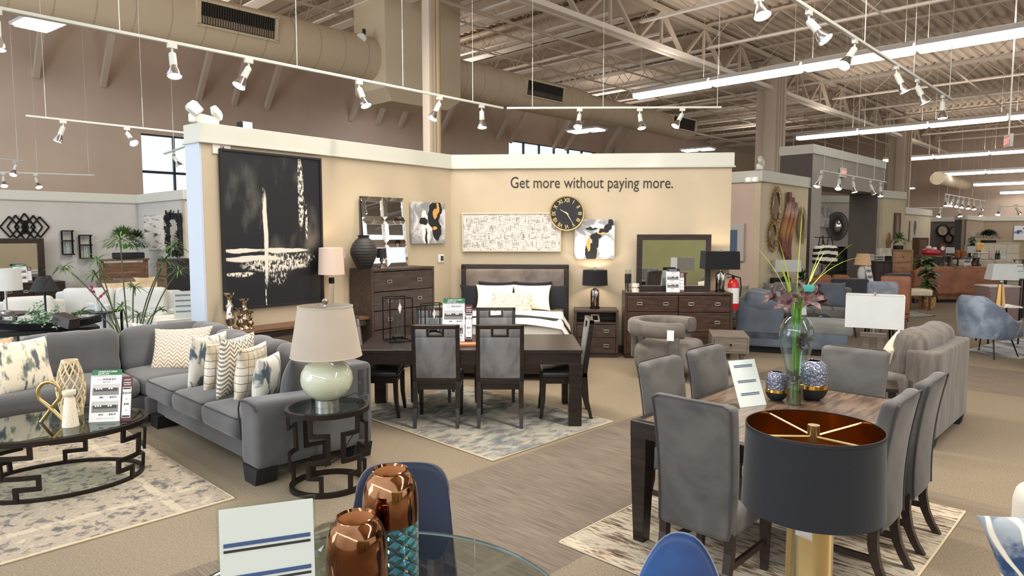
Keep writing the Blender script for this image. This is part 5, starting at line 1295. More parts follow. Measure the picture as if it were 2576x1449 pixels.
NAVV = Mat('navy_velvet', .65); NAVV.color((10, 24, 52)); NAVV.set(Sheen_Weight=.2, Sheen_Roughness=.3); NAVV = NAVV.m
def bucket(label, loc, rz, m, W_, zt, pw_=3.4, name='dining_chair'):
    """velvet bucket chair facing -y, back at +y"""
    r = thing(name, label, 'dining chair', loc, rz)
    rows = []; N = 28
    for j in range(19):
        t = j/18; row = []
        for i in range(N+1):
            x = math.sin((2*i/N-1)*math.pi/2); top = zt-(.17 if pw_ > 3 else .26)*abs(x)**(7 if pw_ > 3 else 2.4)
            row.append((W_/2*x*(1.0+.10*(1-t)*(t+.2)), .20+.10*t-.10*abs(x)**2.5, .50+(top-.50)*t))
        rows.append(row)
    o = B(); o.sweep(rows); bk = obj('backrest', o, m, r, ang=80, solid=.03)
    o = B(); o.rbox(0, 0, .45, W_*.98, .46, .12, .055, crown=.02, n=5); obj('seat', o, m, r)
    for sx in (-1, 1):
        for sy in (-1, 1): o = B(); o.cyl((sx*.15, sy*.15, .40), (sx*.22, sy*.21, 0), .014, 10, .009); obj('leg', o, GOLD, r)
cb_ = D(1022, 1172, 2.62); bucket('navy velvet dining chair behind the copper vases at the glass table', (cb_.x, 2.36, 0), R(3), NAVV, .385, cb_.z)
cb_ = D(1640, 1362, 1.95); bucket('royal blue velvet chair whose rounded back rises at the bottom edge of the photo', (cb_.x, 1.72, 0), R(-20), BLUEV, .31, cb_.z, 2.0)

# ================================================================== taupe armchair, swivel chair, end tables
TAUPEV = Mat('taupe_chenille', .9); tn = TAUPEV.noise(1, TAUPEV.vec(TAUPEV.x*14, TAUPEV.y*14, TAUPEV.z*2.2), 4); TAUPEV.color(TAUPEV.mix(tn.ss(.3, .7), (84, 78, 72), (112, 105, 98))); TAUPEV.set(Sheen_Weight=.2); TAUPEV.bump(TAUPEV.noise(120), .3, .004); TAUPEV = TAUPEV.m
pA = UV(6.66, -1.34); r = thing('armchair', 'big taupe chenille armchair with rolled pillow back at the right, seen from behind', 'armchair', pA, RU)
# local: back plane at x=0 facing +x, seat towards -x, width along +y
Wd, Dp = 1.27, .95
o = B(); o.rbox(-.13, Wd/2, .475, .26, Wd, .77, .03, n=6); obj('back', o, TAUPEV, r)
for y in (.09, Wd-.09): o = B(); o.rbox(-Dp/2-.1, y, .37, Dp-.1, .18, .52, .04, n=4); obj('arm', o, TAUPEV, r)
o = B(); o.rbox(-Dp/2, Wd/2, .21, Dp-.04, Wd-.06, .22, .02, n=2); obj('base', o, TAUPEV, r)
o = B(); o.rbox(-.56, Wd/2, .40, .72, Wd-.38, .20, .07, crown=.03, n=5); obj('seat_cushion', o, TAUPEV, r)
T = Matrix.Translation((-.27, Wd/2, .77)) @ Matrix.Rotation(R(10), 4, 'Y'); o = B(); o.rbox(0, 0, 0, .30, Wd-.06, .50, .15, n=9, T=T, fn=crumple(31, .035)); obj('back_cushion', o, TAUPEV, r)
for x, y in ((-.08, .09), (-.08, Wd-.09), (-Dp+.1, .09), (-Dp+.1, Wd-.09)): o = B(); o.prism([(-.05, 0), (.05, 0), (.07, .1), (-.07, .1)], -.06, .06, T=Matrix.Translation((x, y, 0)), axis='y'); obj('foot', o, BLACKM, r, smooth=False)
STR = Mat('cream_stripe', .9); STR.color(STR.mix((STR.x*34).fract().gt(.82), (226, 214, 190), (160, 148, 126))); STR = STR.m
p = pA+Vector((-.50*CA, .50*SA, 0))+Vector((SA, CA, 0))*.30+Vector((0, 0, .50)); pil('throw_pillow', 'cream striped pillow on the taupe armchair seat', p, RU-R(80), .46, .44, .16, STR, .2, 21, roll=.3)
# swivel barrel chair
VT = Mat('mushroom_velvet', .7); tn = VT.noise(3, None, 4, dist=.6); VT.color(VT.mix(tn.ss(.3, .7), (84, 78, 72), (116, 108, 100))); VT.set(Sheen_Weight=.25, Sheen_Roughness=.4); VT = VT.m
bc = UV(7.98, -4.86); bc = Vector((D(1676, 900, 8.85).x, 8.85, 0)); r = thing('barrel_chair', 'mushroom velvet swivel chair with curved wraparound back before the dresser', 'armchair', bc, R(65))
o = B(); o.rbox(0, -.04, .30, .80, .78, .36, .10, crown=.03, n=7); obj('seat', o, VT, r)
rows = []
for i in range(37):
    a = R(-38+256*i/36); ca_, sa_ = math.cos(a), math.sin(a); rows.append([((.34+(.085 if q in (1, 2) else 0)+x_)*ca_*1.12, (.34+x_+(.0))*sa_*1.12, z) for x_, z, q in ((0, .56, 0), (.09, .565, 0), (.115, .60, 0), (.115, .72, 0), (.09, .755, 0), (0, .755, 0), (-.025, .72, 0), (-.025, .60, 0))])
o = B(); o.sweep(rows, closed=True); obj('wraparound_back', o, VT, r, ang=60)
for s in (-1, 1):
    o = B(); o.rbox(s*.405, -.18, .46, .09, .13, .30, .03, n=2); obj('arm_support', o, VT, r)
o = B(); o.rbox(0, .40, .45, .30, .09, .42, .03, n=3); obj('back_support', o, VT, r)
o = B(); o.lathe([(0, 0), (.25, 0), (.25, .12), (0, .12)], 40); obj('swivel_base', o, BLACKM, r)
o = B(); o.box(-.53, -.16, .62, .006, .085, .13); obj('hang_tag', o, PAPER, r, smooth=False)
# small end table with drawer
et = G(1852, 900, 0); r = thing('end_table', 'grey brown end table with one drawer and splayed legs beside the swivel chair', 'end table', D(1832, 850, 8.95)-Vector((0, 0, D(1832, 850, 8.95).z)), R(-12)); w, d = .46, .62
o = B(); o.box(0, 0, .545, w, d, .025); o.box(-w/2+.012, 0, .44, .024, d, .2); o.box(w/2-.012, 0, .44, .024, d, .2); o.box(0, 0, .345, w, d, .02); o.box(0, d/2-.01, .44, w, .02, .2); obj('case', o, GREYWOOD, r, smooth=False, bevel=.003)
o = B(); o.box(0, -d/2+.012, .445, w-.055, .02, .17); dr_ = obj('drawer', o, GREYWOOD, r, smooth=False, bevel=.002)
o = B(); o.lathe([(0, 0), (.006, 0), (.006, .012), (.015, .02), (.011, .028), (0, .028)], 14, T=Matrix.Translation((0, -d/2, .45)) @ Matrix.Rotation(math.pi/2, 4, 'X')); obj('knob', o, BLACK, dr_)
for sx in (-1, 1):
    for sy in (-1, 1): o = B(); o.cyl((sx*(w/2-.06), sy*(d/2-.08), .335), (sx*(w/2-.0), sy*(d/2-.02), 0), .024, 8, .014); obj('leg', o, GREYWOOD, r)
# white rectangular lamp on grey wood open base, with its end table
LM = D(2199, 800, 5.75); r = lampw('table_lamp', 'table lamp with large white rectangular shade on an open grey wood frame', (LM.x, 5.75, .60), R(-28))
WSH = fabric('white_shade', (196, 198, 196), .02, 6, .9, 300, .1)
zb = D(2199, 822, 5.75).z-.60; zt2 = D(2199, 742, 5.75).z-.60
b = B(); rshade(b, .44, .25, .44, .25, zt2-zb, zb); obj('lamp_shade', b, WSH, r)
b = B(); b.cyl((0, 0, zb-.1), (0, 0, zt2), .006)
for s in (-1, 1): b.cyl((0, 0, zt2-.008), (s*.22, 0, zt2-.004), .003, 6)
b.lathe([(0, zt2), (.014, zt2+.004), (.014, zt2+.02), (0, zt2+.024)], 12); obj('fitting', b, NICKEL, r)
b = B(); b.box(0, 0, zb-.07, .20, .09, .03); b.box(0, 0, .015, .22, .12, .03)
for s in (-1, 1): b.box(s*.055, 0, (zb-.07)/2, .05, .06, zb-.08)
obj('wood_base', b, GREYWOOD, r, smooth=False, bevel=.003)
r = thing('end_table', 'dark end table hidden behind the far grey chair, under the white rectangular lamp', 'end table', (LM.x, 5.75, 0), R(-28))
b = B(); b.box(0, 0, .585, .4, .4, .03); obj('tabletop', b, DARKWOOD, r, smooth=False)
for sx in (-1, 1):
    for sy in (-1, 1): b = B(); b.box(sx*.16, sy*.16, .285, .05, .05, .57); obj('leg', b, DARKWOOD, r, smooth=False)
# off-white seat at the bottom right with patterned pillow
OFF = fabric('off_white_fabric', (208, 200, 186), .05, 3, .95, 160, .3)
pw = G(2560, 1230, .62); r = thing('armchair', 'off-white upholstered chair cut off by the bottom right corner', 'armchair', (2.30, 2.36, 0), R(-30))
o = B(); o.rbox(.10, .38, .50, .9, .22, .62, .08, n=5); obj('back', o, OFF, r)
o = B(); o.rbox(.12, -.12, .30, .86, .80, .34, .08, crown=.02, n=5); obj('seat', o, OFF, r)
o = B(); o.rbox(.12, -.12, .065, .8, .72, .13, .02, n=1); obj('base', o, BLACKM, r)
m = Mat('blue_leaf_print', .9); wv = m.noise(2.2, m.vec(m.x, m.z), 2); ln = ((m.x*17+wv*6+(m.z*9+m.x*8).sin()*.5).fract()-.5).abs(); m.color(m.mix(ln.ss(.34, .42), m.mix(m.noise(7).ss(.4, .55), (40, 66, 104), (150, 158, 164)), (228, 220, 202)))
pp = G(2525, 1449, .49); pil('throw_pillow', 'blue and cream swirling leaf print pillow at the bottom right corner', (1.97, 2.28, .455), R(-25), .45, .45, .16, m.m, .3, 22, roll=-.25)

# ================================================================== console behind the sectional: candlesticks
SILVM = Mat('mercury_silver', .18, 1); SILVM.color(SILVM.mix(SILVM.noise(40).ss(.4, .6), (140, 120, 96), (220, 208, 188))); SILVM = SILVM.m
sc0, sc1 = .15, 2.02; r = thing('console_table', 'long walnut-topped console table against the wall under the large painting', 'console table', WA.pt((sc0+sc1)/2, 0, .24), WA.a)
b = B(); b.box(0, 0, .76, sc1-sc0, .38, .035); obj('tabletop', b, WALNUT, r, smooth=False, bevel=.003)
for sx in (-1, 1):
    for sy in (-1, 1): b = B(); b.box(sx*((sc1-sc0)/2-.04), sy*.15, .37, .05, .05, .74); obj('leg', b, DARKWOOD, r, smooth=False)
b = B(); b.box(0, 0, .70, sc1-sc0-.06, .34, .07); obj('apron', b, DARKWOOD, r, smooth=False)
def candlestick(label, px, py, h, s):
    q, _ = WA.at(px, py, .26); r = thing('candlestick', label, 'candlestick', WA.pt(q, .778, .26))
    pr = [(0, 0), (.058, 0), (.060, .01), (.045, .025), (.03, .04), (.05, .07), (.058, .10), (.045, .13), (.026, .15), (.03, .16), (.044, .18), (.044, .20), (.026, .22), (.026, .26), (.04, .275), (.058, .285), (.060, .30), (.0, .30)]
    b = B(); b.lathe([(a*s, z*h/.30) for a, z in pr], 32); obj('turned_body', b, SILVM, r)
    return r
cs = candlestick('tall mercury glass candlestick, leftmost on the console under the painting', 577, 735, .44, .95)
b = B(); b.add([(.0, -.07, .27), (.05, -.075, .30), (.035, -.075, .22), (-.012, -.07, .20)], [(0, 1, 2, 3)]); obj('paper_tag', b, PAPER, cs, smooth=False, solid=.001)
candlestick('medium mercury glass candlestick in the middle of the console group', 614, 750, .36, .95)
candlestick('short mercury glass candlestick in front of the medium one', 604, 775, .26, .9)
candlestick('small mercury glass candlestick at the right of the console group', 628, 790, .20, .8)
# vase and small lamp on the chest
q, _ = WA.at(920, 640, .3); r = thing('vase', 'big matte black vase with narrow neck on the chest of drawers', 'vase', WA.pt(q, 1.41, .26))
VB = Mat('ribbed_black', .6); VB.color((40, 38, 38)); VB.bump((VB.z*160).sin(), .4, .004); VB = VB.m
b = B(); b.lathe([(0, 0), (.09, 0), (.095, .005), (.15, .12), (.18, .20), (.178, .26), (.15, .33), (.11, .385), (.08, .405), (.07, .42), (.075, .44), (.085, .45), (.07, .45), (.06, .43), (0, .42)], 56); obj('body', b, VB, r)
q, _ = WA.at(960, 650, .30); r = thing('small_lamp', 'small dark figure lamp half hidden behind the black vase', 'lamp', WA.pt(q, 1.41, .3))
b = B(); b.lathe([(0, 0), (.05, 0), (.05, .02), (.02, .03), (.015, .08), (.03, .11), (.018, .15), (0, .15)], 24); obj('base', b, SILVM, r)
b = B(); shade(b, .07, .06, .13, .14, 24); obj('lamp_shade', b, BLACKM, r)
# small things on dresser
q, _ = WB.at(1577, 720, .2); r = thing('candle_holder', 'round black pierced tealight holder at the left end of the dresser', 'candle holder', WB.pt(q, 1.0, .36))
b = B(); b.lathe([(0, 0), (.045, 0), (.045, .13), (.04, .13), (.04, .01), (0, .01)], 28); obj('glass_base', b, MERC, r)
b = B(); b.lathe([(.045, .13), (.05, .14), (.05, .27), (.046, .27), (.046, .14)], 28, cap=False); obj('pierced_sleeve', b, BLACKM, r)
b = B(); b.lathe([(.044, .27), (.044, .34), (.041, .34), (.041, .27)], 28, cap=False); obj('glass_chimney', b, PANE, r)
q, _ = WB.at(1597, 720, .3); r = thing('candle_holder', 'short white ceramic votive beside the dresser mirror', 'candle holder', WB.pt(q, 1.0, .40)); b = B(); b.lathe([(0, 0), (.055, 0), (.055, .05), (.03, .06), (.03, .07), (.055, .08), (.055, .13), (0, .13)], 28); obj('body', b, plain('pearl', (222, 214, 202), .25), r)
q, _ = WB.at(1691, 732, .35); price_sign('price sign with black header leaning on the dresser mirror', WB.pt(q, 1.0, .42), WB.a, .20, .32, R(8), True, True, None, style=2)
# fire extinguisher
fe = WB.pt(WB.L+.10, 0, .14); r = thing('fire_extinguisher', 'red fire extinguisher hanging at the right end of the back display wall', 'fire extinguisher', (fe.x-.02, fe.y+.16, .70))
b = B(); b.lathe([(0, 0), (.085, 0), (.09, .02), (.09, .40), (.06, .46), (.03, .48), (0, .48)], 32); obj('cylinder', b, plain('extinguisher_red', (196, 30, 34), .3), r)
b = B(); b.lathe([(.0908, .10), (.0908, .34)], 32, cap=False); obj('label_band', b, PAPER, r)
b = B(); b.cyl((0, 0, .48), (0, 0, .53), .022, 12); b.bar((0, 0, .53), (-.10, -.03, .56), .022, .012); b.bar((0, 0, .52), (-.09, -.03, .50), .02, .01); obj('valve', b, BLACK, r, smooth=False)
b = B(); b.tube([(.02, 0, .52), (.10, -.02, .50), (.115, -.03, .35), (.10, -.03, .2)], .011, 8); obj('hose', b, BLACKM, r)
# small frame inside the nightstand
p = WB.pt((sN+sM)/2, .535, .36); r = thing('picture_frame', 'small pale tilted frame lying in the open shelf of the nightstand', 'picture frame', p, WB.a+.3)
b = B(); 
for q in ((0, 0, .01, .13, .02, .02), (0, 0, .11, .13, .02, .02), (-.055, 0, .06, .02, .02, .1), (.055, 0, .06, .02, .02, .1)): b.box(*q)
obj('frame', b, plain('pale_frame', (214, 206, 186), .5), r, smooth=False, rot=(-.5, 0, 0))
# ================================================================== left bedroom and living area
def S(n, Y): return n*Y/FPX
def simple_sofa(name, label, loc, rz, w, d, m, n=2, **k): return sofa(name, label, loc, rz, w, d, m, n, **k)
# wall art
s, z = W1.at(63, 571, .03); r = thing('wall_sculpture', 'black metal wall art of overlapping diamonds on the left grey wall', 'wall art', W1.pt(s, z, .03), W1.a)
k_ = (W1.at(125, 571, .03)[0]-W1.at(2, 571, .03)[0])/2
for cx, hw_, hh_ in ((-.62, .38, .32), (.62, .38, .32), (-.36, .36, .36), (.36, .36, .36), (0, .42, .42), (-.16, .25, .25), (.16, .25, .25), (0, .13, .2)):
    o = B(); P_ = [((cx+hw_)*k_, 0, 0), (cx*k_, 0, hh_*k_*1.6), ((cx-hw_)*k_, 0, 0), (cx*k_, 0, -hh_*k_*1.6)]
    for i in range(4): o.bar(P_[i], P_[(i+1) % 4], .028, .02, up=(0, 1, 0))
    obj('diamond_bar', o, BLACK, r, smooth=False)
for x0, x1, y0, y1, lab in ((157, 180, 581, 640, 'left black metal candle sconce on the grey wall'), (201, 226, 592, 650, 'right black metal candle sconce, hanging slightly lower on the grey wall')):
    (a, zb), (c, za) = W1.at(x0, y1, .06), W1.at(x1, y0, .06); w, h = c-a, za-zb; r = thing('wall_sconce', lab, 'sconce', W1.pt((a+c)/2, zb, .08), W1.a)
    o = B()
    for sx in (-1, 1): o.box(sx*w/2, 0, h/2, .03, .03, h)
    for zz in (.0, h*.58, h): o.box(0, -.04, zz, w+.03, .12, .025)
    obj('frame', o, BLACK, r, smooth=False)
    o = B(); o.lathe([(.05, .02), (.05, h*.5)], 16, y=-.03, cap=False); obj('glass_cup', o, PANE, r)
# dresser and mirror on the left wall
(a, _), (c, _) = W1.at(-90, 700, .5), W1.at(163, 700, .5)
case('dresser', 'dark brown dresser at the left edge against the grey wall', 'dresser', W1.pt((a+c)/2, 0, .52), W1.a, c-a, .5, .93, [.26, .26, .27], DARKWOOD, 3)
(a, _), (c, _) = W1.at(-60, 650, .25), W1.at(113, 650, .25); w, h = c-a, .86; r = thing('dresser_mirror', 'wide dark framed mirror on the dresser at the left edge', 'mirror', W1.pt((a+c)/2, .93, .22), W1.a)
o = B()
for q in ((0, 0, .05, w, .05, .10), (0, 0, h-.05, w, .05, .10), (-w/2+.06, 0, h/2, .12, .05, h-.2), (w/2-.06, 0, h/2, .12, .05, h-.2)): o.box(*q)
obj('frame', o, DARKWOOD, r, smooth=False, bevel=.004)
o = B(); o.box(0, .005, h/2, w-.22, .012, h-.18); obj('mirror_glass', o, MIRROR, r, smooth=False)
q, _ = W1.at(52, 700, .4); price_sign('price sign with pale green header before the left dresser mirror', W1.pt(q, .93, .42), W1.a, .22, .32, R(10), True, True, None)
# bed with wooden headboard
BO = 1.35; bL, bR = W1.at(250, 660, BO)[0], min(W1.at(374, 660, BO)[0], 5.38); bw2 = bR-bL; r = thing('bed', 'bed with tall brown plank headboard under the two hedge plants', 'bed', W1.pt((bL+bR)/2, 0, BO), W1.a)
o = B()
for i in range(5): o.box(0, 0, .40+.2*i, bw2, .06, .192)
o.box(0, -.02, 1.36, bw2+.04, .12, .04)
for sx in (-1, 1): o.box(sx*(bw2/2-.03), 0, .68, .07, .08, 1.34)
obj('headboard', o, WALNUT, r, smooth=False)
o = B(); o.rbox(0, -1.05, .40, bw2-.06, 2.0, .35, .06, n=4); obj('mattress', o, plain('bed_linen', (206, 190, 168), .9), r)
o = B(); o.rbox(0, -1.45, .47, bw2+.02, 1.3, .34, .08, n=5, fn=crumple(41, .02)); obj('bedspread', o, fabric('taupe_bedspread', (134, 124, 114), .1, 4), r)
o = B(); o.box(0, -2.1, .3, bw2, .06, .4); obj('footboard', o, WALNUT, r, smooth=False)
BEI = fabric('beige_linen_pillow', (214, 190, 152), .08, 6)
def bp(x, y, z=.60): p = Vector((x, y, z)); p.rotate(Euler((0, 0, W1.a))); return p+W1.pt((bL+bR)/2, 0, BO)
for x, y, w, h, mm, lab in ((-.45, -.22, .62, .42, fabric('dark_taupe_pillow', (104, 90, 80)), 'taupe pillow at the left of the plank headboard'), (.0, -.2, .62, .44, fabric('grey_brown_pillow', (120, 104, 92)), 'taupe pillow in the middle of the plank headboard'), (.5, -.22, .6, .44, BEI, 'beige pillow at the right of the plank headboard'),
        (-.35, -.42, .7, .36, BEI, 'beige ruffled pillow at the left front of the left bed'), (.4, -.42, .7, .36, BEI, 'beige ruffled pillow at the right front of the left bed')):
    pil('pillow', lab, bp(x*.72, y), W1.a, w*.74, h, .14, mm, .35, 3)
m = Mat('fringe_pattern', .9); m.color(m.mix(((m.x*22).ping(.5)+(m.z*22).fract()).gt(.72)*(m.z.abs().lt(.07)), (222, 210, 190), (40, 36, 34))); pil('lumbar_pillow', 'long cream pillow with black woven pattern on the left bed', bp(-.2, -.62), W1.a, .82, .26, .12, m.m, .45, 9, pinch=.03)
# hedge plants above the headboard
def hedge(name, label, loc, w, d, h, n, L, mt, seed, rz=0, wd=.02, group=None, droop=1.2):
    random.seed(seed); r = thing(name, label, 'plant', loc, rz, group)
    o = B(); o.rbox(0, 0, .06, w*.6, d*.6, .12, .02, k=1, n=1); obj('planter', o, BLACKM, r)
    o = B()
    for k in range(n):
        a = random.uniform(0, 6.28); b_ = random.uniform(-.1, 1.4); dr = Vector((math.cos(a)*math.cos(b_), math.sin(a)*math.cos(b_), math.sin(b_)))
        q = Vector((dr.x*w*.42, dr.y*d*.42, .1+h*.35+dr.z*h*.45)); o.blade(q, dr+Vector((0, 0, .2)), L*random.uniform(.7, 1.2), wd, droop, 4)
    f = obj('foliage', o, mt, r); f['kind'] = 'stuff'; return r
p = W1.pt(bL+bw2*.52, 1.38, BO); hedge('fern_plant', 'large bushy green artificial fern on the plank headboard', p, .66, .4, .52, 420, .18, LEAF, 5, W1.a)
p = W1.pt(bL+bw2*.80, 1.38, BO); hedge('fern_plant', 'smaller darker fern right of the big one on the plank headboard', p, .36, .32, .46, 300, .14, LEAFD, 6, W1.a)
# chest in the corner, art and mirror
ch = thing('chest_of_drawers', 'tall chest with walnut drawer fronts and black side by the curtain', 'chest of drawers', D(412, 760, 12.0)*1.0, R(-48)); ch.location.z = 0
# local -y front faces left-near
o = B(); o.box(0, .25, .72, .62, .5, 1.42); obj('carcass', o, BLACKM, ch, smooth=False, bevel=.004)
for k in range(5): o = B(); o.box(0, -.012, .20+.265*k, .57, .024, .25); d_ = obj('drawer', o, WALNUT, ch, smooth=False, bevel=.003); o = B(); o.box(0, -.03, .20+.265*k+.07, .2, .012, .012); obj('pull', o, BLACK, d_, smooth=False)
m = Mat('striped_abstract', .7); n = m.noise(1.2, m.vec(m.x*1.5, m.z*9), 6, dist=.3); m.color(m.mix(n.ss(.50, .64), (216, 208, 198), m.mix((m.z*-1).ss(.05, .3), (66, 60, 58), (150, 120, 96))))
framed('wall_art', 'white canvas with dark horizontal brush strokes in the left corner', 'painting', W2, 371, 540, 417, 627, m.m, None, 0, .05)
(a, zb), (c, za) = W2.at(421, 642, .04), W2.at(456, 536, .04); w, h = c-a, za-zb; r = thing('carved_mirror', 'tall mirror in an ornate black carved frame near the curtain', 'mirror', W2.pt((a+c)/2, zb, .04), W2.a)
random.seed(9); o = B(); o.box(0, 0, h/2, w*.46, .012, h*.72); obj('mirror_glass', o, MIRROR, r, smooth=False)
o = B(); o.box(0, .004, h*.06, w*.9, .01, h*.12); o.box(0, .004, h*.94, w*.9, .01, h*.12); o.box(-w*.34, .004, h/2, w*.2, .01, h*.8); o.box(w*.34, .004, h/2, w*.2, .01, h*.8)
for k in range(90):
    t = random.random()*4; e = t % 1; x, zz = {0: (-w*.5+w*.22*random.random(), h*e), 1: (w*.28+w*.22*random.random(), h*e), 2: (-w/2+w*e, h*.88+h*.12*random.random()), 3: (-w/2+w*e, h*.12*random.random())}[int(t)]
    a = random.uniform(0, 6.28); q = .05; o.tube([(x, -.02, zz), (x+q*math.cos(a), -.035, zz+q*math.sin(a)), (x+q*1.5*math.cos(a+.9), -.02, zz+q*1.5*math.sin(a+.9))], .012, 5)
obj('carved_frame', o, BLACKM, r)
p = W3.pt(.18, 1.15, .09); r = thing('curtain', 'dark floral curtain panel on a black rod beside the left end of the display wall', 'curtain', p, W3.a)
m = Mat('floral_curtain', .9); m.color(m.mix(m.voro(9).ss(.1, .25), (196, 186, 186), (66, 54, 60))); rows = [[(x*.012, -.03*math.sin(x*1.1), z) for x in range(0, 40)] for z in (0, 1.2)]; o = B(); o.sweep(rows); obj('panel', o, m.m, r)
o = B(); o.cyl((-.1, 0, 1.22), (.6, 0, 1.22), .014, 8); o.lathe([(0, -.03), (.03, 0), (0, .03)], 12, x=-.12, z=1.22); obj('rod', o, BLACK, r)
# white seating in the left room
WF = fabric('white_fabric', (192, 193, 189), .04, 3, .95, 160, .2)
p = G(262, 872, 0); sofa('sofa', 'white two-cushion sofa in the left room, facing the viewer', D(245, 800, 10.55)*1+Vector((0, 0, -D(245, 800, 10.55).z)), R(8), 1.95, .95, WF, 2, back_h=.92, seat_h=.46, cush_top=.99)
p = D(85, 800, 9.9); sofa('armchair', 'white rolled-arm armchair at the left edge of the left room', (p.x, p.y, 0), R(40), .98, .9, WF, 1, back_h=.84, cat='armchair', cush_top=.92)
p = D(372, 800, 9.6); sofa('armchair', 'white low armchair right of the white sofa, behind the umbrella plant', (p.x, p.y, 0), R(-60), .95, .85, WF, 1, back_h=.80, cat='armchair', cush_top=.86)
p = D(290, 790, 8.9); r = thing('accent_chair', 'white slim upholstered chair behind the corner of the sectional', 'chair', (p.x, p.y, 0), R(150))
o = B(); o.rbox(0, .2, .62, .5, .09, .72, .03, n=4); obj('backrest', o, WF, r); o = B(); o.rbox(0, -.05, .42, .5, .5, .12, .04, n=3); obj('seat', o, WF, r)
for sx in (-1, 1):
    for sy in (-1, 1): o = B(); o.cyl((sx*.2, sy*.19, .36), (sx*.22, sy*.21, 0), .018, 8, .012); obj('leg', o, DARKWOOD, r)
# lamp and tables
def small_table(label, loc, w, d, h, m, rz=0, name='end_table', cat='end table', th=.03, lw=.04):
    r = thing(name, label, cat, (loc[0], loc[1], 0), rz); o = B(); o.box(0, 0, h-th/2, w, d, th); obj('tabletop', o, m, r, smooth=False, bevel=.002)
    for sx in (-1, 1):
        for sy in (-1, 1): o = B(); o.box(sx*(w/2-lw/2-.01), sy*(d/2-lw/2-.01), (h-th)/2, lw, lw, h-th); obj('leg', o, m, r, smooth=False)
    return r
def lamp2(label, loc, body, bm, sh, sm, rz=0, z0=0, rect=None, lit=0, h=None):
    """loc = base point on what carries it; sh=(r_bottom, r_top, height, z of shade bottom)"""
    r = lampw('table_lamp', label, loc, rz); b = B(); b.lathe(body, 28); obj('body', b, bm, r)
    b = B(); b.cyl((0, 0, body[-1][1]-.01), (0, 0, sh[3]+sh[2]*.9), .006, 6); obj('rod', b, NICKEL, r)
    b = B()
    if rect: rshade(b, sh[0]*2, rect*2, sh[1]*2, rect*2*sh[1]/sh[0], sh[2], sh[3])
    else: shade(b, sh[0], sh[1], sh[2], sh[3], 32)
    obj('lamp_shade', b, sm, r)
    if lit: glowlight(r, sh[3]+.1, lit)
    return r
YC = 6.95; cx = D(90, 830, YC); CZ = .885; r = thing('sofa_table', 'black console table behind the left part of the sectional', 'console table', (cx.x-.12, cx.y-.0, 0), R(40))
o = B(); o.box(0, 0, CZ-.02, 1.3, .36, .04); obj('tabletop', o, BLACKM, r, smooth=False)
for sx in (-1, 1):
    for sy in (-1, 1): o = B(); o.box(sx*.6, sy*.14, (CZ-.04)/2, .05, .05, CZ-.04); obj('leg', o, BLACKM, r, smooth=False)
tp_ = D(110, 818, 6.95); r = thing('boat_tray', 'long black boat-shaped wooden tray on the console behind the sectional', 'tray', (tp_.x, tp_.y, CZ), R(22))
o = B(); L_ = .52; o.sweep([[(x, y*wk, z+.055*abs(x/L_)**3) for (y, z) in ((-.14, .085), (-.07, .01), (.07, .01), (.14, .085), (.12, .085), (.06, .028), (-.06, .028), (-.12, .085))] for x, wk in [(-L_, .35), (-.40, .75), (-.2, 1), (0, 1.05), (.2, 1), (.40, .75), (L_, .35)]], closed=True); obj('hull', o, BLACKM, r, smooth=False)
random.seed(21); r = thing('ivy_plant', 'trailing variegated ivy lying in the black boat tray', 'plant', (D(100, 805, 6.95).x, 6.95, CZ+.035), 0); o = B(); o2 = B()
for k in range(26):
    pts = [Vector((random.uniform(-.08, .1), random.uniform(-.05, .05), 0))]; d = Vector((random.uniform(-1, 1), random.uniform(-.5, .5), random.uniform(.5, 1.4))).normalized()
    for i in range(6):
        d = (d+Vector((random.uniform(-.3, .3), random.uniform(-.3, .3), -.22))).normalized(); q = pts[-1]+d*.042; q.z = max(q.z, .0); pts.append(q)
    o2.tube(pts, .0018, 4)
    for q in pts[1:]:
        for _ in range(3):
            c = q+Vector((random.uniform(-.02, .02), random.uniform(-.02, .02), random.uniform(0, .02))); u = Vector((random.uniform(-1, 1), random.uniform(-1, 1), random.uniform(-.3, .8))).normalized(); v = u.orthogonal().normalized(); s = random.uniform(.012, .02)
            o.add([c, c+u*s+v*s*.9, c+u*s*1.1+v*.2*s, c+u*s*2.0, c+u*s*1.1-v*.2*s, c+u*s-v*s*.9], [(0, 1, 2), (0, 2, 3), (0, 3, 4), (0, 4, 5)])
f = obj('leaves', o, LEAFP, r, smooth=False); f['kind'] = 'stuff'; obj('vines', o2, STEMG, r)
p = D(163, 792, 6.9); r = thing('wooden_box', 'small dark brown wooden box tilted at the right end of the boat tray', 'box', (p.x, p.y, CZ+.05), R(-15))
o = B(); T = Matrix.Rotation(R(14), 4, 'Y'); o.box(0, 0, .05, .22, .13, .10, T=T); o.box(0, 0, .104, .228, .138, .012, T=T); obj('body', o, WALNUT and DARKWOOD, r, smooth=False, bevel=.003)
p = D(113, 748, 8.4); tz_ = .74; small_table('dark side table carrying the black cone lamp in the left room', (p.x, p.y), .5, .5, tz_, DARKWOOD)
zs = D(113, 728, 8.4).z-tz_; lamp2('table lamp with tilted black cone shade in the left room', (p.x, p.y, tz_), [(0, 0), (.09, 0), (.09, .02), (.04, .06), (.012, .12), (.012, zs), (0, zs)], BLACK, (.16, .07, .19, zs-.02), BLACKM, 0)
p = D(14, 730, 9.4); small_table('dark table at the left edge under the white lamp', (p.x, p.y), .6, .5, .78, DARKWOOD)
lamp2('white drum lamp cut off at the left edge', (p.x, p.y, .78), [(0, 0), (.09, 0), (.09, .02), (.015, .04), (.015, D(14, 730, 9.4).z-.78), (0, D(14, 730, 9.4).z-.775)], NICKEL, (.20, .19, .30, D(14, 730, 9.4).z-.78), WSH)
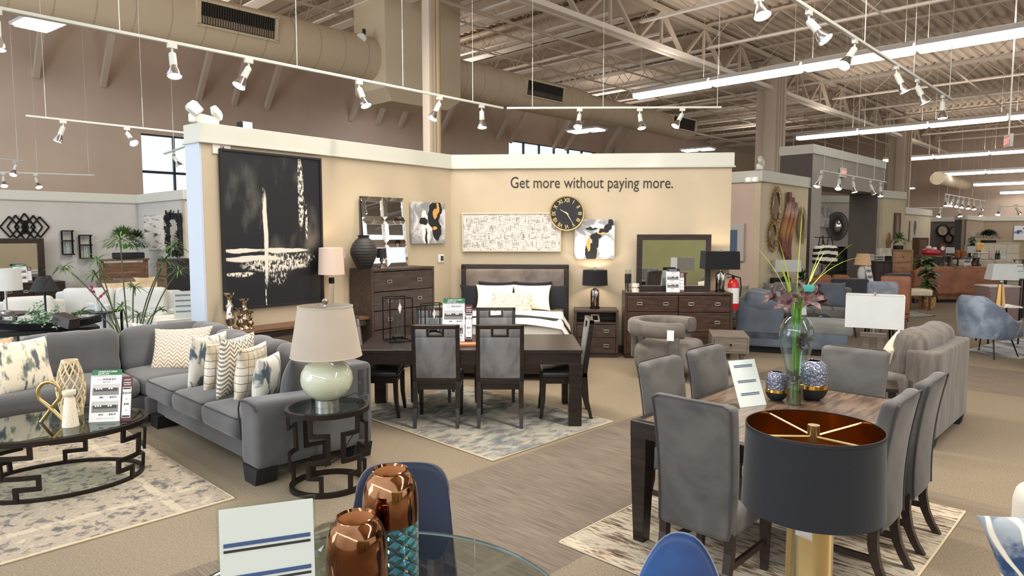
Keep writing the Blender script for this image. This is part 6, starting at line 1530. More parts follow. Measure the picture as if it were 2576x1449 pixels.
p = D(247, 782, 8.6); small_table('small dark table holding the orchid in the left room', (p.x, p.y), .42, .42, p.z, BLACK, th=.02, lw=.025); random.seed(31)
r = thing('orchid', 'magenta orchid in a small white pot between the white seats', 'flowers', (p.x, p.y, p.z)); o = B(); o.lathe([(0, 0), (.035, 0), (.045, .10), (.035, .10), (0, .09)], 20); obj('pot', o, plain('clear_pot', (210, 214, 214), .1), r)
o = B(); o.tube([(0, 0, .08), (-.02, 0, .20), (-.04, .0, .27), (-.07, 0, .29)], .003, 5); o.tube([(0, 0, .08), (.03, 0, .18), (.08, .0, .24), (.13, 0, .25)], .003, 5); obj('stems', o, STEMG, r)
MAG = plain('orchid_magenta', (170, 34, 96), .5); o = B()
for k in range(16):
    t = random.random(); q = Vector((-.07+.03*random.uniform(-1, 1), 0, .24+.07*random.random())) if k % 2 else Vector((.02+.12*t, 0, .16+.10*t)); lily(o, q, (random.uniform(-.5, .5), -1, .2), .026, 5)
obj('blossoms', o, MAG, r)
# white counter with sign and striped vase beside the display wall
p = D(440, 800, 8.7); r = thing('white_counter', 'low white counter behind the sectional at the left end of the display wall', 'counter', (D(462, 800, 8.85).x, 8.85, 0), R(52)); o = B(); o.rbox(0, 0, .40, .95, .60, .80, .01, k=1, n=1); obj('body', o, WHITE, r)
info_card('grey striped information card leaning on the white counter by the curtain', (D(462, 787, 8.6).x, 8.6, .802), R(28), .22, .36, R(20), [.86, .66, .46, .26], wide=.8)
p = D(486, 785, 8.9); r = thing('striped_vase', 'black and white striped bottle vase beside the blue-lit end of the display wall', 'vase', (p.x, p.y, .802)); m = Mat('bw_stripe', .3); m.color(m.mix((m.z*11).fract().gt(.5), (228, 226, 222), (26, 26, 28)))
o = B(); o.lathe([(0, 0), (.07, 0), (.075, .02), (.075, .26), (.05, .32), (.022, .36), (.022, .42), (.028, .43), (0, .43)], 32); obj('body', o, m.m, r)
# umbrella plant
PY = 8.25; pbx = D(335, 815, PY); r = thing('umbrella_plant', 'tall umbrella papyrus plant with starburst leaf heads behind the sectional', 'plant', (pbx.x, PY, 0)); random.seed(17)
o = B(); o.lathe([(0, 0), (.16, 0), (.20, .34), (.18, .34), (.16, .30), (0, .30)], 28); obj('pot', o, plain('pot_grey', (90, 88, 86), .7), r)
for k, (px, py, bx_, s) in enumerate(((160, 672, 300, 1), (245, 652, 290, 1), (302, 602, 318, 1.2), (240, 690, 300, .95), (436, 618, 350, 1.05), (415, 656, 345, 1.05), (450, 682, 372, 1.0), (336, 722, 334, .85), (205, 782, 296, .7), (350, 790, 342, .9), (405, 778, 362, .6), (305, 768, 322, .7))):
    yy = PY+random.uniform(-.15, .15); hd = D(px, py, yy)-Vector((pbx.x, PY, 0)); bb = D(bx_, 815, PY)-Vector((pbx.x, PY, 0)); pot = Vector((bb.x*.5, 0, .30))
    mid = (bb*.5+hd*.5)+Vector(((bb.x-hd.x)*.12, 0, .05)); pts = []
    ctrl = [pot, bb, mid, hd]
    for i in range(13):
        t = i/12; a = [(1-t)**3, 3*t*(1-t)**2, 3*t*t*(1-t), t**3]; pts.append(sum((ctrl[j]*a[j] for j in range(4)), Vector()))
    o = B(); o.tube(pts, .008, 6); st_ = obj('stem', o, STEMG, r)
    o = B()
    for j in range(26):
        an = 6.283*j/26+random.uniform(-.1, .1); el = random.uniform(-.15, .85); o.blade(hd, (math.cos(an)*math.cos(el), math.sin(an)*math.cos(el), math.sin(el)), .26*s*random.uniform(.8, 1.15), .017, .95, 6)
    f = obj('leaf_head', o, LEAF, st_); 

# ================================================================== walls of the right side
def mirror_oval(label, W, px, py, rx, rz_, ringm, style, name='wall_mirror'):
    s, z = W.at(px, py, .04); r = thing(name, label, 'mirror', W.pt(s, z, .04), W.a); o = B(); o.lathe([(0, -.01), (1, -.01), (1, 0), (0, 0)], 40, T=Matrix.Diagonal((rx, 1, rz_, 1)) @ TX); obj('mirror_glass', o, MIRROR, r, ang=30)
    o = B(); N = 20
    if style == 'loops':
        for k in range(N):
            a = 6.283*k/N; cx, cz = math.cos(a)*(rx+.065), math.sin(a)*(rz_+.065); o.tube([(cx+.06*math.cos(a+b_)*1.0, -.01, cz+.06*math.sin(a+b_)*1.0) for b_ in [6.283*i/10 for i in range(10)]], .006, 5, closed=True)
    elif style == 'rays':
        for k in range(40): a = 6.283*k/40; e = .10+.09*random.random(); o.tube([(math.cos(a)*rx, -.01, math.sin(a)*rz_), (math.cos(a)*(rx+e*.6), -.02, math.sin(a)*(rz_+e*.6)), (math.cos(a)*(rx+e), -.01, math.sin(a)*(rz_+e)-.02)], .005, 5)
        for q in (.05, .1, .14): o.tube([(math.cos(6.283*i/40)*(rx+q), -.015, math.sin(6.283*i/40)*(rz_+q)) for i in range(40)], .003, 4, closed=True)
    o.tube([(math.cos(6.283*i/40)*rx, -.012, math.sin(6.283*i/40)*rz_) for i in range(40)], .012, 6, closed=True); obj('frame', o, ringm, r); return r
AG = plain('antique_gold', (150, 124, 78), .35, .85)
random.seed(2)
mirror_oval('upper oval mirror framed by gold loops on the sand wall', W5, 1952, 519, .17, .29, AG, 'loops'); mirror_oval('lower oval mirror framed by gold loops on the sand wall', W5, 1943, 592, .16, .22, AG, 'loops')
mirror_oval('oval mirror with fringed macrame rays beside the wavy wood art', W5, 2014, 566, .17, .27, plain('jute', (130, 108, 78), .8), 'rays')
m = Mat('wavy_wood', .4); m.color(m.ramp((m.z*1.0+m.noise(3)*.6), [(.0, (120, 72, 56)), (.25, (176, 128, 72)), (.45, (150, 96, 58)), (.62, (190, 156, 142)), (.8, (96, 56, 40))])); s, z = W5.at(1983, 571, .06); r = thing('wall_sculpture', 'wavy three-strip wooden wall sculpture on the sand wall', 'wall art', W5.pt(s, z, .05), W5.a)
for k in range(3):
    o = B(); rows = []
    for i in range(17):
        t = i/16; zz = .62-1.24*t; xo = .09*math.sin(t*6.0+.4)-.10*(t-.5)*2+.19*(k-1)*.9; zz2 = zz-.10*(k-1); rows.append([(xo-.08, -.05, zz2), (xo+.07, -.05, zz2), (xo+.07, 0, zz2), (xo-.08, 0, zz2)])
    o.sweep(rows, closed=True); obj('wood_strip', o, m.m, r, smooth=False)
framed('framed_mirror', 'rustic whitewashed wood framed mirror behind the black rectangular lamp shade', 'mirror', W4b, 1806, 562, 1874, 655, plain('dark_glass', (70, 76, 88), .08, .8), Mat('w', .8).color((190, 186, 182)).m, .13, .05, inner='mirror_glass')
s, z = W4.at(1893, 452); r = thing('emergency_light', 'white emergency light box on the rose wall near its top', 'emergency light', W4.pt(s, z, .03), W4.a); o = B(); o.rbox(0, 0, 0, .30, .05, .11, .01, k=1, n=1); obj('housing', o, WHITE, r)
for sx in (-.07, .07): o = B(); o.lathe([(0, 0), (.03, 0), (.03, .03), (0, .03)], 16, T=Matrix.Translation((sx, -.025, .0)) @ TX); obj('lamp_head', o, BULBD, r)
# exit sign and light boxes
def exit_sign(label, loc, rz, s=1, hang=0):
    r = thing('exit_sign', label, 'exit sign', loc, rz); o = B(); o.rbox(0, 0, 0, .34*s, .06, .24*s, .01, k=1, n=1); obj('housing', o, WHITE, r)
    o = B(); o.box(0, -.032, 0, .31*s, .004, .20*s); obj('face', o, plain('exit_face', (240, 190, 180), .4), r, smooth=False); txt('EXIT', .15*s, glow('exit_red', (230, 60, 50), .8), r, (0, -.036, -.055*s), align='CENTER', bold=.02)
    if hang: o = B(); o.cyl((0, 0, .12*s), (0, 0, hang), .014, 8); obj('pendant', o, STEELL, r)
exit_sign('exit sign on the beam of the grey portal', WP.pt(1.9, 3.45, .05), WP.a, 1.0)
p = D(2537, 355, 14); exit_sign('exit sign hanging on a pole at the right edge, seen from the side', p, R(-110), 1.1, 7.4-p.z)
def twin_head(label, loc, rz, s=1):
    r = thing('emergency_light', label, 'emergency light', loc, rz); o = B(); o.rbox(0, 0, .07*s, .45*s, .14*s, .13*s, .02, k=1, n=1); obj('housing', o, WHITE, r)
    for sx in (-1, 1):
        o = B(); T = Matrix.Translation((sx*.2*s, -.03, .19*s)) @ Matrix.Rotation(R(35*sx), 4, 'Y') @ Matrix.Rotation(R(60), 4, 'X'); o.prism([(-.08*s, -.09*s), (.08*s, -.09*s), (.10*s, .05*s), (.06*s, .10*s), (-.06*s, .10*s), (-.10*s, .05*s)], -.03, .03, T=T); obj('lamp_head', o, TRACKW, r, smooth=False, bevel=.008)
twin_head('twin-head emergency light on top of the left end of the display wall', WA.pt(.10, 3.12, -.12), WA.a+.3, .8)
o = B(); o.rbox(0, 0, .05, .16, .12, .10, .02, k=1, n=1); r = thing('floodlight', 'small floodlight on top of the display wall right of the emergency light', 'floodlight', WA.pt(.62, 3.12, -.16), WA.a); obj('housing', o, BLACKM, r); o = B(); o.box(0, -.066, .055, .12, .006, .08); obj('lens', o, WHITE, r, smooth=False)
twin_head('twin-head emergency light on top of the mirror wall corner', W5.pt(.1, 3.12, -.08), W5.a+.4, .9)
# portal room: round mirror, painting, black cabinet, striped blanket, plant
s, z = W6.at(2106, 569, .04); r = thing('wall_mirror', 'small round convex mirror in a wide dark radial frame seen through the portal', 'mirror', W6.pt(s, z, .05), W6.a)
m = Mat('radial_wire', .6); m.color((70, 66, 70)); o = B()
R2 = S(35, 22.3)
for k in range(90): a = 6.283*k/90; o.tube([(math.cos(a)*R2*.42, -.04, math.sin(a)*R2*.42), (math.cos(a)*R2, -.0, math.sin(a)*R2)], .006, 4)
o.tube([(math.cos(6.283*i/60)*R2, 0, math.sin(6.283*i/60)*R2) for i in range(60)], .012, 6, closed=True); o.lathe([(R2*.40, .05), (R2*.46, .04), (R2*.42, .02)], 48, T=TX, cap=False); obj('wire_frame', o, m.m, r)
o = B(); o.lathe([(0, .06), (R2*.25, .05), (R2*.41, .03), (R2*.41, 0), (0, 0)], 48, T=TX); obj('mirror_glass', o, MIRROR, r)
framed('wall_art', 'pale canvas partly hidden by the left pillar of the portal', 'painting', W6, 2056, 520, 2085, 572, abstract('abstract_c', [], [], [], (206, 206, 208)), None, 0, .04)
def fcase(label, px0, px1, ytop, Y, h=None, m=BLACKM, d=.5, rz=0, rows=(.3, .3, .3), cols=1, name='cabinet', cat='cabinet', knob=True):
    a, c = D(px0, ytop, Y), D(px1, ytop, Y); w = c.x-a.x; hh_ = h or a.z; n = len(rows); tot = hh_-.12; rr = [tot*q/sum(rows) for q in rows]
    return case(name, label, cat, ((a.x+c.x)/2, Y, 0), rz, w, d, hh_, rr, m, cols, knob=knob)
fcase('tall black storage cabinet standing behind the portal opening', 2099, 2141, 625, 20.8, rows=(1,), name='cabinet')
p = D(2121, 623, 20.9); r = thing('bowl', 'small black bowl on the tall black cabinet', 'bowl', (p.x, 21.0, D(2099, 625, 20.8).z)); o = B(); o.lathe([(0, 0), (.05, 0), (.16, .05), (.15, .05), (.0, .015)], 24); obj('body', o, BLACKM, r)
m = Mat('bw_bag', .9); wv = m.noise(4, None, 2); m.color(m.mix(((m.z*7+wv*.8).fract()).gt(.5), (232, 228, 220), (22, 22, 24))); p0 = D(2075, 665, 15.6); r = thing('striped_tote', 'black and white striped tote bag hanging by the grey portal pillar', 'bag', (p0.x, p0.y, p0.z)); 
o = B(); o.rbox(0, 0, .22, .55, .22, .44, .10, n=8, fn=crumple(51, .04)); obj('body', o, m.m, r)
o = B()
for sx in (-.12, .08): o.tube([(sx-.07, -.05, .40), (sx-.03, -.02, .62), (sx+.04, 0, .64), (sx+.09, -.04, .40)], .012, 6)
obj('handles', o, BLACKM, r); random.seed(5)
hr = thing('hat_stand', 'thin dark stand behind the leather sofas carrying the striped tote', 'stand', (p0.x, p0.y+.0, 0)); o = B(); o.cyl((0, .14, 0), (0, .14, p0.z+.66), .015, 8); o.box(0, .14, .01, .3, .3, .02); o.cyl((-.2, .14, p0.z+.62), (.2, .14, p0.z+.62), .01, 6); obj('pole', o, BLACK, hr)
p = D(2102, 690, 19.3); hedge('potted_plant', 'dark leafy potted plant beside the black cabinet', (p.x, p.y, .0), .5, .5, 1.2, 220, .25, LEAFD, 8, 0, .03)

# ================================================================== right living rooms
NVF = fabric('blue_grey_fabric', (84, 92, 104), .12, 3, .95, 220, .3); GSF = fabric('grey_tweed', (104, 106, 102), .12, 3, .95, 220, .3); LEA = Mat('brown_leather', .42); LEA.color(LEA.mix(LEA.noise(5).ss(.3, .7), (108, 66, 42), (150, 96, 62))); LEA = LEA.m
LEAS = Mat('saddle_leather', .5); LEAS.color(LEAS.mix(LEAS.noise(3).ss(.3, .7), (126, 76, 48), (152, 96, 64))); LEAS = LEAS.m; CHARC = fabric('charcoal_fabric', (58, 58, 66), .1, 3)
# chaise with its back to the left: local x = v, y = u
cb0 = UV(11.05, -5.45); r = thing('chaise_sofa', 'blue-grey chaise sofa section beside the fire extinguisher, seen from behind', 'sofa', D(1850, 850, 10.65)-Vector((0, 0, D(1850, 850, 10.65).z)), R(-22))
# local: x right along chaise, y depth; back on the left side
o = B(); o.rbox(.80, .48, .24, 1.62, .96, .26, .03, n=3); obj('base', o, NVF, r)
o = B(); o.rbox(.35, .45, .50, .70, .90, .62, .05, n=5); obj('back', o, NVF, r)
T = Matrix.Translation((.42, .42, .80)) @ Matrix.Rotation(R(8), 4, 'Y'); o = B(); o.rbox(0, 0, 0, .62, .86, .30, .10, n=6, T=T, fn=crumple(61, .03)); obj('back_cushion', o, NVF, r)
o = B(); o.rbox(1.22, .46, .42, .92, .94, .18, .06, crown=.02, n=5); obj('seat_cushion', o, GSF, r)
o = B(); o.box(.75, .48, .06, 1.3, .7, .10); obj('plinth', o, BLACKM, r, smooth=False)
p = D(2046, 815, 13.6); sofa('sofa', 'grey tweed sofa with tufted cushions on slim legs behind the coffee table', (5.50, 12.25, 0), R(-14), 1.6, .92, GSF, 2, arm=.14, back_h=.86, seat_h=.50, base=.20, legs='slim', tuft_=True, cush_top=.95)
p = D(2086, 775, 13.7); pil('throw_pillow', 'grey square pillow at the right end of the grey tweed sofa', (5.95, 12.55, .51), R(-20), .52, .50, .16, NVF, .3, 33)
p = D(1960, 760, 13.8); pil('throw_pillow', 'grey green pillow at the left end of the grey tweed sofa', (5.05, 12.75, .51), R(10), .5, .48, .16, GSF, .3, 34)
p = D(1870, 735, 14.5); p.x += .25; pil('throw_pillow', 'pale olive pillow above the blue-grey chaise back', (4.2, 12.7, .50), 0, .6, .42, .16, fabric('olive_grey', (128, 122, 110)), .2, 35)
sofa('loveseat', 'olive grey loveseat mostly hidden behind the blue-grey chaise', (4.15, 12.45, 0), R(6), .9, .8, GSF, 1, back_h=.82)
p = G(2012, 850, 0); small_table('black rectangular coffee table in front of the grey tweed sofa', (D(2012, 785, 11.75).x, 11.75), .92, .42, .47, DARKWOOD, R(-14), 'coffee_table', 'coffee table', .05, .06)
r = thing('hang_tag', 'white paper tag hanging from the black coffee table', 'price tag', D(2064, 805, 11.5)); o = B(); o.box(0, 0, 0, .05, .004, .14); obj('paper', o, PAPER, r, smooth=False)
p = D(2001, 772, 11.75); r = thing('small_vase', 'small speckled white vase on the black coffee table', 'vase', (p.x, 11.75, .47)); o = B(); o.lathe([(0, 0), (.06, 0), (.07, .05), (.065, .15), (.04, .2), (0, .2)], 20); obj('body', o, plain('speckle_white', (206, 200, 190), .4), r)
info_card('small white card standing on the black coffee table', (D(2020, 770, 11.7).x, 11.7, .47), R(10), .15, .15, R(10), [.8])
def grug(label, pts, m, edge=CRE, z=.0): rug('area_rug', label, [G(*q) for q in pts], m.m if isinstance(m, Mat) else m, edge)
grug('pale grey rug under the chaise and black coffee table', ((1870, 870), (2010, 852), (2120, 822), (1960, 812)), rug_mat('pale_rug', [(140, 138, 132), (164, 160, 152), (186, 182, 172), (196, 192, 182), (176, 172, 164)], 9))
ZEB = rug_mat('zebra_rug', [(24, 24, 26), (60, 60, 62), (200, 198, 192), (80, 80, 82), (226, 224, 218)], 3, (1, 7)); grug('black and white hide-like rug on the carpet before the leather sofa', ((2255, 784), (2296, 782), (2352, 796), (2255, 800)), ZEB, BLACKM)
grug('blue grey mottled rug under the blue velvet armchair', ((2430, 882), (2560, 905), (2700, 880), (2560, 850)), rug_mat('blue_mottle', [(56, 62, 70), (100, 108, 116), (170, 176, 180), (196, 200, 202), (130, 136, 142)], 3, (.6, 2)))
# leather chairs, mesh lamp, white lamp on console
def club(label, px, py, Y, w, rz, m, name='leather_chair', h=.80): p = D(px, py, Y); return sofa(name, label, (p.x, Y, 0), rz, w, .85, m, 1, arm=.16, arm_h=h*.78, back_h=h, cat='armchair', cush_top=h+.04)
club('brown leather tub chair left of the black mesh lamp', 1850, 740, 15.6, .82, R(30), LEA); club('brown leather tub chair right of the black mesh lamp', 1922, 740, 15.2, .92, R(-25), LEA, h=.84)
p = D(1886, 735, 14.9); small_table('dark accent table under the black mesh lamp', (p.x, 14.9), .42, .42, .62, DARKWOOD); MESH = Mat('black_mesh', .6, .5); MESH.color((34, 30, 32)); al = ((MESH.z*60).fract().gt(.45)).max((MESH.x*60).fract().gt(.6)); MESH.nt.links.new((al*.8+.2).k, MESH.b.inputs['Alpha']); MESH = MESH.m
zb = D(1886, 702, 14.9).z-.62; lamp2('table lamp with see-through black mesh drum shade before the rose wall', (p.x, 14.9, .62), [(0, 0), (.1, 0), (.1, .02), (.02, .03), (.02, zb), (0, zb)], BLACK, (S(22, 14.9), S(21.5, 14.9), S(38, 14.9), zb), MESH)
p = D(1977, 735, 14.3); fcase('low black console carrying the white rectangular lamp by the sand wall', 1948, 1990, 700, 13.55, m=BLACKM, d=.22, rows=(1,)); zc = D(1948, 700, 13.55).z
zb = D(1978, 683, 13.65).z-zc; lamp2('table lamp with white rectangular shade on the low black console', (D(1978, 690, 13.65).x, 13.66, zc), [(0, 0), (.08, 0), (.08, .02), (.02, .03), (.02, zb), (0, zb)], BLACK, (S(33, 13.65), S(32, 13.65), S(29, 13.65), zb), WSH, rect=S(12, 13.65))
p = D(1976, 708, 13.3); r = thing('log_decor', 'black framed decor box filled with sliced logs on the low console', 'decor', (p.x, 13.3, 0)); r.location.z = zc-.26; random.seed(12)
fw_ = S(32, 13.3); r.location.y = 13.34; r.location.z = 0; o = B(); o.box(0, 0, .44, fw_, .2, .88); obj('pedestal', o, BLACKM, r, smooth=False)
o = B()
for k in range(16): a, b_ = random.uniform(-.42, .42)*fw_, random.uniform(.60, .84); o.lathe([(0, 0), (.035, 0), (.035, .03), (0, .03)], 10, T=Matrix.Translation((a, -.10, b_)) @ TX)
f = obj('log_slices', o, OAK, r); f['kind'] = 'stuff'
hedge('small_plant', 'small dark green plant right of the white rectangular lamp', (D(2020, 690, 14.0).x, 14.05, 0), .24, .3, 1.15, 160, .16, LEAFD, 9, 0, .03)
# row of leather sofas and chairs farther right
p = D(2097, 720, 17.0); sofa('leather_sofa', 'saddle brown leather sofa in front of the grey portal, seen from behind', (7.36, 15.95, 0), R(176), 1.12, .75, LEAS, 2, back_h=.88, arm_h=.66, cat='sofa', cush_top=.95)
p = D(2140, 735, 14.6); r = thing('accent_chair', 'charcoal high-back chair behind the grey tweed sofa', 'chair', (7.08, 14.25, 0), R(165)); o = B(); o.rbox(0, .25, .62, .72, .14, .66, .04, n=4); obj('backrest', o, CHARC, r); o = B(); o.rbox(0, -.05, .38, .72, .6, .18, .04, n=3); obj('seat', o, CHARC, r)
for sx in (-1, 1):
    for sy in (-1, 1): o = B(); o.cyl((sx*.3, sy*.22, .3), (sx*.32, sy*.25, 0), .02, 8); obj('leg', o, BLACK, r)
p = D(2174, 720, 14.4); small_table('black side table with the ribbed white lamp', (p.x, 14.5), .6, .5, D(2174, 708, 14.5).z, BLACK); zc = D(2174, 708, 14.5).z; zb = D(2174, 666, 14.5).z-zc
m = Mat('ribbed_white', .5); m.color((222, 222, 224)); m.bump((m.z*190).sin(), .6, .006); bm_ = m.m
lamp2('table lamp with beige drum shade and ribbed white body', (p.x, 14.5, zc), [(0, 0), (.06, 0), (.085, .05), (.095, .15), (.09, .24), (.06, .32), (.03, .34), (.02, zb), (0, zb)], bm_, (S(20, 14.5), S(14, 14.5), S(28, 14.5), zb), fabric('beige_shade', (214, 178, 138), .05))
price_sign('price sign leaning beside the ribbed white lamp', (D(2194, 706, 14.3).x, 14.35, zc), R(30), .20, .36, R(14), False, None, None)
def hichair(label, px0, px1, ytop, Y, m, rz, leg=BLACK, h=None):
    a, c = D(px0, ytop, Y), D(px1, ytop, Y); w = c.x-a.x; r = thing('accent_chair', label, 'chair', ((a.x+c.x)/2, Y, 0), rz); o = B(); o.rbox(0, .22, (a.z+.40)/2, w*.92, .13, a.z-.40, .05, n=4); obj('backrest', o, m, r); o = B(); o.rbox(0, -.05, .38, w*.92, .58, .16, .05, n=3); obj('seat', o, m, r)
    for sx in (-1, 1):
        for sy in (-1, 1): o = B(); o.cyl((sx*w*.36, sy*.2, .32), (sx*w*.4, sy*.24, 0), .02, 8, .013); obj('leg', o, leg, r)
    return r
hichair('blue-grey tweed accent chair seen from behind the white rectangular lamp', 2180, 2254, 706, 11.4, fabric('blue_tweed', (122, 128, 140), .15, 8), R(158))
hichair('saddle brown leather chair right of the blue-grey tweed chair', 2218, 2290, 693, 12.6, LEAS, R(150), WALNUT)
hichair('dark charcoal chair between the ribbed lamp and the leather sofa', 2206, 2280, 686, 14.6, CHARC, R(185))
p = G(2303, 776, 0); r = thing('ottoman_bench', 'small bench with cream striped seat and brown wood legs', 'bench', (p.x-.1, p.y-.2, 0), R(-8)); o = B(); o.rbox(0, 0, .43, .55, .45, .16, .04, crown=.02, n=3); obj('seat', o, STR, r)
for sx in (-1, 1):
    for sy in (-1, 1): o = B(); o.bar((sx*.23, sy*.18, 0), (sx*.22, sy*.17, .36), .05); obj('leg', o, WALNUT, r, smooth=False)
a_ = D(2240, 690, 19.0); c_2 = D(2466, 690, 19.0); p = D(2352, 740, 19.2)
sofa('leather_sofa', 'long saddle brown leather sofa seen from behind, right of the potted plant', (p.x, 19.3, 0), R(186), 2.6, .98, LEAS, 2, arm=.20, arm_h=.72, back_h=.90, base=.12, cush_top=.98)
# potted plant in basket
pp_ = G(2332, 775, 0); pp_ = Vector((pp_.x, pp_.y, 0)); r = thing('potted_plant', 'leafy green plant in a woven basket before the long leather sofa', 'plant', pp_); random.seed(44)
o = B(); o.lathe([(0, 0), (.16, 0), (.19, .15), (.18, .30), (.16, .30), (0, .26)], 28); m = Mat('basket', .8); m.color(m.mix(((m.z*40).sin()*((m.x+m.y)*50).sin()).gt(0), (196, 156, 100), (150, 112, 66))); obj('basket', o, m.m, r)
o = B(); o.tube([(0, 0, .2), (-.03, 0, .7), (-.12, 0, 1.3)], .02, 6); obj('stem', o, STEMG, r)
for k in range(70):
    t = random.random(); a = random.uniform(0, 6.28); o = B(); b0 = Vector((-.12*t*t, 0, .35+.95*t)); o.blade(b0, (math.cos(a), math.sin(a), .9*random.random()+.1), .36*random.uniform(.7, 1.1), .15, 1.3, 6); obj('leaf', o, LEAFD if k % 3 else LEAF, r)
# velvet armchair on the right
vp_ = D(2484, 880, 10.3); r = thing('armchair', 'light blue velvet armchair with sweeping back on thin black legs', 'armchair', (vp_.x+.02, 10.35, 0), R(112)); BV = Mat('ice_blue_velvet', .5); BV.color(BV.mix(BV.noise(3.5, None, 4, dist=.5).ss(.35, .65), (92, 104, 124), (140, 152, 168))); BV.set(Sheen_Weight=.5, Sheen_Roughness=.3); BV = BV.m
rows = []
for i in range(33):
    a = R(90+(i/32-.5)*250); ca_, sa_ = math.cos(a), math.sin(a); e = abs(i/32-.5)*2; zt_2 = .95-.37*max(0, min(1, (e-.22)/.5))**1.0
    rows.append([(ca_*(.36+.0), sa_*.36, .30), (ca_*.40, sa_*.40, .45), (ca_*.42, sa_*.44, zt_2-.02), (ca_*.40, sa_*.42, zt_2), (ca_*.36, sa_*.37, zt_2-.02), (ca_*.33, sa_*.33, .45), (ca_*.33, sa_*.33, .30)])
o = B(); o.sweep(rows, closed=True); obj('shell_back', o, BV, r, ang=50)
o = B(); o.rbox(0, -.06, .38, .64, .66, .18, .07, crown=.02, n=5); obj('seat_cushion', o, BV, r)
for sx in (-1, 1):
    for sy in (-1, 1): o = B(); o.cyl((sx*.22, sy*.2, .30), (sx*.30, sy*.28, 0), .011, 8, .008); obj('leg', o, BLACK, r)
# white lamp with gold base on a marble side table
p = D(2512, 768, 11.6); tz2 = p.z; small_table('small white marble-topped table under the white and gold lamp', (p.x, 11.6), .5, .45, tz2, BLACK, R(-10), th=.02, lw=.02); o = B(); o.box(0, 0, tz2-.008, .52, .47, .022, rz=R(-10)); mm = Mat('marble', .2); mm.color(mm.mix(mm.noise(5, None, 6, dist=2).ss(.5, .56), (224, 222, 220), (150, 146, 142))); q_ = obj('marble_slab', o, mm.m, [x for x in bpy.data.objects if x.name.startswith('end_table') and x.parent is None][-1], smooth=False, rot=(0, 0, R(10)))
zb = D(2519, 704, 11.6).z-tz2; r = lampw('table_lamp', 'table lamp with tapered white square shade and gold faceted column', (D(2515, 768, 11.6).x, 11.6, tz2+.004), R(-12)); b = B(); rshade(b, .42, .28, .34, .22, .27, zb); obj('lamp_shade', b, WSH, r)
b = B(); b.prism([(-.07, -.03), (-.01, -.045), (.0, -.02), (.0, .03), (-.07, .03)], 0, zb-.1); b.prism([(.07, -.03), (.01, -.045), (.0, -.02), (.0, .03), (.07, .03)], 0, zb-.1)
b = B(); b.sweep([[(x*k, y*k, z) for x, y in ((-.065, -.03), (-.012, -.05), (0, -.018), (.012, -.05), (.065, -.03), (.065, .03), (-.065, .03))] for z, k in ((0, 1.1), (zb-.08, .6))], closed=True); obj('gold_column', b, plain('champagne_gold', (208, 172, 112), .3, .7), r, smooth=False)
b = B(); b.lathe([(0, zb-.08), (.03, zb-.06), (.035, zb-.04), (.03, zb-.02), (0, zb)], 16); obj('crystal_neck', b, CHROME, r)
p = D(2534, 745, 13.6); r = thing('storage_trunk', 'mauve panel-sided trunk bench right of the leather sofa', 'trunk', (p.x, 13.9, 0), R(-5)); wv_ = S(74, 13.6); hv_ = D(2534, 722, 13.6).z; o = B(); o.rbox(0, 0, hv_/2+.04, wv_, .5, hv_-.08, .02, k=1, n=1); obj('body', o, plain('mauve_vinyl', (128, 106, 104), .6), r); o = B(); o.rbox(0, 0, hv_, wv_+.02, .52, .03, .01, k=1, n=1); obj('lid', o, plain('pale_lid', (196, 188, 182), .5), r)
random.seed(3); o = B()
for k in range(10): o.lathe([(0, 0), (.012, 0), (0, .01)], 8, T=Matrix.Translation((-wv_/2+.02, -.25, .1+hv_*.08*k)) @ TX)
obj('nailheads', o, BLACK, r)
p = D(2600, 800, 9.9); sofa('sofa', 'light grey sofa cut off at the right edge of the photo', (p.x+.33, 9.6, 0), R(150), 1.1, .9, fabric('light_grey_fabric', (150, 154, 158), .06), 1, arm=.2, back_h=.86, cush_top=.96)

# ================================================================== back right: offices, bedrooms, far wall
(a, zb), (c, za) = W7.at(2248, 601, .04), W7.at(2264, 536, .04)
framed('narrow_mirror', 'narrow tall mirror in a brown wood frame on the lit sand wall', 'mirror', W7, 2248, 536, 2264, 601, MIRROR, WALNUT, .07, .04, inner='mirror_glass')
s, z = W7.at(2237, 610, .04); r = thing('wall_sculpture', 'small diamond-shaped lattice ornament on the sand wall', 'wall art', W7.pt(s, z, .04), W7.a); o = B()
for q in (1, .6): P_ = [(.13*q, 0, 0), (0, 0, .30*q), (-.13*q, 0, 0), (0, 0, -.30*q)]; [o.bar(P_[i], P_[(i+1) % 4], .03, .02, up=(0, 1, 0)) for i in range(4)]
obj('lattice', o, OAK, r, smooth=False)
m = Mat('bison_print', .8); bod = ell(m.x, m.z, .02, .12, .20, .26, .2).max(ell(m.x, m.z, .12, .16, .12, .16, .2)).max(ell(m.x, m.z, -.06, -.18, .03, .16, .2)).max(ell(m.x, m.z, .10, -.16, .03, .16, .2)); gnd = (m.z*-1).ss(.34, .40); m.color(m.mix(bod, m.mix(gnd, (206, 198, 184), (168, 148, 112)), m.mix(m.noise(14).ss(.4, .6), (84, 72, 66), (130, 116, 106))))
framed('wall_art', 'tall canvas print of a standing bison on the ivory wall', 'painting', W8, 2287, 556, 2307, 606, m.m, None, 0, .04)
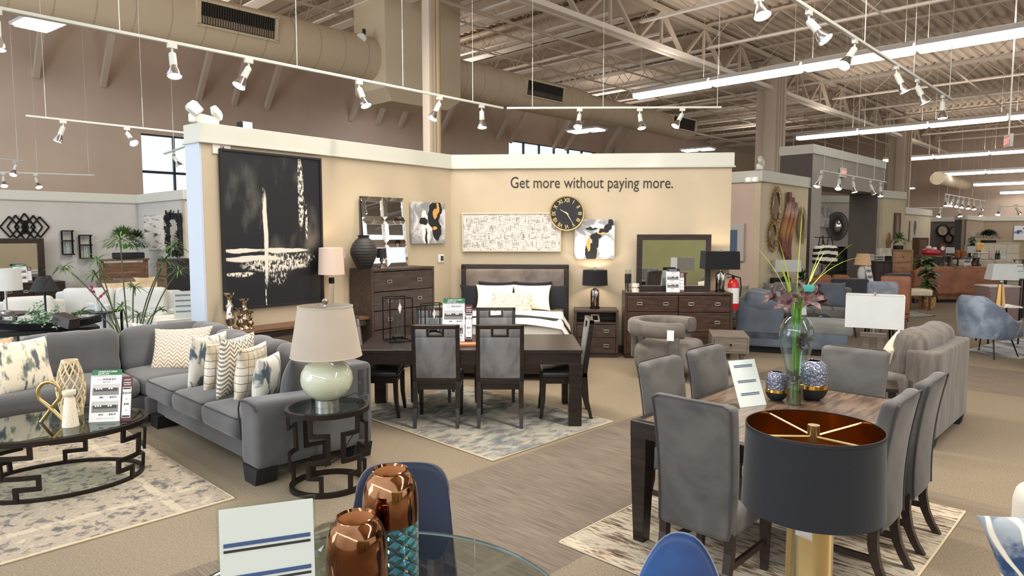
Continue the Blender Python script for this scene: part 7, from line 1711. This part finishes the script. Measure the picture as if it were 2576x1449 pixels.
# clocks on the slate wall
def rclock(label, px, py, rp, face, num, W=W9, Y=36, name='wall_clock', cat='clock'):
    s, z = W.at(px, py, .05); rr = S(rp, Y); r = thing(name, label, cat, W.pt(s, z, .05), W.a); o = B(); o.lathe([(rr*.72, .04), (rr*.76, .07), (rr, .04), (rr, -.0), (rr*.7, -.0)], 40, T=TX, cap=False); obj('rim', o, BLACKM, r)
    o = B(); o.lathe([(0, .02), (rr*.74, .02), (rr*.74, 0), (0, 0)], 40, T=TX); obj('face', o, face, r)
    if num:
        for k, t_ in ((0, '12'), (3, '3'), (6, '6'), (9, '9')): a = R(30*k); txt(t_, rr*.25, INK, r, (math.sin(a)*rr*.56, -.03, math.cos(a)*rr*.56-rr*.09), align='CENTER', name='numeral')
        o = B(); o.bar((0, -.03, 0), (-rr*.28, -.03, rr*.22), rr*.05, .004, up=(0, 1, 0)); o.bar((0, -.03, 0), (-rr*.02, -.03, -rr*.45), rr*.04, .004, up=(0, 1, 0)); obj('hands', o, INK, r, smooth=False)
rclock('big round dark-rimmed clock with cream face on the slate wall', 2371, 580, 16.5, plain('clock_cream', (216, 204, 184), .5), 1); rclock('round mirror in a dark rim, right of the far cream clock', 2398, 583, 13, MIRROR, 0, name='wall_mirror', cat='mirror'); rclock('small round mirror in a dark rim below the far cream clock', 2386, 600, 12, MIRROR, 0, name='wall_mirror', cat='mirror')
m = Mat('fish_print', .7); t = None
for e in ((-.25, .05, .26, .12), (.15, .25, .22, .10), (.3, -.12, .16, .10), (.55, .1, .3, .14)): q = ell(m.x, m.z, *e, .3); t = q if t is None else t.max(q)
m.color(m.mix(t*m.noise(9).ss(.38, .5), (226, 226, 228), m.mix(m.noise(6).ss(.4, .6), (60, 60, 130), (90, 140, 190)))); framed('wall_art', 'white canvas with blue fish at the far right edge', 'painting', W12, 2549, 568, 2600, 604, m.m, None, 0, .04)
# chest, plants and desk things between portal and bison
fcase('knotty pine chest with side drawers under the small potted plant', 2250, 2296, 628, 19.5, m=OAK, d=.42, rows=(1, 1, 1, 1), cols=1, rz=R(-10), name='chest_of_drawers', cat='chest of drawers')
zc = D(2250, 628, 19.5).z; hedge('small_plant', 'small green plant in a pot on the knotty pine chest', (D(2264, 628, 19.6).x, 19.7, zc), .34, .34, .34, 140, .16, LEAF, 14, 0, .035)
fcase('dark office cabinet carrying white paper trays by the portal', 2203, 2246, 657, 17.6, m=plain('dark_cherry', (50, 30, 32), .4), d=.5, rows=(1, 1), cols=2); zc = D(2203, 657, 17.6).z
r = thing('paper_tray', 'stack of white desk paper trays on the dark office cabinet', 'desk tray', (D(2216, 657, 17.6).x, 17.85, zc)); 
for k in range(3): o = B(); o.box(0, 0, .01+.06*k, .28, .32, .006); o.box(-.14, 0, .035+.06*k, .005, .32, .05); o.box(.14, 0, .035+.06*k, .005, .32, .05); obj('tray', o, WHITE, r, smooth=False)
for k in range(3): r = thing('binder', 'black binder standing in a row on the office cabinet, %s from the left' % ['first', 'second', 'third'][k], 'binder', (D(2227, 655, 17.8).x+.07*k, 17.9, zc), 0, 'binders on the office cabinet'); o = B(); o.box(0, 0, .15, .05, .22, .30); obj('cover', o, BLACKM, r, smooth=False)
lamp2('small lamp with pale square shade on the office cabinet', (D(2241, 655, 17.5).x, 17.85, zc), [(0, 0), (.07, 0), (.02, .03), (.015, .14), (0, .14)], BLACK, (.16, .15, .2, .13), fabric('sage_shade', (190, 186, 170)), rect=.1)
fcase('tall brown jewelry armoire with mirror door beside the bison print', 2314, 2337, 598, 22.0, m=WALNUT, d=.4, rows=(1,), name='armoire')
a_z = D(2312, 641, 20.6).z; RED = plain('red_vinyl', (190, 44, 50), .35)
for k, px in enumerate((2326, 2341)): p = D(px, 641, 20.6); r = thing('red_pot', ('larger' if k == 0 else 'smaller')+' red round decor pot beside the jewelry armoire', 'pot', (p.x, 20.42, a_z)); q = 1-.15*k; o = B(); o.lathe([(0, 0), (.13*q, 0), (.19*q, .07*q), (.18*q, .15*q), (.10*q, .2*q), (0, .2*q)], 24); obj('body', o, RED, r); o = B(); o.lathe([(0, .19*q), (.08*q, .2*q), (.07*q, .27*q), (0, .28*q)], 16); obj('lid', o, WHITE, r)
a = D(2312, 641, 20.6); r = small_table('brown sideboard table under the two red pots', (a.x+.3, 20.4), .95, .4, a.z, WALNUT, 0, 'sideboard', 'sideboard')
r = thing('mantel_clock', 'small dark red mantel clock right of the red pots', 'clock', (D(2345, 640, 20.8).x+.06, 20.45, a.z)); o = B(); o.box(0, 0, .16, .18, .1, .32); obj('case', o, plain('dark_red', (96, 34, 34), .4), r, smooth=False); o = B(); o.lathe([(0, .055), (.06, .055), (.06, .05), (0, .05)], 20, T=Matrix.Translation((0, 0, .2)) @ TX); obj('dial', o, PAPER, r)
# lamps far
def flamp(label, px, yb, ys, yt, Y, wpx, m=WSH, lit=0, base=BLACK, rect=1, tw=.85):
    zb_ = D(px, yb, Y).z; zs_ = D(px, ys, Y).z-zb_; h_ = S(ys-yt, Y); return lamp2(label, (D(px, yb, Y).x, Y, zb_), [(0, 0), (.07, 0), (.07, .02), (.03, .05), (.03, zs_), (0, zs_)], base, (S(wpx/2, Y), S(wpx/2*tw, Y), h_, zs_), m, rect=S(wpx/3.4, Y) if rect else None, lit=lit)
def ftable(label, px0, px1, y, Y, m=DARKWOOD, d=.5, **k): a, c = D(px0, y, Y), D(px1, y, Y); return small_table(label, ((a.x+c.x)/2, Y), c.x-a.x, d, a.z, m, **k)
ftable('dark table under the white lamp before the slate wall', 2350, 2405, 645, 23.5); flamp('white tapered lamp in front of the slate wall clocks', 2384, 645, 637, 622, 23.5, 27)
ftable('dark long counter under the small white lamp and the amber jars', 2396, 2452, 647, 21.0); flamp('small white square lamp left of the conifer', 2439, 647, 636, 619, 21.0, 21, tw=.97)
for k, px in enumerate((2408, 2421)): r = thing('amber_jar', ('left' if k == 0 else 'right')+' amber glass jar on the long counter', 'jar', (D(px, 646, 21).x, 21.0, D(2396, 647, 21.0).z)); o = B(); o.lathe([(0, 0), (.075, 0), (.08, .15), (.05, .19), (.05, .22), (0, .22)], 20); obj('body', o, plain('amber_glass', (150, 84, 44), .2), r)
random.seed(6); p = D(2444, 640, 30); r = thing('conifer_tree', 'small dark artificial conifer before the far taupe wall', 'tree', (p.x, 30, 0)); o = B()
for k in range(420): t = random.random(); a = random.uniform(0, 6.28); rr = .42*(1-t)+.05; o.blade((math.cos(a)*rr*.6, math.sin(a)*rr*.6, .7+1.1*t), (math.cos(a), math.sin(a), -.1), .16, .05, .4, 2)
f = obj('foliage', o, LEAFD, r); f['kind'] = 'stuff'; o = B(); o.cyl((0, 0, 0), (0, 0, 1.6), .04, 8); obj('trunk', o, DARKWOOD, r)
fcase('wide ivory dresser against the far right wall under the hedge', 2470, 2566, 611, 31.0, m=plain('ivory_lacquer', (226, 216, 194), .5), d=.6, rows=(1, 1, 1), cols=3, name='dresser', cat='dresser'); hedge('boxwood_plant', 'wide dark green shrub lying on the far ivory dresser', (D(2498, 611, 31).x, 31.3, D(2470, 611, 31).z), S(48, 31), .5, S(19, 31)*1.2, 380, .2, LEAFD, 15, 0, .05, droop=.6)
ftable('pale night table with the orange lit lamp by the far conifer', 2452, 2478, 634, 29.0, WHITE); flamp('small lamp with glowing orange shade right of the conifer', 2464, 634, 629, 611, 29, 18, fabric('amber_shade', (240, 196, 130)), 3, tw=.9)
r = thing('shell_lamp', 'round pale disc sculpture lamp high on a stand near the conifer', 'lamp', (D(2471, 606, 31).x, 31.5, D(2452, 634, 29).z)); o = B(); o.cyl((0, 0, 0), (0, 0, .6), .015, 8); T_ = Matrix.Translation((0, 0, .75)) @ TX; o.lathe([(0, .02), (.15, .02), (.16, 0), (0, 0)], 24, T=T_); obj('disc', o, plain('shell', (214, 200, 176), .5), r)
p = D(2505, 700, 18.5); BEF = fabric('beige_fabric', (184, 172, 152), .05); sofa('sofa', 'long beige sofa with loose cushions far right, behind the white and gold lamp', (D(2508, 690, 22.4).x, 22.4, 0), R(2), 2.5, .95, BEF, 3, back_h=.9, cush_top=1.0)
p = D(2468, 690, 18.9); pil('throw_pillow', 'dark grey pillow at the left end of the beige sofa', (D(2460, 680, 22.7).x, 22.75, .48), 0, .42, .42, .14, CHARC, .3, 41)
ftable('dark sofa table in front of the beige sofa with sign and jug', 2410, 2500, 680, 20.9, DARKWOOD, .45); zt5 = D(2410, 680, 20.9).z
price_sign('price sign with blue header beside the dark jug far right', (D(2432, 680, 20.9).x, 20.8, zt5), R(14), .27, .42, R(16), False, None, None)
r = thing('jug', 'dark red and brown ceramic jug beside the far price sign', 'jug', (D(2451, 680, 20.9).x, 20.9, zt5)); o = B(); o.lathe([(0, 0), (.07, 0), (.10, .08), (.11, .2), (.07, .3), (.05, .34), (.065, .38), (.05, .38), (0, .36)], 28); obj('body', o, plain('jug_brown', (84, 48, 44), .4), r)
ftable('dark table right of the white and gold lamp with papers', 2545, 2600, 700, 14.8, DARKWOOD, .5); info_card('white paper card on the dark table at the right edge', (D(2560, 700, 14.8).x, 14.8, D(2545, 700, 14.8).z), 0, .3, .32, R(12), [.85, .5])
for k, (px, hh_) in enumerate(((2506, .3), (2512, .28))): r = thing('wine_bottle', ('left' if k == 0 else 'right')+' dark green wine bottle on the far counter', 'bottle', (D(px, 652, 26).x, 26, D(2480, 652, 26).z)); o = B(); o.lathe([(0, 0), (.045, 0), (.045, .2), (.016, .25), (.016, .34), (0, .34)], 16); obj('body', o, plain('green_glass', (28, 40, 26), .15), r)
ftable('dark far counter carrying the bottles behind the beige sofa', 2480, 2565, 652, 26.0, DARKWOOD, .5)
r = thing('pink_box', 'small pale pink bottle-shaped box beside the wine bottles', 'decor', (D(2491, 652, 26).x, 26, D(2480, 652, 26).z)); o = B(); o.rbox(0, 0, .16, .12, .1, .32, .02, k=2, n=1); obj('body', o, plain('pale_pink', (206, 178, 172), .5), r)
info_card('grey card leaning beside the wine bottles on the far counter', (D(2527, 652, 26).x, 26, D(2480, 652, 26).z), R(20), .22, .34, R(16), [.8, .5])
p = D(2400, 690, 21.5); sofa('armchair', 'grey brown armchair between the plant and the far price sign', (D(2378, 700, 22.6).x, 22.9, 0), R(180), .9, .75, fabric('grey_brown', (112, 104, 98)), 1, back_h=.84, cat='armchair')
p = D(2340, 680, 21.6); r = thing('bed', 'cream bed with dark pillows behind the long leather sofa', 'bed', (D(2322, 680, 21.1).x, 21.15, 0)); o = B(); o.rbox(0, 0, .45, 1.1, .95, .5, .12, n=4, fn=crumple(71, .04)); obj('bedding', o, plain('cream_bedding', (222, 208, 178), .9), r); o = B(); o.box(0, .5, .6, 1.1, .08, 1.15); obj('headboard', o, WALNUT, r, smooth=False)
pil('pillow', 'black pillow on the far cream bed', (D(2334, 670, 21.1).x, 21.2, .70), 0, .45, .4, .14, PBK, .3, 42)
tag(obj('far_duct', B().cyl(UV(43, -9.2, 4.9), UV(50, -9.2, 4.9), .35, 20), DUCT), 'thin beige round duct in front of the far wall, right of the portal', 'duct')

# ================================================================== things behind the camera that the mirrors show
hedge('potted_plant', 'tall potted dragon plant by the sage wall, seen only in the dresser mirror', (6.2, -4.6, 0), .9, .9, 1.9, 160, .45, LEAFD, 77, 0, .05)
for k, (x, c) in enumerate(((7.2, (190, 170, 150)), (7.9, (210, 210, 206)), (8.6, (120, 130, 140)))):
    r = thing('wall_art', 'tall leaning canvas by the sage wall seen in the dresser mirror, %s' % ['tan one', 'white one', 'slate one'][k], 'painting', (x, -5.2, 0)); o = B(); o.box(0, 0, .9, .55, .05, 1.8); obj('canvas', o, plain('canvas_back', c, .8), r, smooth=False, rot=(.06, 0, 0))

p = D(908, 96, 16.2); r = thing('floodlight', 'small round floodlight mounted left of the square duct riser', 'floodlight', p); o = B(); o.lathe([(0, 0), (.11, 0), (.13, -.06), (.08, -.14), (0, -.15)], 20, T=Matrix.Rotation(R(100), 4, 'X')); obj('head', o, WHITE, r); o = B(); o.box(.06, .08, .1, .06, .1, .25); obj('bracket', o, BLACKM, r, smooth=False)
